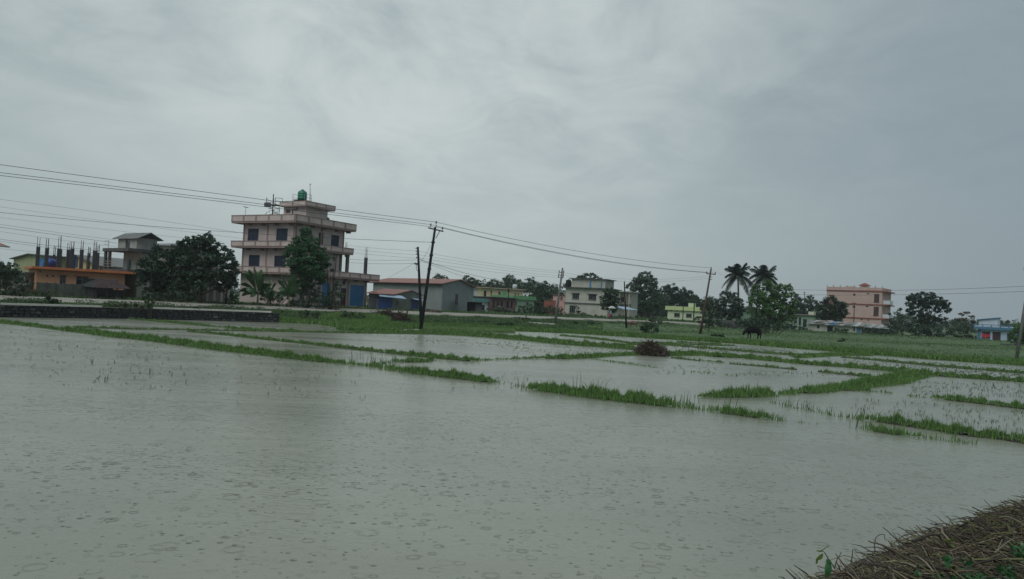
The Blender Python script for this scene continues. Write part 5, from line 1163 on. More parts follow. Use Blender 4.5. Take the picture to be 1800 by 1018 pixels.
def salmon():
    f = Fr(1452, 192, 1550, 184, z0=.6, py=540); root = f.thing('salmon_building', 'three storey salmon pink building with brick red floor bands and small roof turret', 'building')
    DP = 9; z3 = f.pf(1500, 511.5)[1]; z2 = f.pf(1500, 534.5)[1]; z1 = f.pf(1500, 558.5)[1]
    Wl = [f.rect(1536.5, 517, 1545.5, 531.5), f.rect(1535.5, 539.5, 1544.5, 555)]; V_ = [f.rect(1499.5, 516.5, 1503.8, 520), f.rect(1523.5, 515.5, 1527.5, 517.5), f.rect(1522, 537.5, 1526.5, 539.8), f.rect(1513, 561, 1516, 563), f.rect(1525, 562, 1528, 564)]
    m = MB(); wall_face(m, 0, f.w, -.5, z3, Wl + V_, .2); m.box(0, .2, .2, DP, -.5, z3); m.box(f.w - .2, f.w, .2, DP, -.5, z3); m.box(.2, f.w - .2, DP - .2, DP, -.5, z3); m.build('wall', SALMON, root)
    for z in (z1, z2, z3): m = MB(); m.box(-.08, f.w + .08, -.16, -.003, z - .12, z + .14); m.box(f.w + .003, f.w + .9, -.16, DP, z - .12, z + .14); m.build('floor_band', BRICKR, root)
    zp = f.pf(1500, 505)[1]; m = MB(); m.box(-.02, f.w + .02, .0, .15, z3 + .002, zp); m.box(-.02, .15, .15, DP, z3 + .002, zp); m.box(f.w - .15, f.w, .15, DP, z3 + .002, zp); m.box(.15, f.w - .15, DP - .15, DP, z3 + .002, zp); m.build('parapet', SALMON, root)
    for i in range(9):
        x = f.w * i / 8; m = MB(); m.box(max(0, x - .15), min(f.w, x + .15), -.02, .2, zp + .002, zp + .32); m.box(max(.03, x - .07), min(f.w - .03, x + .07), .03, .15, zp + .32, zp + .5); m.build('finial', SALMON, root)
    for h in Wl: window(root, h, GLASSM, GLASSM, 0, False, 3, 2)
    for h in V_: m = MB(); m.box(h[0], h[1], .1, .15, h[2], h[3]); m.build('vent', GLASS, root)
    a = f.rect(1510, 501, 1526, 510, 1.5); zt0 = f.pf(1518, 502, 1.5)[1]; m = MB(); m.box(a[0] + .2, a[1] - .2, 1.5, 3.6, z3, zt0); m.build('turret', SALMON, root)
    m = MB(); x0, x1 = a[0] - .2, a[1] + .25; xm = (x0 + x1) / 2; zz = f.pf(1518, 497.2, 1.5)[1]; m.v = [(x0, 1.2, zt0), (x1, 1.2, zt0), (x1, 3.9, zt0), (x0, 3.9, zt0), (xm - .15, 2.5, zz), (xm + .15, 2.5, zz)]; m.f = [(0, 1, 5, 4), (1, 2, 5), (2, 3, 4, 5), (3, 0, 4), (3, 2, 1, 0)]; m.build('turret_roof', BRICKR, root)
    h = f.rect(1486, 503.5, 1501, 507, 2); m = MB(); m.box(h[0], h[1], 2, 4, z3, h[3]); m.build('roof_room', SALMON, root)
    # right-hand balconies
    for zf in (z2, z1):
        m = MB(); m.box(f.w + .003, f.w + 1.6, .5, 4, zf + .142, zf + .3); m.build('balcony', SALMON, root); m = MB(); m.box(f.w + 1.5, f.w + 1.6, .5, 4, zf + .3, zf + 1.1); m.box(f.w + .1, f.w + 1.5, .5, .6, zf + .3, zf + 1.1); m.build('balcony_parapet', WHITEB, root)
    for h in (f.rect(1548, 517, 1551, 531), f.rect(1548, 541, 1551, 555)): pass
salmon()
def blue_house():
    f = Fr(1718, 131, 1786, 127.5, z0=.55, py=590); root = f.thing('blue_house', 'single storey pale blue house with deep blue parapet at the right', 'house')
    z1 = f.pf(1750, 580)[1]; zp = f.pf(1750, 571.3)[1]; W_ = [f.rect(1725.5, 582.5, 1740.5, 595)]; Dr = [f.rect(1744.5, 583.5, 1759, 599.5)]; W2 = [f.rect(1770, 586, 1778, 596)]
    m = MB(); wall_face(m, 0, f.w, -.4, z1, W_ + W2 + [(Dr[0][0], Dr[0][1], -.4, Dr[0][3])], .2); m.box(0, .2, .2, 7, -.4, z1); m.box(f.w - .2, f.w, .2, 7, -.4, z1); m.box(.2, f.w - .2, 6.8, 7, -.4, z1); m.build('wall', BLUEW, root)
    m = MB(); m.box(-.5, f.w + .4, -.6, 7.3, z1 + .002, z1 + .42); m.build('roof_slab', BLUE, root)
    m = MB(); m.box(-.5, f.w + .4, -.6, -.48, zp - .09, zp + .02); m.build('rail', BLUE, root)
    n = 5
    for i in range(n + 1): x = -.45 + (f.w + .75) * i / n; m = MB(); m.box(x - .07, x + .07, -.6, -.48, z1 + .422, zp - .092); m.build('baluster', BLUE, root)
    for i in range(n): x = -.45 + (f.w + .75) * i / n; m = MB(); m.box(x + .1, x + (f.w + .75) / n - .1, -.56, -.5, z1 + .43, zp - .22); m.build('parapet_panel', BLUEW, root)
    m = MB(); m.box(.03, .5, -.04, -.003, -.4, z1 - .05); m.build('pilaster', BLUE, root)
    window(root, W_[0], FRAMEG, GLASS, 0, False, 2, 1, lintel=None); window(root, W2[0], FRAMEG, GLASS, 0, False, 2, 1)
    h = Dr[0]; n = 6
    for i in range(n): a, b = h[0] + (h[1] - h[0]) * i / n, h[0] + (h[1] - h[0]) * (i + .92) / n; m = MB(); m.box(a, b, .08, .12, -.35, h[3]); m.build('door_leaf', GLASSM, root)
    # roof room with slanting blue roof
    a = f.rect(1717, 558, 1754, 572, 2.5); zl = f.pf(1719, 563, 2.5)[1]; zr_ = f.pf(1753, 559.5, 2.5)[1]; m = MB(); m.prism([(a[0] + .3, z1 + .42), (a[1], z1 + .42), (a[1], zr_), (a[0] + .3, zl)], 2.5, 5.5); m.build('roof_room', WHITEB, root)
    m = MB(); m.prism([(a[0], zl + .02), (a[1] + .15, zr_ + .02), (a[1] + .15, zr_ + .14), (a[0], zl + .14)], 2.2, 5.8); m.build('room_roof', BLUE, root)
    # the red cloth hanging in the window
    m = MB(); u0_, u1_, za, zb = W_[0]; n = 12; z_t = zb - (zb - za) * .22; z_b = za + (zb - za) * .12; y = -.1
    for i in range(n):
        t0, t1 = i / n, (i + 1) / n; yy = lambda t: y - .05 * math.sin(t * 19); zt2 = lambda t: z_t - .25 * t - .06 * math.sin(t * 3.1); zb2 = lambda t: z_b + .28 * max(0, t - .5) + .05 * math.sin(t * 11)
        xa, xb = u0_ + .02 + (u1_ - u0_) * t0, u0_ + .02 + (u1_ - u0_) * t1; m.quad((xa, yy(t0), zb2(t0)), (xb, yy(t1), zb2(t1)), (xb, yy(t1), zt2(t1)), (xa, yy(t0), zt2(t0)))
    o = m.build('hanging_cloth', TARPR, None); o.location = f.o; o.rotation_euler = (0, 0, f.ang); tag(o, 'red cloth hung across the front window of the blue house', 'cloth')
    mo = o.modifiers.new('thickness', 'SOLIDIFY'); mo.thickness = .02
    # low broken wall right of it
    g = Fr(1760, 112, 1808, 113, py=610); r2 = g.thing('broken_wall', 'low dark broken wall in the grass before the blue house', 'wall'); z1 = g.pf(1780, 604.5)[1]
    for i in range(6): m = MB(); m.box(g.w * i / 6 + .01, g.w * (i + 1) / 6 - .01, 0, .25, -.4, z1 + random.uniform(-.15, .1)); m.build('panel', CONC_D, r2)
    for x in (g.w * .45, g.w * .56): m = MB(); m.box(x - .1, x + .1, -.08, -.003, -.3, z1 + .45); m.build('stub', CONC_D, r2)
blue_house()
# ------------------------------------------------------------------ stone retaining wall along the paddies
def stone_wall(name, label, pxs, d_off, ztop, zbot, cop, coping_px, sz=.34):
    root = empty(name, (0, 0, 0), 0, label, 'wall')
    P = [G(a, b, 0) for a, b in pxs]; P = [Vector((p.x * (1 + d_off / p.y), p.y + d_off, 0)) for p in P]
    core = MB(); st = MB(); n_s = 0
    for a, b in zip(P, P[1:]):
        u = (b - a).normalized(); nrm = Vector((u.y, -u.x, 0)); L_ = (b - a).length
        q = [a, b, b - nrm * .45, a - nrm * .45]; bb = len(core.v); core.v += [(p.x, p.y, zbot) for p in q] + [(p.x, p.y, ztop - .03) for p in q]; core.f += [tuple(bb + t for t in f_) for f_ in ((4, 5, 6, 7), (0, 1, 5, 4), (1, 2, 6, 5), (2, 3, 7, 6), (3, 0, 4, 7))]
        z = zbot + .1; row = 0
        while z < ztop - .08:
            hh = sz * random.uniform(.5, .72); x = -random.uniform(0, .3)
            while x < L_:
                w = sz * random.uniform(.7, 1.6); c = a + u * (x + w / 2) + nrm * random.uniform(.0, .05)
                if 0 <= x + w / 2 <= L_:
                    k = len(st.v); st.rough_box((0, 0, 0), (w * .47, .09, hh * .45), .45)
                    for i in range(k, len(st.v)):
                        vx, vy, vz = st.v[i]; pt = c + u * vx - nrm * vy; st.v[i] = (pt.x, pt.y, min(z + hh / 2 + vz, ztop - .035))
                    n_s += 1
                x += w
            z += hh; row += 1
    core.build('wall_core', MORTAR, root); o = st.build('stone', STONE, root); o['kind'] = 'stuff'
    if cop:
        for s0, s1 in coping_px:
            A = D(s0, 540, 60); 
            for a, b in zip(P, P[1:]):
                r0_, r1_ = a.x / a.y, b.x / b.y; t0, t1 = (s0 - 900) / F, (s1 - 900) / F
                # clip by bearing
                lo, hi = max(r0_, t0), min(r1_, t1)
                if hi - lo < .004: continue
                def at(r): k = (r - r0_) / (r1_ - r0_); return a.lerp(b, k)
                a2, b2 = at(lo), at(hi); u = (b2 - a2).normalized(); nr = Vector((u.y, -u.x, 0)); m = MB(); L_ = (b2 - a2).length; n = max(1, int(L_ / 4))
                for i in range(n):
                    m = MB(); c0, c1 = a2 + u * (L_ * i / n + .02), a2 + u * (L_ * (i + 1) / n - .02)
                    q = [c0 + nr * .1, c1 + nr * .1, c1 - nr * .35, c0 - nr * .35]; m.v = [(p.x, p.y, ztop - .028) for p in q] + [(p.x, p.y, ztop + .11) for p in q]; m.f = [(3, 2, 1, 0), (4, 5, 6, 7), (0, 1, 5, 4), (1, 2, 6, 5), (2, 3, 7, 6), (3, 0, 4, 7)]; m.build('coping', COPING, root)
    return root
stone_wall('retaining_wall', 'long dark wet stone retaining wall with thin pale coping at the left', [(-300, 544.5), (-120, 553), (0, 557.5), (120, 559), (230, 560.5), (340, 563), (460, 566), (490, 567)], -.15, .9, -.3, True, [(-300, 180), (272, 480)])
stone_wall('retaining_wall', 'short low stone wall with pale coping just right of the leaning poles', [(700, 571), (780, 572.5), (862, 575)], 4.0, .62, -.1, True, [(600, 1000)], .3)
for a, b, lab in (((930, 564), (952, 565), 'small pale concrete slab edge showing in the bank grass, left of the leaning pale pole'), ((948, 566.5), (976, 567.5), 'long pale kerb edge in the bank grass beside the leaning pale pole')):
    p, q = on_ground(a[0], 92), on_ground(b[0], 93); u = (q - p).normalized(); m = MB(); n = Vector((-u.y, u.x, 0)); v = [p, q, q + n * .3, p + n * .3]; z = min(p.z, q.z) + .22
    m.v = [(c.x, c.y, z - .5) for c in v] + [(c.x, c.y, z) for c in v]; m.f = [(4, 5, 6, 7), (0, 1, 5, 4), (1, 2, 6, 5), (2, 3, 7, 6), (3, 0, 4, 7)]; tag(m.build('kerb_slab', COPING), lab, 'slab')

# ------------------------------------------------------------------ trees and shrubs
MT = make_tree; MBu = make_bush
MT('broadleaf_tree', 'big dark spreading tree left of centre, right of the grey house', 'tree', 300, 84, [(285, 455, 24), (268, 475, 22), (300, 485, 26), (310, 450, 18), (322, 480, 22), (262, 500, 16), (285, 508, 18), (312, 505, 16), (255, 462, 10)], LEAF_D, .3, 300, .2)
MT('broadleaf_tree', 'tall dark tree with tufted top beside the left wall of the pink house', 'tree', 352, 83, [(350, 428, 13), (336, 425, 10), (372, 432, 14), (390, 446, 15), (355, 452, 22), (382, 470, 22), (335, 470, 20), (405, 462, 12), (400, 490, 14), (350, 492, 18), (365, 418, 9), (330, 440, 14), (318, 428, 6)], LEAF_D, .34, 300, .2, sub=12, tight=.3)
MT('small_tree', 'slim dark tree standing between the tufted tree and the pink house', 'tree', 397, 86, [(396, 488, 13), (408, 500, 11), (388, 505, 10), (412, 478, 9)], LEAF_D, .3, 300, .11)
MT('broadleaf_tree', 'feathery green tree growing in front of the pink house corner', 'tree', 541, 88.2, [(537, 408, 10), (530, 424, 14), (547, 428, 14), (519, 441, 15), (558, 444, 15), (540, 450, 20), (516, 462, 15), (565, 464, 12), (545, 475, 20), (524, 482, 15), (560, 488, 13), (537, 500, 13), (503, 448, 6), (573, 455, 7)], LEAF_G, .19, 400, .17, depth=.55, sub=13, tight=.3, droop=.6)
MBu('thin_shrub', 'sparse upright shrub with open twigs right of the tree at the pink house', 'shrub', 582, 89, [(578, 465, 5), (588, 455, 4), (592, 448, 3.5), (583, 475, 4), (575, 452, 4)], LEAF_M, .17, 300)
MBu('shrub', 'leafy shrub in front of the left blue shutter', 'shrub', 590, 88.5, [(592, 500, 8), (588, 515, 11), (600, 520, 8), (580, 528, 9), (594, 534, 8)], LEAF_M, .17, 330)
MBu('shrub', 'dark rounded shrub at the foot of the tree before the pink house', 'shrub', 560, 88, [(560, 515, 10), (568, 528, 10), (552, 530, 10), (575, 535, 6)], LEAF_D, .2, 330)
MBu('shrub', 'low mounded green bush at the base of the banana clump', 'shrub', 520, 87.5, [(515, 533, 8), (528, 532, 9), (505, 536, 5)], LEAF_M, .16, 350)
MBu('shrub', 'dark undergrowth below the big spreading tree left of centre', 'shrub', 300, 81, [(275, 520, 9), (295, 519, 9), (318, 520, 9), (255, 520, 8), (335, 523, 6)], LEAF_D, .22, 330)
MBu('shrub', 'dark low bush against the pale boundary wall', 'shrub', 415, 85, [(412, 524, 8), (400, 527, 5)], LEAF_D, .2, 350)
MT('broadleaf_tree', 'small dark tree between the orange house columns and the grey house', 'tree', 188, 104, [(186, 463, 8), (178, 468, 7), (196, 468, 6)], LEAF_D, .34, 260, .14)
MT('broadleaf_tree', 'bushy green tree at the left picture edge', 'tree', 10, 73, [(12, 470, 14), (-8, 478, 18), (25, 482, 14), (5, 495, 18), (-25, 500, 20)], LEAF_F, .26, 280, .13)
MBu('shrub', 'pale grey-green shrub left of the orange house', 'shrub', 40, 72, [(36, 493, 11), (28, 504, 12), (46, 506, 10), (18, 512, 10), (54, 500, 6)], leafmat('grey green leaf', (.05, .085, .055), (.10, .14, .09)), .17, 340)
MBu('weed_clump', 'low weeds growing against the mossy garden wall', 'weeds', 75, 74, [(60, 513, 6), (72, 514, 6), (85, 513, 6), (98, 513, 5)], WEED, .15, 320)
MBu('weed_clump', 'spiky leafy weed standing up between the stone wall and the road', 'weeds', 92, 60, [(88, 531, 5), (97, 529, 5), (84, 524, 3), (102, 535, 4)], LEAF_M, .22, 260, droop=.3)
MBu('weed_clump', 'bushy weed near the left picture edge on the stone wall', 'weeds', 24, 60, [(24, 530, 5), (12, 532, 5), (4, 529, 4)], LEAF_M, .16, 300)
MBu('weed_clump', 'second bushy weed along the stone wall, left of the spiky one', 'weeds', 64, 60, [(65, 531, 4.5), (58, 534, 4), (70, 535, 4)], LEAF_M, .16, 300)
MBu('dead_brush', 'low heap of brown dead weeds on top of the stone wall', 'brush', 225, 62.5, [(205, 539, 4), (220, 536, 4), (238, 537, 4), (250, 540, 3.5), (190, 541, 3)], mat('dead brown leaf', (.06, .045, .035), .9, .4, 2, island=.4, col2=(.11, .085, .06)), .15, 380)
MBu('weed_clump', 'green weeds beside the dead brush heap on the stone wall', 'weeds', 265, 63, [(258, 530, 4), (268, 531, 4.5), (262, 537, 4)], WEED, .16, 320)
for i, (px, py, r, lab) in enumerate(((320, 543, 4, 'small weed tuft on the verge below the big dark tree'), (345, 541, 3.5, 'small weed tuft on the verge below the tufted tree'), (535, 549, 6, 'rounded weed bush on the verge below the pink house'), (556, 550, 5, 'second weed bush on the verge below the pink house'), (610, 553, 7, 'spreading weeds on the verge before the right blue shutter'), (632, 556, 6, 'weed bush left of the brown brush pile'))):
    MBu('weed_clump', lab, 'weeds', px, 66 if px < 400 else 72, [(px, py, r), (px + r, py + 1, r * .8), (px - r, py + 1.5, r * .7)], WEED if i % 2 else LEAF_M, .15, 330)
# the mound of tall grass below the pink house
def grass_mound():
    VV, TT, off = [], [], 0
    for cx_, cy_, rx, ry, h in ((620, 565, 40, 5, .55), (660, 566, 26, 5, .65), (585, 562, 26, 4, .4), (690, 571, 20, 3.5, .35), (640, 571, 50, 3, .35)):
        n = 4200; a = rng.uniform(0, 2 * np.pi, n); r = np.sqrt(rng.uniform(0, 1, n)); P = []
        for k in range(n):
            g = G(cx_ + rx * r[k] * math.cos(a[k]), cy_ + ry * r[k] * math.sin(a[k]) + 5, .12); P.append((g.x, g.y, max(gz(g), 0) + (.4 * h * (1 - r[k] ** 2))))
        V, T = blades(np.array(P), h * rng.uniform(.4, 1.1, n), np.full(n, .05) * rng.uniform(.6, 1.4, n), .55); VV.append(V); TT.append(T + off); off += len(V)
    tag(fast_mesh('tall_grass_mound', np.concatenate(VV), np.concatenate(TT), GRASS_B), 'mounded tall grass on the bank left of the leaning poles', 'grass', kind='stuff')
grass_mound()
# bananas
def banana(label, base, d, tips, trunk_h=1.3, wid=.5):
    g = on_ground(base, d); root = empty('banana_plant', g, 0, label, 'banana plant', 'banana plants before the pink house')
    m = MB(); m.tube([(0, 0, -.1), (.03, 0, trunk_h * .5), (.0, .05, trunk_h)], [.15, .12, .08], 8); m.build('trunk', mat('banana stem', (.10, .12, .06), .7, .3, 4), root, True)
    for (px, py, w) in tips:
        dd = d + random.uniform(-.9, .7); t = D(px, py, dd) - g; s = Vector((0, 0, trunk_h * random.uniform(.8, 1.0))); L_ = (t - s).length
        apex = s.lerp(t, .5) + Vector((0, 0, L_ * .42)); n = 9; pts = []
        for i in range(n + 1): k = i / n; pts.append(s * (1 - k) ** 2 + apex * 2 * k * (1 - k) + t * k * k)
        side = (t - s).cross(Vector((0, 0, 1))); side = side.normalized() if side.length > .05 else Vector((1, 0, 0)); side = (side + Vector((random.uniform(-.3, .3), random.uniform(-.3, .3), random.choice((-1, 1)) * random.uniform(.5, 1.4)))).normalized()
        m = MB()
        for i in range(n + 1):
            k = i / n; ww = w * (0.04 if k < .16 else math.sin(math.pi * min(1, (k - .10) / .9)) ** .6) * .5; ww = max(ww, .02); j = random.uniform(.8, 1.1)
            ww *= 1.9; m.v += [tuple(pts[i] - side * ww * j + Vector((0, 0, -.25 * ww))), tuple(pts[i] + Vector((0, 0, .03))), tuple(pts[i] + side * ww * j + Vector((0, 0, -.25 * ww)))]
        for i in range(n): b = i * 3; m.f += [(b, b + 1, b + 4, b + 3), (b + 1, b + 2, b + 5, b + 4)]
        m.build('leaf', LEAF_BAN, root, True)
LEAF_BAN = mat('banana leaf', (.05, .12, .045), .4, .35, 1.5, .15, transl=.25)
banana('banana plant with upswept pale green leaves at the pink house left corner', 452, 86.5, [(447, 470, .5), (430, 484, .5), (470, 480, .5), (423, 500, .45), (478, 500, .5), (425, 520, .45), (440, 522, .4), (458, 474, .45), (436, 475, .5), (465, 515, .4), (420, 512, .4), (450, 484, .5), (462, 486, .5), (438, 494, .5), (472, 500, .45), (432, 508, .45), (446, 508, .4), (428, 476, .4)], 1.5)
banana('shorter dark banana plant right of the pale green one', 470, 86.8, [(482, 505, .45), (462, 498, .45), (490, 515, .4), (455, 515, .4), (475, 492, .4), (484, 528, .4), (468, 504, .4), (478, 510, .45), (486, 498, .4), (464, 522, .4)], 1.0)
banana('banana plant with drooping leaves left of the feathery tree', 507, 87.0, [(492, 482, .5), (503, 478, .5), (520, 482, .5), (488, 495, .5), (525, 500, .5), (484, 528, .55), (498, 512, .5), (515, 492, .5), (520, 520, .4), (490, 506, .5), (530, 512, .4), (512, 486, .5), (496, 494, .5), (508, 502, .5), (518, 510, .45), (486, 516, .4), (500, 520, .4)], 1.5)
MBu('shrub', 'dark leafy undergrowth between the banana plants', 'shrub', 480, 87.5, [(462, 522, 9), (478, 518, 11), (490, 525, 9), (470, 508, 7), (505, 520, 9)], LEAF_D, .26, 230)
MBu('shrub', 'dark bush under the feathery tree before the pink house', 'shrub', 540, 88.6, [(535, 515, 12), (548, 522, 11), (525, 518, 9), (545, 505, 9)], LEAF_D, .24, 250)
# distant and middle trees
def T(name, lab, base, d, bl, m=LEAF_F, leaf=.4, dens=270, tr=.16, **k): return MT(name, lab, 'tree', base, d, bl, m, leaf, dens, tr, **k)
T('far_tree', 'small distant tree over the red roof of the warehouse', 775, 220, [(773, 487, 7), (765, 492, 5), (783, 491, 5)])
T('far_tree', 'distant tree pair rising behind the warehouse gable', 826, 200, [(823, 491, 7), (831, 496, 7), (818, 497, 6), (838, 500, 6)])
T('far_tree', 'distant rounded tree right of the warehouse gable', 842, 195, [(840, 497, 5), (842, 505, 6), (834, 510, 8)])
T('far_tree', 'distant tree at the left of the row over the yellow house', 866, 210, [(870, 498, 7), (862, 503, 7), (876, 504, 6), (856, 508, 7)])
T('far_tree', 'tallest distant tree in the row over the yellow house', 898, 205, [(898, 490, 7), (893, 498, 10), (905, 500, 9), (899, 510, 11), (912, 497, 5), (886, 508, 8)])
T('far_tree', 'distant conical tree right of the tallest one over the yellow house', 933, 200, [(932, 496, 8), (927, 505, 9), (939, 508, 10), (920, 508, 7)])
T('far_tree', 'broad distant tree left of the leaning pale pole', 958, 190, [(958, 502, 7), (951, 508, 9), (964, 512, 10), (957, 521, 12), (945, 517, 9), (970, 517, 8)])
T('far_tree', 'low distant tree just right of the broad one, behind the leaning pale pole', 976, 205, [(978, 516, 6), (985, 520, 6), (972, 521, 6), (990, 514, 4)])
T('broadleaf_tree', 'dark rounded tree over the green parapet house', 945, 165, [(945, 530, 9), (955, 534, 9), (938, 538, 9), (965, 537, 7)], LEAF_M, .33)
T('far_tree', 'tree crown showing over the roof room of the white house', 1036, 185, [(1030, 487, 7), (1020, 488, 5), (1042, 487, 6), (1050, 491, 6)], LEAF_M, .36)
T('far_tree', 'tree showing at the left end of the white house roof', 998, 178, [(1000, 497, 5), (995, 503, 5), (1004, 503, 5)], LEAF_M, .36)
T('broadleaf_tree', 'dense leafy tree against the right end of the white house', 1074, 134, [(1072, 515, 11), (1068, 527, 12), (1079, 530, 11), (1074, 542, 10), (1062, 538, 7), (1083, 516, 5)], LEAF_M, .3, 290, .16)
MBu('shrub', 'row of low dark bushes below the white house windows', 'shrub', 1018, 138, [(1005, 552, 5), (1015, 549, 6), (1026, 553, 6), (1000, 556, 5), (1035, 556, 4), (1014, 541, 5)], LEAF_D, .26, 260)
T('broadleaf_tree', 'tall pale green tree standing right of the white house', 1128, 178, [(1133, 486, 9), (1122, 493, 9), (1145, 494, 10), (1128, 503, 13), (1144, 508, 11), (1112, 505, 9), (1118, 520, 14), (1140, 525, 15), (1105, 520, 8), (1153, 515, 9)], LEAF_F, .36, 290, .2, sub=11, tight=.32)
T('broadleaf_tree', 'darker tree filling in below the tall pale green one', 1140, 165, [(1130, 540, 12), (1148, 538, 12), (1115, 542, 10), (1160, 532, 10)], LEAF_M, .34)
T('far_tree', 'dark blue-green tree left behind the lime house', 1180, 195, [(1180, 506, 9), (1172, 512, 9), (1188, 514, 9), (1178, 524, 12), (1165, 527, 10), (1192, 530, 11)], LEAF_D, .4, 300)
T('far_tree', 'dark tree right behind the lime house', 1208, 198, [(1205, 513, 8), (1212, 518, 8), (1200, 522, 9), (1207, 532, 11), (1220, 528, 7)], LEAF_D, .4, 300)
T('far_tree', 'thin bare-topped tree above the lime house roof', 1222, 190, [(1222, 524, 5), (1216, 530, 5), (1228, 533, 6), (1232, 542, 7)], LEAF_M, .36, 200)
T('broadleaf_tree', 'bushy tree right of the lime house, behind the brown pole', 1248, 150, [(1245, 532, 9), (1254, 540, 10), (1242, 548, 10), (1256, 552, 10), (1236, 540, 6)], LEAF_M, .3)
MBu('shrub', 'grey-green bush around the foot of the brown pole', 'shrub', 1240, 108, [(1240, 552, 10), (1232, 562, 8), (1246, 566, 9), (1252, 556, 8), (1224, 560, 5), (1262, 566, 8)], leafmat('grey green leaf', (.05, .085, .055), (.10, .14, .09)), .22, 260)
T('small_tree', 'little round-headed tree in the grass right of the brown pole', 1246.5, 104, [(1247, 569, 5), (1243, 564, 5), (1251, 565, 5)], LEAF_M, .2, 300, .07)
T('broadleaf_tree', 'dark dense tree below the left palm', 1283, 142, [(1276, 519, 8), (1288, 524, 10), (1267, 532, 10), (1296, 535, 11), (1280, 540, 14), (1264, 549, 9), (1297, 552, 10), (1280, 558, 10), (1302, 545, 7)], LEAF_D, .32, 300)
MBu('hedge', 'dark shrubs in front of the compound wall', 'shrub', 1275, 131, [(1262, 571, 6), (1272, 572, 6), (1283, 571, 5), (1296, 573, 5), (1307, 572, 5)], LEAF_D, .26, 260)
T('broadleaf_tree', 'large bright green spreading tree below the right palm', 1352, 122, [(1344, 504, 9), (1358, 507, 9), (1372, 505, 8), (1330, 520, 11), (1350, 522, 14), (1370, 522, 13), (1386, 517, 9), (1338, 540, 13), (1360, 542, 15), (1382, 540, 12), (1326, 550, 9), (1395, 530, 7), (1345, 560, 12), (1370, 562, 12), (1390, 558, 9), (1325, 565, 8), (1330, 508, 8), (1322, 530, 8), (1385, 506, 7), (1352, 498, 7), (1394, 545, 8), (1362, 530, 14), (1342, 530, 12)], LEAF_Y, .28, 300, .2, sub=11, tight=.32)
MBu('undergrowth', 'dark undergrowth below the bright green spreading tree', 'shrub', 1350, 110, [(1350, 574, 9), (1366, 573, 9), (1380, 573, 8), (1335, 573, 9), (1395, 572, 7), (1320, 571, 9), (1307, 570, 8), (1342, 562, 9), (1325, 561, 8)], LEAF_D, .26, 270)
T('far_tree', 'dark slender trees behind the pale green house', 1412, 178, [(1402, 530, 8), (1412, 534, 8), (1422, 526, 7), (1430, 535, 8), (1405, 543, 8), (1420, 545, 8), (1398, 519, 4), (1437, 541, 6)], LEAF_F, .38, 260)
T('broadleaf_tree', 'round dark mango-like tree in front of the salmon building', 1465, 150, [(1458, 531, 12), (1450, 543, 12), (1470, 540, 14), (1482, 549, 8), (1455, 555, 12), (1472, 557, 11), (1444, 557, 8)], LEAF_D, .3, 360, .18, sub=8, tight=.42, depth=.5)
MBu('shrub', 'dark bushes at the left end of the tin shed', 'shrub', 1400, 133, [(1395, 577, 6), (1405, 578, 6), (1415, 580, 6), (1425, 583, 5), (1385, 574, 6)], LEAF_D, .25, 260)
MBu('shrub', 'leafy bush in front of the tin shed door', 'shrub', 1475, 128, [(1472, 580, 6), (1480, 582, 7), (1487, 580, 5), (1466, 584, 4), (1488, 586, 4)], LEAF_M, .22, 280)
MBu('shrub', 'dark rounded hedge before the right end of the tin sheds', 'shrub', 1530, 128, [(1522, 581, 7), (1534, 583, 8), (1546, 583, 8), (1557, 585, 7), (1568, 584, 8)], LEAF_D, .25, 280)
MBu('sapling', 'little leafy sapling alone in the right-hand grass', 'sapling', 1479, 88, [(1475, 601, 4), (1481, 597, 4), (1472, 606, 3), (1484, 606, 3)], LEAF_M, .17, 260, droop=.3)
T('broadleaf_tree', 'tall dark tree with flat-layered crown at the right', 1630, 138, [(1602, 524, 8), (1612, 527, 9), (1624, 522, 9), (1636, 527, 9), (1648, 530, 9), (1661, 534, 8), (1606, 538, 8), (1622, 539, 10), (1666, 545, 6), (1648, 545, 7), (1612, 553, 10), (1632, 556, 10), (1655, 562, 9), (1597, 534, 5), (1638, 537, 9), (1655, 537, 8), (1612, 520, 6), (1638, 518, 5), (1625, 531, 9), (1600, 545, 7), (1640, 565, 10), (1618, 565, 10)], LEAF_D, .28, 300, .2, sub=9, tight=.33, depth=.7)
MBu('thicket', 'dense dark thicket below the flat-layered tree', 'shrub', 1625, 132, [(1590, 583, 11), (1605, 578, 13), (1622, 580, 14), (1640, 580, 13), (1656, 583, 11), (1610, 592, 9), (1645, 594, 8)], LEAF_D, .25, 300)
MBu('tall_shrub', 'spindly upright shrubs right of the salmon building', 'shrub', 1573, 136, [(1568, 562, 6), (1575, 552, 5), (1581, 545, 4), (1585, 558, 7), (1572, 573, 8), (1562, 573, 6), (1583, 570, 8), (1564, 552, 3.5)], LEAF_M, .24, 260)
T('small_tree', 'pale pinkish sparse tree left of the blue house', 1695, 140, [(1690, 553, 5), (1700, 550, 5), (1708, 556, 4), (1684, 562, 5), (1697, 562, 6), (1710, 566, 5)], LEAF_P, .3, 170, .1, flat=.35, sub=7)
MBu('thicket', 'grey-green thicket between the dark thicket and the blue house', 'shrub', 1692, 134, [(1676, 582, 11), (1690, 576, 10), (1703, 582, 10), (1682, 593, 8), (1698, 594, 8), (1710, 592, 6), (1665, 573, 6)], LEAF_F, .25, 280)
T('small_tree', 'bright green bushy tree at the right picture edge', 1795, 114, [(1790, 575, 9), (1783, 588, 9), (1800, 585, 12), (1795, 600, 10), (1780, 598, 6), (1812, 570, 12)], LEAF_Y, .24, 300, .12)
T('far_tree', 'tiny far tree showing above the blue house parapet', 1772, 230, [(1771, 566, 3.5), (1770, 572, 3)], LEAF_M, .3)
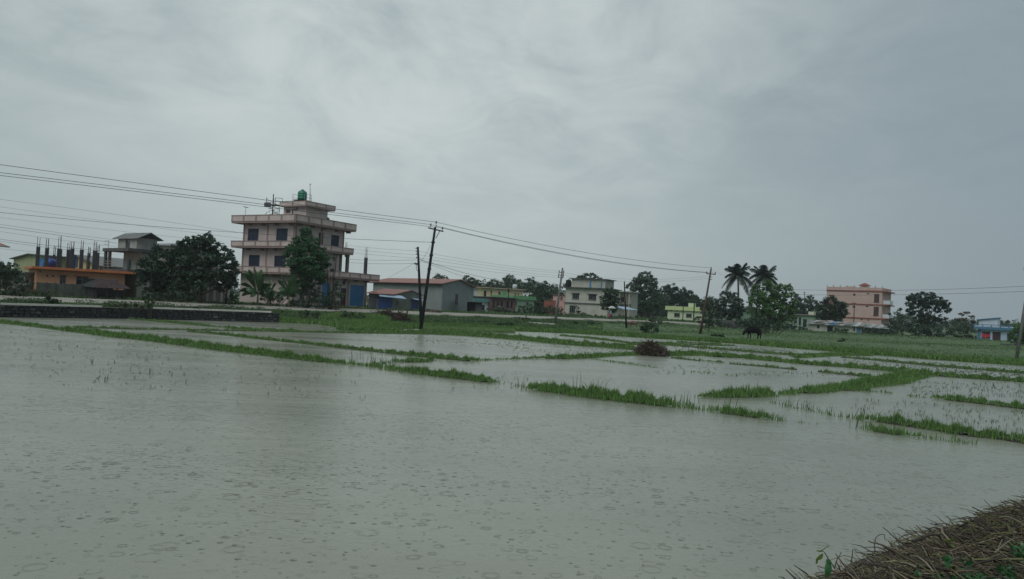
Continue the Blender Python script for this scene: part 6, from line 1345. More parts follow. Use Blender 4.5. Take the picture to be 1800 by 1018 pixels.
MBu('shrub', 'broad dark green bush on the bank left of the lime house pole', 'shrub', 1140, 87, [(1132, 573, 7), (1142, 571, 8), (1150, 575, 7), (1137, 579, 7), (1127, 577, 4), (1155, 580, 4)], LEAF_M, .2, 300)
MBu('shrub', 'pale green bush on the road verge right of the brown calf', 'shrub', 1152, 100, [(1150, 562, 6), (1160, 565, 5), (1144, 562, 4)], LEAF_F, .2, 280)
for i, (px, d, r, lab) in enumerate(((880, 84, 4, 'dark low bush on the bank right of the short stone wall'), (893, 85, 5, 'dark rounded bush on the bank below the bamboo pile'), (925, 100, 4.5, 'bushy weeds by the road left of the leaning pale pole'), (1010, 98, 4, 'bushy weeds on the bank right of the leaning pale pole'), (1040, 100, 4, 'weed clump on the bank below the white house'), (1256, 86, 3.5, 'small dark tuft in the grass right of the brown pole'), (1268, 86, 3, 'smallest dark tuft in the grass between the brown pole and the cow'))):
    p = on_ground(px, d); y = HZ + (px - 900) * math.tan(ROLL) + (CAMZ - p.z) * F / d
    MBu('weed_clump', lab, 'weeds', px, d, [(px, y - r * .7, r), (px + r, y - r * .5, r * .8), (px - r, y - r * .5, r * .8)], (LEAF_M, WEED)[i % 2], .18, 280)
for i, (a, b, d, lab) in enumerate(((858, 985, 128, 'green scrub between the road and the green parapet house'), (985, 1090, 133, 'low scrub along the road before the white house'), (1090, 1175, 150, 'low scrub along the road below the tall pale green tree'))):
    bl = []
    for px in np.arange(a, b, 9):
        p = on_ground(px, d); y = HZ + (px - 900) * math.tan(ROLL) + (CAMZ - p.z) * F / d; r = random.uniform(3.5, 7.5) if i == 0 else random.uniform(2.5, 4); bl.append((px, y - r * .8, r))
        if i == 0 and px > 905: bl.append((px + 3, y - r * 2, r))
    MBu('scrub', lab, 'shrub', (a + b) / 2, d, bl, (LEAF_M, WEED, WEED)[i], .26, 250)
for a, b, d, m_, lab in ((852, 992, 196, LEAF_F, 'continuous belt of trees behind the green parapet house'), (1100, 1175, 186, LEAF_F, 'belt of foliage under the tall pale green tree'), (1160, 1256, 205, LEAF_D, 'dark belt of trees behind the lime house'), (1375, 1450, 184, LEAF_F, 'belt of foliage behind the pale green house'), (255, 415, 92, LEAF_D, 'dark foliage mass behind the big spreading trees left of centre')):
    bl = []
    for px in np.arange(a, b, 10):
        p_ = on_ground(px, d); y = HZ + (px - 900) * math.tan(ROLL) + (CAMZ - p_.z) * F / d; near = d < 100
        for k in range(3 if near else (5 if a == 852 else 4)): bl.append((px + random.uniform(-3, 3), y - (10 + 16 * k if near else 6 + 9 * k) - random.uniform(0, 5), random.uniform(8, 12) if near else random.uniform(6, 9)))
    if near: bl = [q for q in bl if not (350 < q[0] < 402 and q[1] > 497)]
    MBu('tree_belt', lab, 'trees', (a + b) / 2, d, bl, m_, .34 if near else .42, 230)
MBu('undergrowth', 'dark bushes behind the grazing black cow', 'shrub', 1335, 104, [(1300, 567, 8), (1314, 568, 9), (1328, 567, 9), (1343, 569, 8), (1357, 570, 8)], LEAF_D, .24, 300)
# palms
def palm(label, base, d, crown, via, R_px, nf=15):
    g = on_ground(base, d); root = empty('palm_tree', g, 0, label, 'palm', 'palms over the dark dense tree'); c = D(crown[0], crown[1], d) - g; v = D(via[0], via[1], d) - g
    m = MB(); pts = []
    for i in range(9): k = i / 8; pts.append(Vector((0, 0, 0)) * (1 - k) ** 2 + (v * 2 - c * .5) * 2 * k * (1 - k) * 1.0 + c * k * k)
    m.tube(pts, [.24 - .1 * i / 8 for i in range(9)], 8); m.build('trunk', BARK_L, root, True)
    m = MB(); m.tube([c - Vector((0, 0, .5)), c, c + Vector((0, 0, .9))], [.14, .17, .04], 8); m.build('crown_shaft', LEAF_G, root, True)
    R0 = R_px * d / F
    for i in range(nf):
        az = 2 * math.pi * i / nf + random.uniform(-.15, .15); el = (1.4, .2, .9, -.15, .6, 1.15)[i % 6] + random.uniform(-.12, .12); L_ = R0 * random.uniform(.85, 1.1); m = MB(); n = 11; pr = []
        for k in range(n):
            t = k / (n - 1); r = L_ * (t * math.cos(el * .75)); zz = L_ * (math.sin(el) * t * 1.1 - (.95 - .35 * el) * t * t); pr.append(c + Vector((math.cos(az) * r * (1.15 - .2 * t), math.sin(az) * r * (1.15 - .2 * t), zz + .25)))
        m.tube(pr, [.045 - .035 * k / (n - 1) for k in range(n)], 4, False)
        side = Vector((-math.sin(az), math.cos(az), 0)); fine = 40
        for k in range(fine):
            t = .1 + .9 * k / fine; x = t * (n - 1); i0 = min(int(x), n - 2); p = pr[i0].lerp(pr[i0 + 1], x - i0); tan = (pr[i0 + 1] - pr[i0]).normalized(); ll = L_ * .30 * math.sin(math.pi * min(1, .15 + .85 * t)) ** .6 + .1
            for s in (-1, 1):
                q = p + side * s * ll * .62 + tan * ll * .45 + Vector((0, 0, -ll * random.uniform(.25, .6))); w = tan * .07; m.quad(tuple(p - w), tuple(p + w), tuple(q + w * .4), tuple(q - w * .4))
        m.build('frond', LEAF_PALM, root)
LEAF_PALM = mat('palm frond', (.028, .05, .036), .5, .3, 2, transl=.15)
palm('left palm with arching feather fronds above the dark dense tree', 1298, 150, (1297, 487), (1298, 520), 34, 26)
palm('right palm with leaning trunk and feather fronds over the bright green tree', 1316, 152, (1343, 489), (1322, 515), 34, 26)

# distant wood closing the horizon
def far_wood():
    C = []
    for r in np.arange(-1.15, 1.25, .0052):
        if -.5 < r < -.02: h = random.uniform(1.5, 3.5)
        else: h = random.uniform(2.5, 5.5)
        y = random.uniform(235, 330); x = r * y
        if y < 225: continue
        for k in range(3): C.append(((x + random.uniform(-2, 2), y + random.uniform(-3, 3), .8 + h * (.35 + .25 * k)), h * .5))
    P = crown_points(C, 30, 6, .45, .8); V, Q = leaf_quads(P, .75, .3); tag(fast_mesh('distant_wood', V, Q, LEAF_F), 'far belt of trees along the horizon behind the houses', 'trees', kind='stuff')
far_wood()

# ------------------------------------------------------------------ poles
def lean_pole(name, label, base, d, top, rb, rt_, m, group=None, dtop=None):
    g = on_ground(base, d); root = empty(name, g, 0, label, 'pole', group); t = D(top[0], top[1], dtop or d) - g; mb = MB(); mb.tube([Vector((0, 0, 0)) - t * .05, t * .5, t], [rb, (rb + rt_) / 2, rt_], 10); mb.build('pole', m, root, True); return root, g, t
def insul(root, p, s=1.0):
    m = MB(); m.lathe([(.02, -.12), (.02, 0), (.06, .02), (.075, .06), (.045, .09), (.06, .13), (.045, .19), (.03, .22), (.001, .23)], 8, tuple(p)); m.build('insulator', INSUL, root, True)
GP = 'power poles along the road and field'
root, g1, t1 = lean_pole('utility_pole', 'tall dark leaning steel pole with crossarm and three insulators, standing in the paddy', 738, 66, (765, 400), .17, .10, STEEL, GP)
cA, cB = D(752.5, 400.5, 66) - g1, D(779.5, 407, 66) - g1
m = MB(); m.tube([cA, cB], .055, 6); m.build('crossarm', STEEL, root)
m = MB(); m.tube([cB.lerp(cA, .22), D(766, 419, 66) - g1], .03, 5); m.build('brace', STEEL, root)
m = MB(); m.tube([D(765, 401, 66) - g1, D(767.5, 396, 66) - g1], .04, 5); m.build('top_bracket', STEEL, root)
I_A, I_T, I_B = cA + Vector((.22, 0, .17)), D(766.5, 393, 66) - g1, cB + Vector((-.1, 0, .17))
for p in (I_A, I_T, I_B): insul(root, p, 1)
m = MB(); m.box(-.02, .32, -.2, .2, 0, .9); 
ins_c = [g1 + p + Vector((0, 0, .12)) for p in (I_A, I_T, I_B)]
# small clamp bands
for py in (425, 447, 470):
    m = MB(); k = (582 - py) / 182; p = t1 * k; m.tube([p - Vector((0, 0, .06)), p + Vector((0, 0, .06))], .17, 8); m.build('band', STEEL, root)
root, g2, t2 = lean_pole('utility_pole', 'shorter dark pole leaning left against the foot of the tall crossarm pole', 741.5, 66.6, (734.5, 434), .15, .09, STEEL, GP)
for i, py in enumerate((436.5, 441.5, 446.5, 453)):
    p = D(731.4 + i * .3, py, 66.6) - g2; m = MB(); m.tube([p, p + Vector((.16, 0, 0))], .02, 5); m.lathe([(.03, -.05), (.055, -.02), (.04, 0), (.055, .03), (.03, .05)], 8, tuple(p)); m.build('insulator', INSUL, root)
p = D(731.5, 464, 66.4) - g2; m = MB(); m.box(p.x - .14, p.x + .12, p.y - .1, p.y + .08, p.z - .06, p.z + .07); m.build('junction_box', STEEL, root)
m = MB(); m.tube([D(734, 466 + 4, 66.3) - g2 + Vector((.12 * math.cos(a), 0, .28 * math.sin(a))) for a in np.linspace(0, 6.3, 12)], .02, 4); m.build('cable_loop', WIREM, root)
root, g3, t3 = lean_pole('utility_pole', 'pale weathered concrete pole leaning right, left of the white house', 975.5, 94, (989, 471), .16, .11, POLEW, GP)
for py, s in ((479, 1), (484, 1), (488, -1)):
    p = D(988 - (py - 471) * .135, py, 94) - g3; m = MB(); m.box(p.x - .32, p.x + .32, p.y - .03, p.y + .03, p.z - .03, p.z + .03); m.build('crossarm', STEEL, root)
    for s_ in (-1, 1): insul(root, p + Vector((.28 * s_, 0, .03)), .6)
root, g4, t4 = lean_pole('utility_pole', 'thin straight dark pole beside the blue tin canopy', 1101, 96, (1097.5, 495), .12, .07, STEEL, GP)
root, g5, t5 = lean_pole('utility_pole', 'leaning rust-brown pole with short crossarm in the field', 1231, 90, (1250, 473), .15, .09, RUSTP, GP)
cA, cB = D(1241.5, 481, 90) - g5, D(1258, 482.5, 90) - g5; m = MB(); m.tube([cA, cB], .05, 6); m.build('crossarm', RUSTP, root)
I5 = [cA + Vector((.06, 0, .05)), t5 + Vector((0, 0, .03)), cB + Vector((-.06, 0, .05))]
for p in I5: insul(root, p, .7)
for py in (487, 491.5): p = D(1248.2 - (py - 487) * .16, py, 90) - g5; m = MB(); m.tube([p - Vector((.0, 0, 0)), p + Vector((.26, 0, .0))], .04, 5); m.build('spool', RUSTP, root)
m = MB(); m.tube([t5 * .35 + Vector((-.16, 0, -.3)), t5 * .42 + Vector((-.14, 0, 0))], .07, 6); m.build('stub', RUSTP, root)
ins_r = [g5 + p + Vector((0, 0, .1)) for p in I5]
root, g5b, _ = lean_pole('prop_post', 'short stay post leaning against the foot of the rust-brown pole', 1228.5, 90.5, (1236, 560), .09, .07, POLEW)
lean_pole('utility_pole', 'thin dark post in front of the lime house, the left one', 1200, 140, (1202, 518), .09, .06, STEEL, GP)
lean_pole('utility_pole', 'thin dark post in front of the lime house, the right one', 1219, 138, (1221, 521), .11, .08, STEEL, GP)
root, g6, t6 = lean_pole('utility_pole', 'dark pole with small crossarm standing against the bright green tree', 1328, 112, (1332, 502), .1, .07, STEEL, GP)
m = MB(); m.tube([t6 + Vector((-.45, 0, -.15)), t6 + Vector((.3, 0, -.1))], .04, 5); m.build('crossarm', STEEL, root)
for s_ in (-.4, .25): insul(root, t6 + Vector((s_, 0, -.1)), .6)
root, g7, t7 = lean_pole('utility_pole', 'rust-brown pole with small crossarm before the salmon building', 1500, 150, (1502, 532), .11, .07, RUSTP, GP)
m = MB(); m.tube([t7 + Vector((-.55, 0, -.1)), t7 + Vector((.4, 0, -.15))], .045, 5); m.build('crossarm', RUSTP, root); m = MB(); m.box(t7.x - .3, t7.x + .15, t7.y - .1, t7.y + .1, t7.z - 1.0, t7.z - .7); m.build('box', STEEL, root)
root, g8, t8 = lean_pole('utility_pole', 'thin dark pole with crossarm above the pale green house', 1413, 185, (1414, 513), .1, .07, STEEL, GP)
m = MB(); m.tube([t8 + Vector((-.3, 0, -.15)), t8 + Vector((.3, 0, -.15))], .04, 5); m.build('crossarm', STEEL, root)
root, g9, t9 = lean_pole('utility_pole', 'pale grey pole leaning right at the right picture edge', 1787, 68, (1812, 470), .15, .1, POLEW, GP)
m = MB(); m.tube([t9 + Vector((-.6, 0, -.25)), t9 + Vector((.6, 0, -.25))], .05, 5); m.build('crossarm', STEEL, root)
for s_ in (-.55, .55): insul(root, t9 + Vector((s_, 0, -.2)), .7)
lean_pole('utility_pole', 'short dark pole before the yellow house with a box at its top', 893, 135, (894, 508), .1, .07, STEEL, GP)
m = MB(); p = D(894, 511, 134.8); m.box(p.x - .15, p.x + .15, p.y - .1, p.y + .1, p.z - .3, p.z + .3); o = m.build('meter_box', STEEL); tag(o, 'small dark box hung on the short pole before the yellow house', 'box')
# the next pole outside the left frame edge that carries the cables
gL = Vector((-47, 33.5, gz((-47, 33.5)) if False else 0.0)); root = empty('utility_pole', gL, 0, 'dark pole beyond the left picture edge carrying the upper cables', 'pole', GP); m = MB(); m.tube([(0, 0, -.3), (0, 0, 10.2)], [.17, .1], 10); m.build('pole', STEEL, root, True)
m = MB(); m.tube([(-.6, .4, 9.7), (.6, -.4, 9.7)], .055, 6); m.build('crossarm', STEEL, root); insL = [gL + Vector(v) for v in ((-.55, .36, 9.9), (0, 0, 10.35), (.55, -.36, 9.9))]
for v in insL: insul(root, v - gL)

# ------------------------------------------------------------------ cables
def wire(label, a, b, sag, r=.014, name='cable'):
    n = 26; pts = [a.lerp(b, i / n) - Vector((0, 0, 4 * sag * (i / n) * (1 - i / n))) for i in range(n + 1)]; m = MB(); m.tube([p - a for p in pts], r, 5); o = m.build(name, WIREM, None, True); o.location = a; tag(o, label, 'cable', 'overhead cables')
def wire_px(label, px1, d1, px2, d2, mid, r=.014):
    a, b = D(*px1, d1), D(*px2, d2); mx_, my_ = mid; k = (mx_ - px1[0]) / (px2[0] - px1[0]); dm = 1 / ((1 - k) / d1 + k / d2); p = D(mx_, my_, dm); t = (p - a).length / max((p - a).length + (b - p).length, 1e-6)
    lin = a.lerp(b, t); sag = (lin.z - p.z) / (4 * t * (1 - t)); wire(label, a, b, sag, r)
def lead(p, q, k): return p + (q - p) * k
for i, nm in enumerate(('lower cable from the left arm of the tall pole running out of the left edge', 'topmost cable running from the tall pole out of the left edge', 'lower cable from the right arm of the tall pole running out of the left edge')):
    tgt = ((0, 303.5), (0, 289.5), (0, 308.5))[i]; mid = ((380, 349), (380, 340.5), (380, 354))[i]; a = ins_c[i]; e = D(*tgt, 46.4); far = a + (e - a) * 1.0
    k0 = 46.4; pm = D(mid[0], mid[1], 1 / ((1 - .5) / 46.4 + .5 / 66)); t = (pm - a).length / ((pm - a).length + (e - pm).length); lin = a.lerp(e, t); sag = (lin.z - pm.z) / (4 * t * (1 - t))
    # carry the same curve on to the pole outside the frame
    n = 40; pts = []
    for j in range(n + 1):
        s = j / n * 1.32; p = a.lerp(e, s); p.z -= 4 * sag * s * (1 - s); pts.append(p)
    m = MB(); m.tube([p - a for p in pts], .017, 5); o = m.build('cable', WIREM, None, True); o.location = a; tag(o, nm, 'cable', 'overhead cables')
wire('topmost cable from the tall pole to the rust-brown pole', ins_c[1], ins_r[1], .55, .017)
wire('lower cable from the left arm of the tall pole to the rust-brown pole', ins_c[0], ins_r[0], .62, .017)
wire('lower cable from the right arm of the tall pole to the rust-brown pole', ins_c[2], ins_r[2], .66, .017)
wire_px('dark cable from below the tall pole crossarm crossing the pink house', (762, 426), 66, (0, 373.5), 62, (415, 408.5), .016)
wire_px('highest faint cable crossing left of the pink house', (0, 350.5), 75, (440, 412), 82, (225, 380), .012)
wire_px('faint cable passing above the grey house roof', (0, 363.5), 75, (440, 421), 82, (225, 394), .010)
wire_px('faint cable meeting the grey house roof, upper', (0, 382.5), 75, (330, 419), 86, (180, 403), .010)
wire_px('thin cable to the grey house, second from the top', (0, 394.5), 75, (205, 422), 88, (100, 408.5), .012)
wire_px('darker cable to the grey house, third from the top', (0, 399.5), 72, (205, 427.5), 87, (100, 413), .017)
wire_px('thin cable above the column tops, fourth from the top', (0, 407), 75, (205, 434), 88, (100, 421), .010)
wire_px('upper of two dark cables across the rebar tops', (0, 420.5), 72, (195, 443), 87, (100, 433), .015)
wire_px('lower of two dark cables across the rebar tops', (0, 424), 72, (195, 447), 87, (100, 437), .012)
wire_px('lowest cable across the concrete columns', (0, 437), 75, (193, 452), 88, (100, 446), .010)
for i, (y0, y1, ym) in enumerate(((431, 441, 436.5), (436.5, 448, 442.5), (443, 454, 448.5), (455.5, 457, 456.8), (461, 463, 463))):
    wire_px(('highest', 'second', 'third', 'fourth', 'lowest')[i] + ' faint cable between the pink house and the shorter dark pole', (608, y0), 92, (732, y1), 66.6, (670, ym + .8), .009 if i < 3 else .013)
wire_px('cable sloping down from the shorter dark pole to the shed roof', (731, 461), 66.6, (684, 487), 101, (707, 475), .011)
wire_px('cable hanging between the two leaning dark poles', (757, 431), 66, (736, 462), 66.6, (750, 452), .011)
wire_px('thick cable from the shorter dark pole sagging right to the yellow house', (736, 455), 66.6, (893, 494), 134, (810, 478), .02)
wire_px('second sagging cable just below the thick one, to the yellow house', (741, 458), 66.6, (880, 500), 134, (800, 481), .013)
for i, (y0, y1) in enumerate(((442, 477), (448, 480), (453, 484.5), (460, 488))):
    wire_px(('highest', 'second', 'third', 'lowest')[i] + ' faint cable from the leaning dark poles to the pale concrete pole', (737, y0), 66.6, (987, y1), 94, (862, (y0 + y1) / 2 + 3.5), .009)
for i, (y0, y1) in enumerate(((479.5, 485), (484, 489))): wire_px(('upper', 'lower')[i] + ' faint cable from the pale concrete pole to the rust-brown pole', (989, y0), 94, (1248, y1), 90, (1120, (y0 + y1) / 2 + 9), .008)
for i, (y0, y1, m_) in enumerate(((507, 504, 510), (516, 511, 518))): wire_px(('upper', 'lower')[i] + ' cable from the right-edge pole passing over the salmon building', (1808, y0 - 4), 68, (1332, y0 - 1), 112, (1600, m_), .014)
wire_px('faint cable from the rust-brown pole into the palm tops', (1250, 474), 90, (1332, 503), 112, (1290, 491), .009)

# ------------------------------------------------------------------ brush pile, bamboo pile, fence, posts
def twig_pile(name, label, cat, c, rx, ry, h, n, mats, L_=(.4, 1.3), r=(.008, .02), base=0.0, leaves=None):
    root = empty(name, c, 0, label, cat); m = MB(); m.lathe([(1.0, -.1), (.92, .25 * h), (.7, .62 * h), (.35, .86 * h), (.001, .9 * h)], 14); m.v = [(x * rx * .85 * (1 + .1 * math.sin(i * 2.1)), y * ry * .85, z) for i, (x, y, z) in enumerate(m.v)]; m.build('core', SOIL_D, root)
    M = [MB() for _ in mats]
    for i in range(n):
        a = random.uniform(0, 6.28); rr = math.sqrt(random.random()); x, y = rx * rr * math.cos(a), ry * rr * math.sin(a); z = h * (1 - rr ** 2) ** .6 * random.uniform(.5, 1.1) * (1 + .18 * math.sin(a * 3 + 1) - .12 * math.cos(a)); ang = random.uniform(0, 6.28); el = random.gauss(0, .45); l = random.uniform(*L_) / 2
        d_ = Vector((math.cos(ang) * math.cos(el), math.sin(ang) * math.cos(el), math.sin(el))) * l; b = Vector((random.uniform(-.2, .2), random.uniform(-.2, .2), random.uniform(-.15, .25))) * l; p = Vector((x, y, z)); k = random.uniform(*r)
        M[i % len(mats)].tube([p - d_, p - d_ * .3 + b * .6, p + d_ * .4 + b, p + d_], [k, k, k * .8, k * .5], 4, False)
    for mm, q in zip(mats, M): o = q.build('twig', mm, root); o['kind'] = 'stuff'
    return root
twig_pile('brush_heap', 'rounded heap of dark twigs and straw on the bund in the middle of the paddies', 'brush heap', Vector(G(1145, 625, 0)), .92, .6, .70, 1700, [STRAW2, STRAW1, STRAW2, STRAW2, BARK_L], (.3, .9), (.008, .016))
twig_pile('brush_pile', 'brown tangle of branches on the bank left of the leaning poles', 'brush heap', on_ground(687, 78) + Vector((-.2, 0, 0)), 2.1, 1.0, .75, 900, [STRAW2, mat('reddish brush', (.075, .05, .042), .85, .4, 6), STRAW2], (.5, 1.6), (.012, .03))
for i, (bx_, tx_, ty, lab) in enumerate(((684, 687, 541, 'leftmost short post sticking out of the brown tangle of branches'), (699, 701, 543, 'thick short post beside the brown tangle of branches'), (712, 717, 546, 'slanting dark stick right of the brown tangle of branches'))): lean_pole('post', lab, bx_, 78, (tx_, ty), .07, .06, BARK)
def bamboo():
    root = empty('bamboo_pile', on_ground(900, 130), 0, 'pile of pale bamboo poles and dark timber sloping beside the road', 'pile'); g = root.location
    for i in range(16):
        px0 = 874 + random.uniform(-2, 6) if i < 9 else 890 + random.uniform(0, 15); y0 = 538 + random.uniform(-1, 3) + (px0 - 874) * .35; L_ = random.uniform(18, 34); a, b = D(px0, y0, 130 + random.uniform(-.7, .7)) - g, D(px0 + L_, y0 + L_ * .36 + random.uniform(-1.5, 1), 130 + random.uniform(-.7, .7)) - g
        m = MB(); m.tube([a, b], random.uniform(.05, .09), 6); m.build('bamboo_pole', (TWIGP, POLEW, BARK)[i % 3], root)
    for i in range(9): px = 878 + i * 5; a, b = D(px, 553, 130) - g, D(px + random.uniform(-2, 3), 544 + i * .9, 130) - g; a.z = -.2; m = MB(); m.tube([a, b], .06, 5); m.build('prop', BARK, root)
bamboo()
def shutter_fence():
    f, sh2, XG = PH
    root = empty('pole_barrier', f.o, f.ang, 'rough barrier of leaning dark sticks in front of the right blue shutter', 'barrier')
    for i, (x, h, l) in enumerate(((sh2[0] - .2, 1.5, .05), (sh2[0] + .5, 1.7, .1), (sh2[0] + 1.3, 1.9, -.05), (sh2[1] - .2, 1.6, .1), (sh2[1] + .7, 1.0, .2))):
        m = MB(); m.tube([(x, -2.6, -.2), (x + l, -2.6, h * .5), (x + l * 3, -2.6, h)], .045, 5); m.build('stick', BARK, root)
    m = MB(); m.tube([(sh2[0] - 1.8, -2.7, .25), (sh2[0] + 1, -2.72, .55), (sh2[1] + 2.8, -2.7, .75)], .05, 5); m.build('rail', BARK, root); m = MB(); m.tube([(sh2[1] - .5, -2.72, 1.1), (sh2[1] + 2.4, -2.7, .35)], .05, 5); m.build('rail', BARK_L, root)
shutter_fence()
j = MB()
for i in range(26): px = 745 + random.uniform(0, 30); p = on_ground(px, 102 + random.uniform(-1, 1)); j.rough_box((p.x, p.y, p.z + random.uniform(0, .35)), (random.uniform(.15, .35), .2, random.uniform(.1, .2)), .5)
o = j.build('rubble_heap', mat('brown rubble', (.09, .075, .06), .9, .4, 2, .3)); o['kind'] = 'stuff'; tag(o, 'low brown rubble heap along the warehouse wall', 'rubble')

# ------------------------------------------------------------------ figures
def skin_body(name, V, E, Rr, m, parent, root=0, sub=2):
    me = bpy.data.meshes.new(name); me.from_pydata(V, E, []); o = bpy.data.objects.new(name, me); COL.objects.link(o)
    sk = o.modifiers.new('skin', 'SKIN'); 
    if not me.skin_vertices: me.attributes.new('skin', 'FLOAT', 'POINT') if False else None
    bpy.context.view_layer.objects.active = o
    if not me.skin_vertices:
        bpy.ops.mesh.customdata_skin_add() if bpy.ops.mesh.customdata_skin_add.poll() else None
    for i, s in enumerate(me.skin_vertices[0].data): s.radius = (Rr[i], Rr[i]) if not isinstance(Rr[i], tuple) else Rr[i]; s.use_root = (i == root)
    sb = o.modifiers.new('sub', 'SUBSURF'); sb.levels = sub; sb.render_levels = sub
    dg = bpy.context.evaluated_depsgraph_get(); me2 = bpy.data.meshes.new_from_object(o.evaluated_get(dg)); me2.materials.clear(); me2.materials.append(m); me2.polygons.foreach_set('use_smooth', [True] * len(me2.polygons))
    o.modifiers.clear(); o.data = me2; bpy.data.meshes.remove(me); me2.name = name; o.parent = parent; return o
def cow(label, loc, rz, s, m, head_low=True):
    root = empty('cow', loc, rz, label, 'cow')          # faces -x
    hz_ = .42 if head_low else 1.2
    V = [(.55, 0, 1.12), (.1, 0, 1.05), (-.35, 0, 1.07), (-.62, 0, 1.10), (-.92, 0, .98), (-1.12, 0, hz_ + .3), (-1.28, 0, hz_),        # trunk, neck, head
         (.78, 0, 1.1), (.62, .16, .78), (.72, .17, .46), (.62, .17, .04), (.62, -.16, .78), (.80, -.17, .46), (.72, -.17, .04),
         (-.55, .15, .72), (-.54, .16, .40), (-.56, .16, .04), (-.50, -.15, .72), (-.44, -.16, .40), (-.42, -.16, .04)]
    E = [(0, 1), (1, 2), (2, 3), (3, 4), (4, 5), (5, 6), (0, 7), (0, 8), (8, 9), (9, 10), (0, 11), (11, 12), (12, 13), (3, 14), (14, 15), (15, 16), (3, 17), (17, 18), (18, 19)]
    Rr = [.36, .43, .42, .36, .23, .16, .10, .22, .19, .09, .06, .15, .07, .055, .11, .065, .055, .11, .065, .055]
    V = [tuple(c * s for c in v) for v in V]; Rr = [r * s for r in Rr]
    skin_body('body', V, E, Rr, m, root)
    for sg in (-1, 1):
        q = MB(); q.tube([(-1.08 * s, sg * .08 * s, (hz_ + .38) * s), (-1.1 * s, sg * .2 * s, (hz_ + .48) * s), (-1.15 * s, sg * .22 * s, (hz_ + .62) * s)], [.025 * s, .02 * s, .005 * s], 6); q.build('horn', HORN, root, True)
        q = MB(); q.tube([(-1.05 * s, sg * .1 * s, (hz_ + .33) * s), (-1.02 * s, sg * .26 * s, (hz_ + .3) * s)], [.05 * s, .015 * s], 6); q.build('ear', m, root, True)
    q = MB(); q.tube([(.84 * s, 0, 1.15 * s), (.93 * s, 0, .85 * s), (.92 * s, .02, .5 * s), (.9 * s, .02, .38 * s)], [.03 * s, .02 * s, .015 * s, .035 * s], 6); q.build('tail', m, root, True)
cw = on_ground(1324, 84); cow('black cow grazing with lowered head in the field below the bright green tree', cw, R(14), 1.0, HIDE_K)
cw = on_ground(1113, 97); cow('reddish brown calf with lowered head on the bank left of the broad bush', cw, R(-20), .62, HIDE_B)
def person():
    g = on_ground(1073, 121); g.z += .03; root = empty('person', g, R(10), 'person in dark clothes walking on the road under a pale umbrella', 'person')
    V = [(0, 0, .92), (0, 0, 1.15), (0, 0, 1.38), (0, 0, 1.5), (0, -.02, 1.62), (.1, 0, .82), (.14, -.12, .48), (.13, -.02, .06), (.14, -.14, .03), (-.1, 0, .82), (-.13, .1, .48), (-.14, .22, .08), (-.14, .12, .03),
         (.19, 0, 1.36), (.26, -.02, 1.1), (.14, -.2, 1.2), (-.19, 0, 1.36), (-.26, .02, 1.1), (-.25, -.05, .86)]
    E = [(0, 1), (1, 2), (2, 3), (3, 4), (0, 5), (5, 6), (6, 7), (7, 8), (0, 9), (9, 10), (10, 11), (11, 12), (2, 13), (13, 14), (14, 15), (2, 16), (16, 17), (17, 18)]
    Rr = [.15, .13, .15, .06, .105, .1, .07, .045, .035, .1, .07, .045, .035, .06, .045, .035, .06, .045, .035]
    skin_body('body', V, E, Rr, CLOTHD, root)
    q = MB(); q.lathe([(.001, -.12), (.07, -.09), (.1, 0), (.085, .08), (.04, .12), (.001, .13)], 12, (0, -.02, 1.66)); q.build('head', SKIN, root, True)
    q = MB(); q.lathe([(.1, .0), (.108, .06), (.08, .12), (.001, .145)], 12, (0, .0, 1.66)); q.build('hair', HIDE_K, root, True)
    q = MB(); q.lathe([(.19, .8), (.17, 1.0), (.18, 1.3), (.12, 1.42)], 12); q.v = [(x, y * .75, z) for x, y, z in q.v]; q.build('shirt', CLOTHW, root, True)
    b = empty('shopping_bag', g + Vector((-.24, -.06, .42)), 0, 'red bag carried by the person under the umbrella', 'bag'); q = MB(); q.box(-.14, .14, -.06, .06, 0, .32); q.build('bag_body', TARPR, b); q = MB(); q.tube([(-.08, 0, .31), (-.05, 0, .44), (.05, 0, .44), (.08, 0, .31)], .012, 5); q.build('handle', TARPR, b)
    u = empty('umbrella', g + Vector((.12, -.22, 1.2)), 0, 'pale open umbrella held over the person on the road', 'umbrella'); q = MB(); q.tube([(0, 0, -.1), (0, 0, .92)], .012, 6); q.build('shaft', STEEL, u)
    q = MB(); prof = [(.62, .55), (.5, .7), (.32, .82), (.14, .89), (.01, .91)]; n = 8; 
    for r, z in prof:
        for k in range(n): q.v.append((r * math.cos(6.283 * k / n), r * math.sin(6.283 * k / n), z))
    for i in range(4):
        for k in range(n): q.f.append((i * n + k, i * n + (k + 1) % n, (i + 1) * n + (k + 1) % n, (i + 1) * n + k))
    o = q.build('canopy', CLOTHW, u); mo = o.modifiers.new('t', 'SOLIDIFY'); mo.thickness = .01
    for k in range(n): q = MB(); q.tube([(.62 * math.cos(6.283 * k / n), .62 * math.sin(6.283 * k / n), .54), (0, 0, .88)], .006, 3, False); q.build('rib', STEEL, u)
person()
# pale gate post beside the person
p = on_ground(1066, 126); m = MB(); m.tube([(0, 0, -.2), (0, 0, 1.25)], .13, 8); m.tube([(0, 0, 1.25), (0, 0, 1.32)], .16, 8); o = m.build('gate_post', WHITE); o.location = p; tag(o, 'short pale post left of the person with the umbrella', 'post')

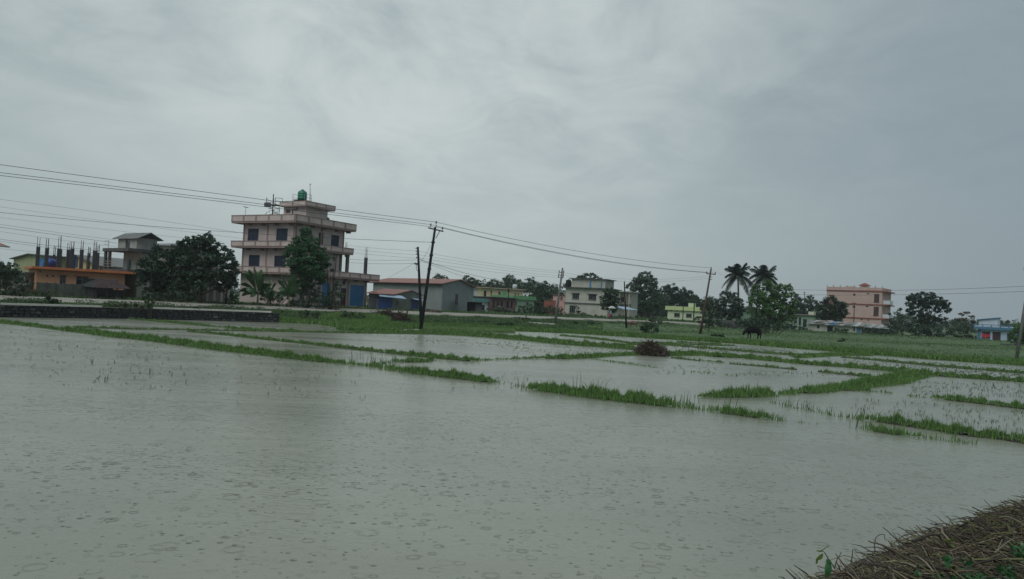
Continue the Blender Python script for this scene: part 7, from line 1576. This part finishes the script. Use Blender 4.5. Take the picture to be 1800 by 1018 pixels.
# ------------------------------------------------------------------ the near bank at the lower right
CREST = [(-9.0, -4.0), (-3.0, .7), (.3, 3.4), (1.72, 4.5), (2.35, 5.02), (2.98, 5.52), (4.6, 6.95), (8.0, 9.6), (14, 14), (30, 26)]
BZ = .85
def near_bank():
    V, Fc = [], []; rows = ((2.4, -.5), (1.5, .0), (.7, .48), (.1, .72), (-.4, .86), (-1.2, .9), (-3, .9), (-8, .9), (-20, .9))
    pts = []
    for (a, b) in zip(CREST, CREST[1:]):
        n = max(2, int(math.dist(a, b) / .25))
        for i in range(n): t = i / n; pts.append((a[0] + (b[0] - a[0]) * t, a[1] + (b[1] - a[1]) * t))
    for i, (x, y) in enumerate(pts):
        x2, y2 = pts[min(i + 1, len(pts) - 1)]; x1, y1 = pts[max(i - 1, 0)]; l = math.hypot(x2 - x1, y2 - y1); nx, ny = -(y2 - y1) / l, (x2 - x1) / l
        for j, (o_, z) in enumerate(rows): V.append((x + nx * o_ * (1 + .12 * math.sin(x * 3)), y + ny * o_, z + .03 * math.sin(x * 5 + j) + .02 * math.sin(y * 9)))
    k = len(rows)
    for i in range(len(pts) - 1):
        for j in range(k - 1): Fc.append((i * k + j, i * k + j + 1, (i + 1) * k + j + 1, (i + 1) * k + j))
    m = MB(); m.v = V; m.f = Fc; tag(m.build('near_bank', MORTAR, None, True), kind='structure')
near_bank()
def crest_pt(s):      # s metres along from (1.55,4.25)
    P = CREST[3:8]; x = s
    if s < 0: a, b = CREST[2], CREST[3]; L_ = math.dist(a, b); t = 1 + s / L_; return (a[0] + (b[0] - a[0]) * t, a[1] + (b[1] - a[1]) * t)
    for a, b in zip(P, P[1:]):
        L_ = math.dist(a, b)
        if x <= L_: t = x / L_; return (a[0] + (b[0] - a[0]) * t, a[1] + (b[1] - a[1]) * t)
        x -= L_
    return P[-1]
def straw():
    mats = [STRAW1, STRAW2, STRAWG, TWIGP]; M = [MB() for _ in mats]
    for i in range(11500):
        s = random.uniform(-.9, 6.5); x, y = crest_pt(s); off = random.triangular(-2.6, 1.0, .15); nx, ny = -.62, .78; x += nx * off + random.gauss(0, .05); y += ny * off
        z = BZ + .02 + random.random() ** 1.3 * (.15 + .07 * math.sin(s * 2.1 + .5) + .03 * math.sin(s * 7.3)) * (1 if off < .1 else .6) - max(0, off + .25) * .42
        big = random.random() < .05; l = random.uniform(.12, .42) * (1.5 if big else 1); r = random.uniform(.0028, .0068) * (1.5 if big else 1)
        ang = random.gauss(2.35, .8) if random.random() < .75 else random.uniform(0, 6.28); el = random.gauss(.12, .3); d_ = Vector((math.cos(ang) * math.cos(el), math.sin(ang) * math.cos(el), math.sin(el))) * l / 2; b = Vector((random.gauss(0, .12), random.gauss(0, .12), random.gauss(.08, .12))) * l; p = Vector((x, y, z))
        k = random.choices((0, 1, 2, 3), (.36, .38, .17 + .02 * s, .06))[0]
        M[k].tube([p - d_, p - d_ * .35 + b * .5, p + d_ * .35 + b * .6, p + d_], [r, r, r * .85, r * .4], 4, False)
    for q, mm, nm, lab in zip(M, mats, ('brown_straw', 'dark_twigs', 'green_straw', 'pale_twigs'), ('brown wet straw matted over the near bank', 'dark broken twigs mixed through the straw of the near bank', 'yellowish green stalks in the straw of the near bank', 'few pale bleached stalks lying on the near bank')): tag(q.build(nm, mm), lab, 'straw', kind='stuff')
    # standing twigs on the crest, each its own thing: (px,py) polyline at a depth
    tw = [('long straight dark twig slanting up at the crest, left of the curled dark root', [(1592, 959), (1570, 943), (1552, 927)], 5.0, .005), ('curved hooked stem arching over the straw at the left part of the bank', [(1538, 968), (1539, 946), (1546, 940), (1555, 940), (1556, 950)], 4.8, .0035),
          ('brown pointed stick lying up from the straw toward the left', [(1600, 985), (1565, 965), (1540, 955), (1526, 950.5)], 4.7, .008), ('dark thick curled root on top of the bank crest', [(1608, 951), (1622, 946), (1636, 940), (1648, 940), (1654, 948)], 5.2, .013),
          ('short thick dark stub at the crest right of the curled root', [(1672, 945), (1664, 938), (1659, 930)], 5.4, .014), ('thin looped twig beside the thick stub', [(1668, 942), (1667, 932), (1671, 929), (1674, 935)], 5.4, .004),
          ('thin upright green spear of grass at the crest', [(1714, 932), (1706, 918), (1701, 909)], 5.7, .005), ('second shorter upright spear right of the first', [(1724, 930), (1717, 920), (1714, 914)], 5.8, .005), ('third dark spear at the crest, broadest of the spears', [(1734, 930), (1722, 922), (1717, 916)], 5.8, .011),
          ('fine twig bent like a tripod at the far left tip of the bank', [(1497, 984), (1499, 966), (1505, 970), (1520, 975)], 4.6, .0035), ('dark angular twig left of the tripod twig', [(1468, 996), (1472, 982), (1479, 971)], 4.5, .004), ('dark twig rising at the crest near the right edge', [(1770, 915), (1762, 915), (1758, 920), (1760, 925)], 6.1, .004),
          ('hooked dark stem at the right picture edge top of the bank', [(1796, 910), (1780, 895), (1779, 903)], 6.2, .005), ('second hooked stem at the right picture edge', [(1800, 902), (1793, 890), (1798, 893)], 6.3, .005), ('long pale straw running down the bank toward the lower right corner', [(1756, 970), (1775, 985), (1800, 1010)], 5.0, .005),
          ('pale forked stalk lying on the green straw', [(1753, 968), (1772, 952), (1792, 944)], 5.1, .005), ('short pale stalk forming a V with the forked stalk', [(1753, 968), (1762, 948)], 5.1, .004), ('slim dark twig leaning over the water left of the curled root', [(1612, 958), (1588, 945), (1573, 938)], 5.1, .003),
          ('crooked brown stem in the middle of the straw', [(1575, 1010), (1560, 990), (1548, 985), (1535, 990)], 4.5, .004), ('bent pale stem near the bottom of the bank', [(1510, 1018), (1500, 1003), (1488, 992)], 4.4, .004)]
    for lab, pp, d, r in tw:
        P = [D(a, b, d + i * .02) for i, (a, b) in enumerate(pp)]; P = [P[0] + (P[0] - P[1]) * .25] + P; Q = []
        for a, b in zip(P, P[1:]): Q += [a, a.lerp(b, .5) + Vector((random.gauss(0, .003), 0, random.gauss(0, .003)))]
        Q.append(P[-1]); m = MB(); m.tube([q - P[0] for q in Q], [r * (1 - .6 * i / len(Q)) for i in range(len(Q))], 6); o = m.build('twig', (STRAW1 if 'brown' in lab else TWIGP if 'pale' in lab else STRAWG if 'green' in lab else STRAW2), None, True); o.location = P[0]; tag(o, lab, 'twig', 'twigs on the near bank')
straw()
LEAF_NEAR = mat('broad fresh leaf', (.03, .12, .035), .35, .3, 30, .1, transl=.3); LEAF_NY = mat('yellow green leaf', (.12, .17, .03), .4, .35, 30, .1, transl=.3)
def leaf_plant(label, stem, d, leaves, name='seedling'):
    """stem polyline px; leaves: (base px, tip px, width px, yellow)"""
    P = [D(a, b, d) for a, b in stem]; root = empty(name, P[0], 0, label, 'plant'); m = MB(); m.tube([p - P[0] for p in P], [.004 * (1 - .5 * i / len(P)) for i in range(len(P))], 5); m.build('stem', LEAF_NY, root)
    for (b0, tp, w, yel) in leaves:
        a, b = D(*b0, d) - P[0], D(*tp, d - .03) - P[0]; L_ = (b - a).length; u = (b - a).normalized(); s = u.cross(fw).normalized(); nrm = s.cross(u); m = MB(); n = 7; W_ = w * d / F
        for i in range(n + 1):
            k = i / n; ww = W_ * .5 * math.sin(math.pi * (.04 + .94 * k)) ** .75; c = a + u * L_ * k + nrm * (-.15 * L_ * math.sin(math.pi * k)); m.v += [tuple(c - s * ww + nrm * .2 * ww), tuple(c), tuple(c + s * ww + nrm * .2 * ww)]
        for i in range(n): q = i * 3; m.f += [(q, q + 1, q + 4, q + 3), (q + 1, q + 2, q + 5, q + 4)]
        m.build('leaf', LEAF_NY if yel else LEAF_NEAR, root, True)
leaf_plant('young plant with broad dark leaf and curling yellow leaf at the bank left tip', [(1468, 1000), (1458, 985), (1450, 972), (1445, 967), (1458, 959)], 4.5, [((1447, 974), (1434, 984), 8, 1), ((1447, 968), (1434, 968), 3, 1), ((1456, 984), (1453, 1016), 13, 0), ((1452, 984), (1462, 990), 8, 0), ((1436, 982), (1434, 992), 5, 1)])
leaf_plant('broad lobed green leaf in the middle of the straw', [(1672, 1005), (1668, 992), (1662, 980)], 4.75, [((1662, 979), (1674, 986), 12, 0), ((1656, 980), (1670, 982), 9, 0), ((1664, 985), (1666, 998), 12, 0)])
leaf_plant('small yellow-green sprout at the crest below the curled root', [(1674, 965), (1671, 955), (1668, 950)], 5.1, [((1670, 953), (1662, 948), 6, 1), ((1670, 952), (1676, 944), 6, 1), ((1671, 957), (1678, 962), 5, 1)])
leaf_plant('small sprout with narrow green leaves near the bottom left of the straw', [(1615, 1015), (1613, 1005), (1611, 997)], 4.5, [((1612, 1000), (1606, 1012), 5, 0), ((1612, 1002), (1620, 1014), 5, 0), ((1611, 998), (1614, 990), 4, 0)])
def low_greens():
    P = []
    for (px, py, r, n) in ((1690, 1008, 30, 620), (1715, 1000, 20, 300), (1650, 1000, 10, 70), (1560, 1010, 9, 50), (1770, 985, 16, 90), (1670, 1012, 18, 240), (1740, 1012, 20, 200), (1700, 975, 12, 60), (1612, 1012, 8, 50), (1790, 950, 14, 90), (1775, 1005, 14, 80)):
        for _ in range(n):
            a = random.uniform(0, 6.28); q = math.sqrt(random.random()) * r; p = G(px + q * math.cos(a), py + q * math.sin(a) * .5, 1.08); p.z = BZ + .06 + random.random() * .13; P.append(tuple(p))
    V, Q = leaf_quads(np.array(P), .05, .4); tag(fast_mesh('low_weeds', V, Q, LEAF_NEAR), 'patch of small green weeds growing through the straw at the lower right', 'weeds', kind='stuff')
low_greens()

# ------------------------------------------------------------------ rainy air
hz = MB(); hz.box(-420, 640, -28, 760, -1.2, 34); hb = hz.build('haze', bpy.data.materials.new('haze air')); hm = hb.data.materials[0]; hm.use_nodes = True; hn = hm.node_tree.nodes; hn.clear()
ho = hn.new('ShaderNodeOutputMaterial'); hv = hn.new('ShaderNodeVolumePrincipled'); hv.inputs['Color'].default_value = (.86, .93, .97, 1); hv.inputs['Density'].default_value = .0003; hv.inputs['Anisotropy'].default_value = .2
hm.node_tree.links.new(hv.outputs[0], ho.inputs['Volume']); tag(hb, 'thin rainy haze over the fields', 'haze', kind='stuff')
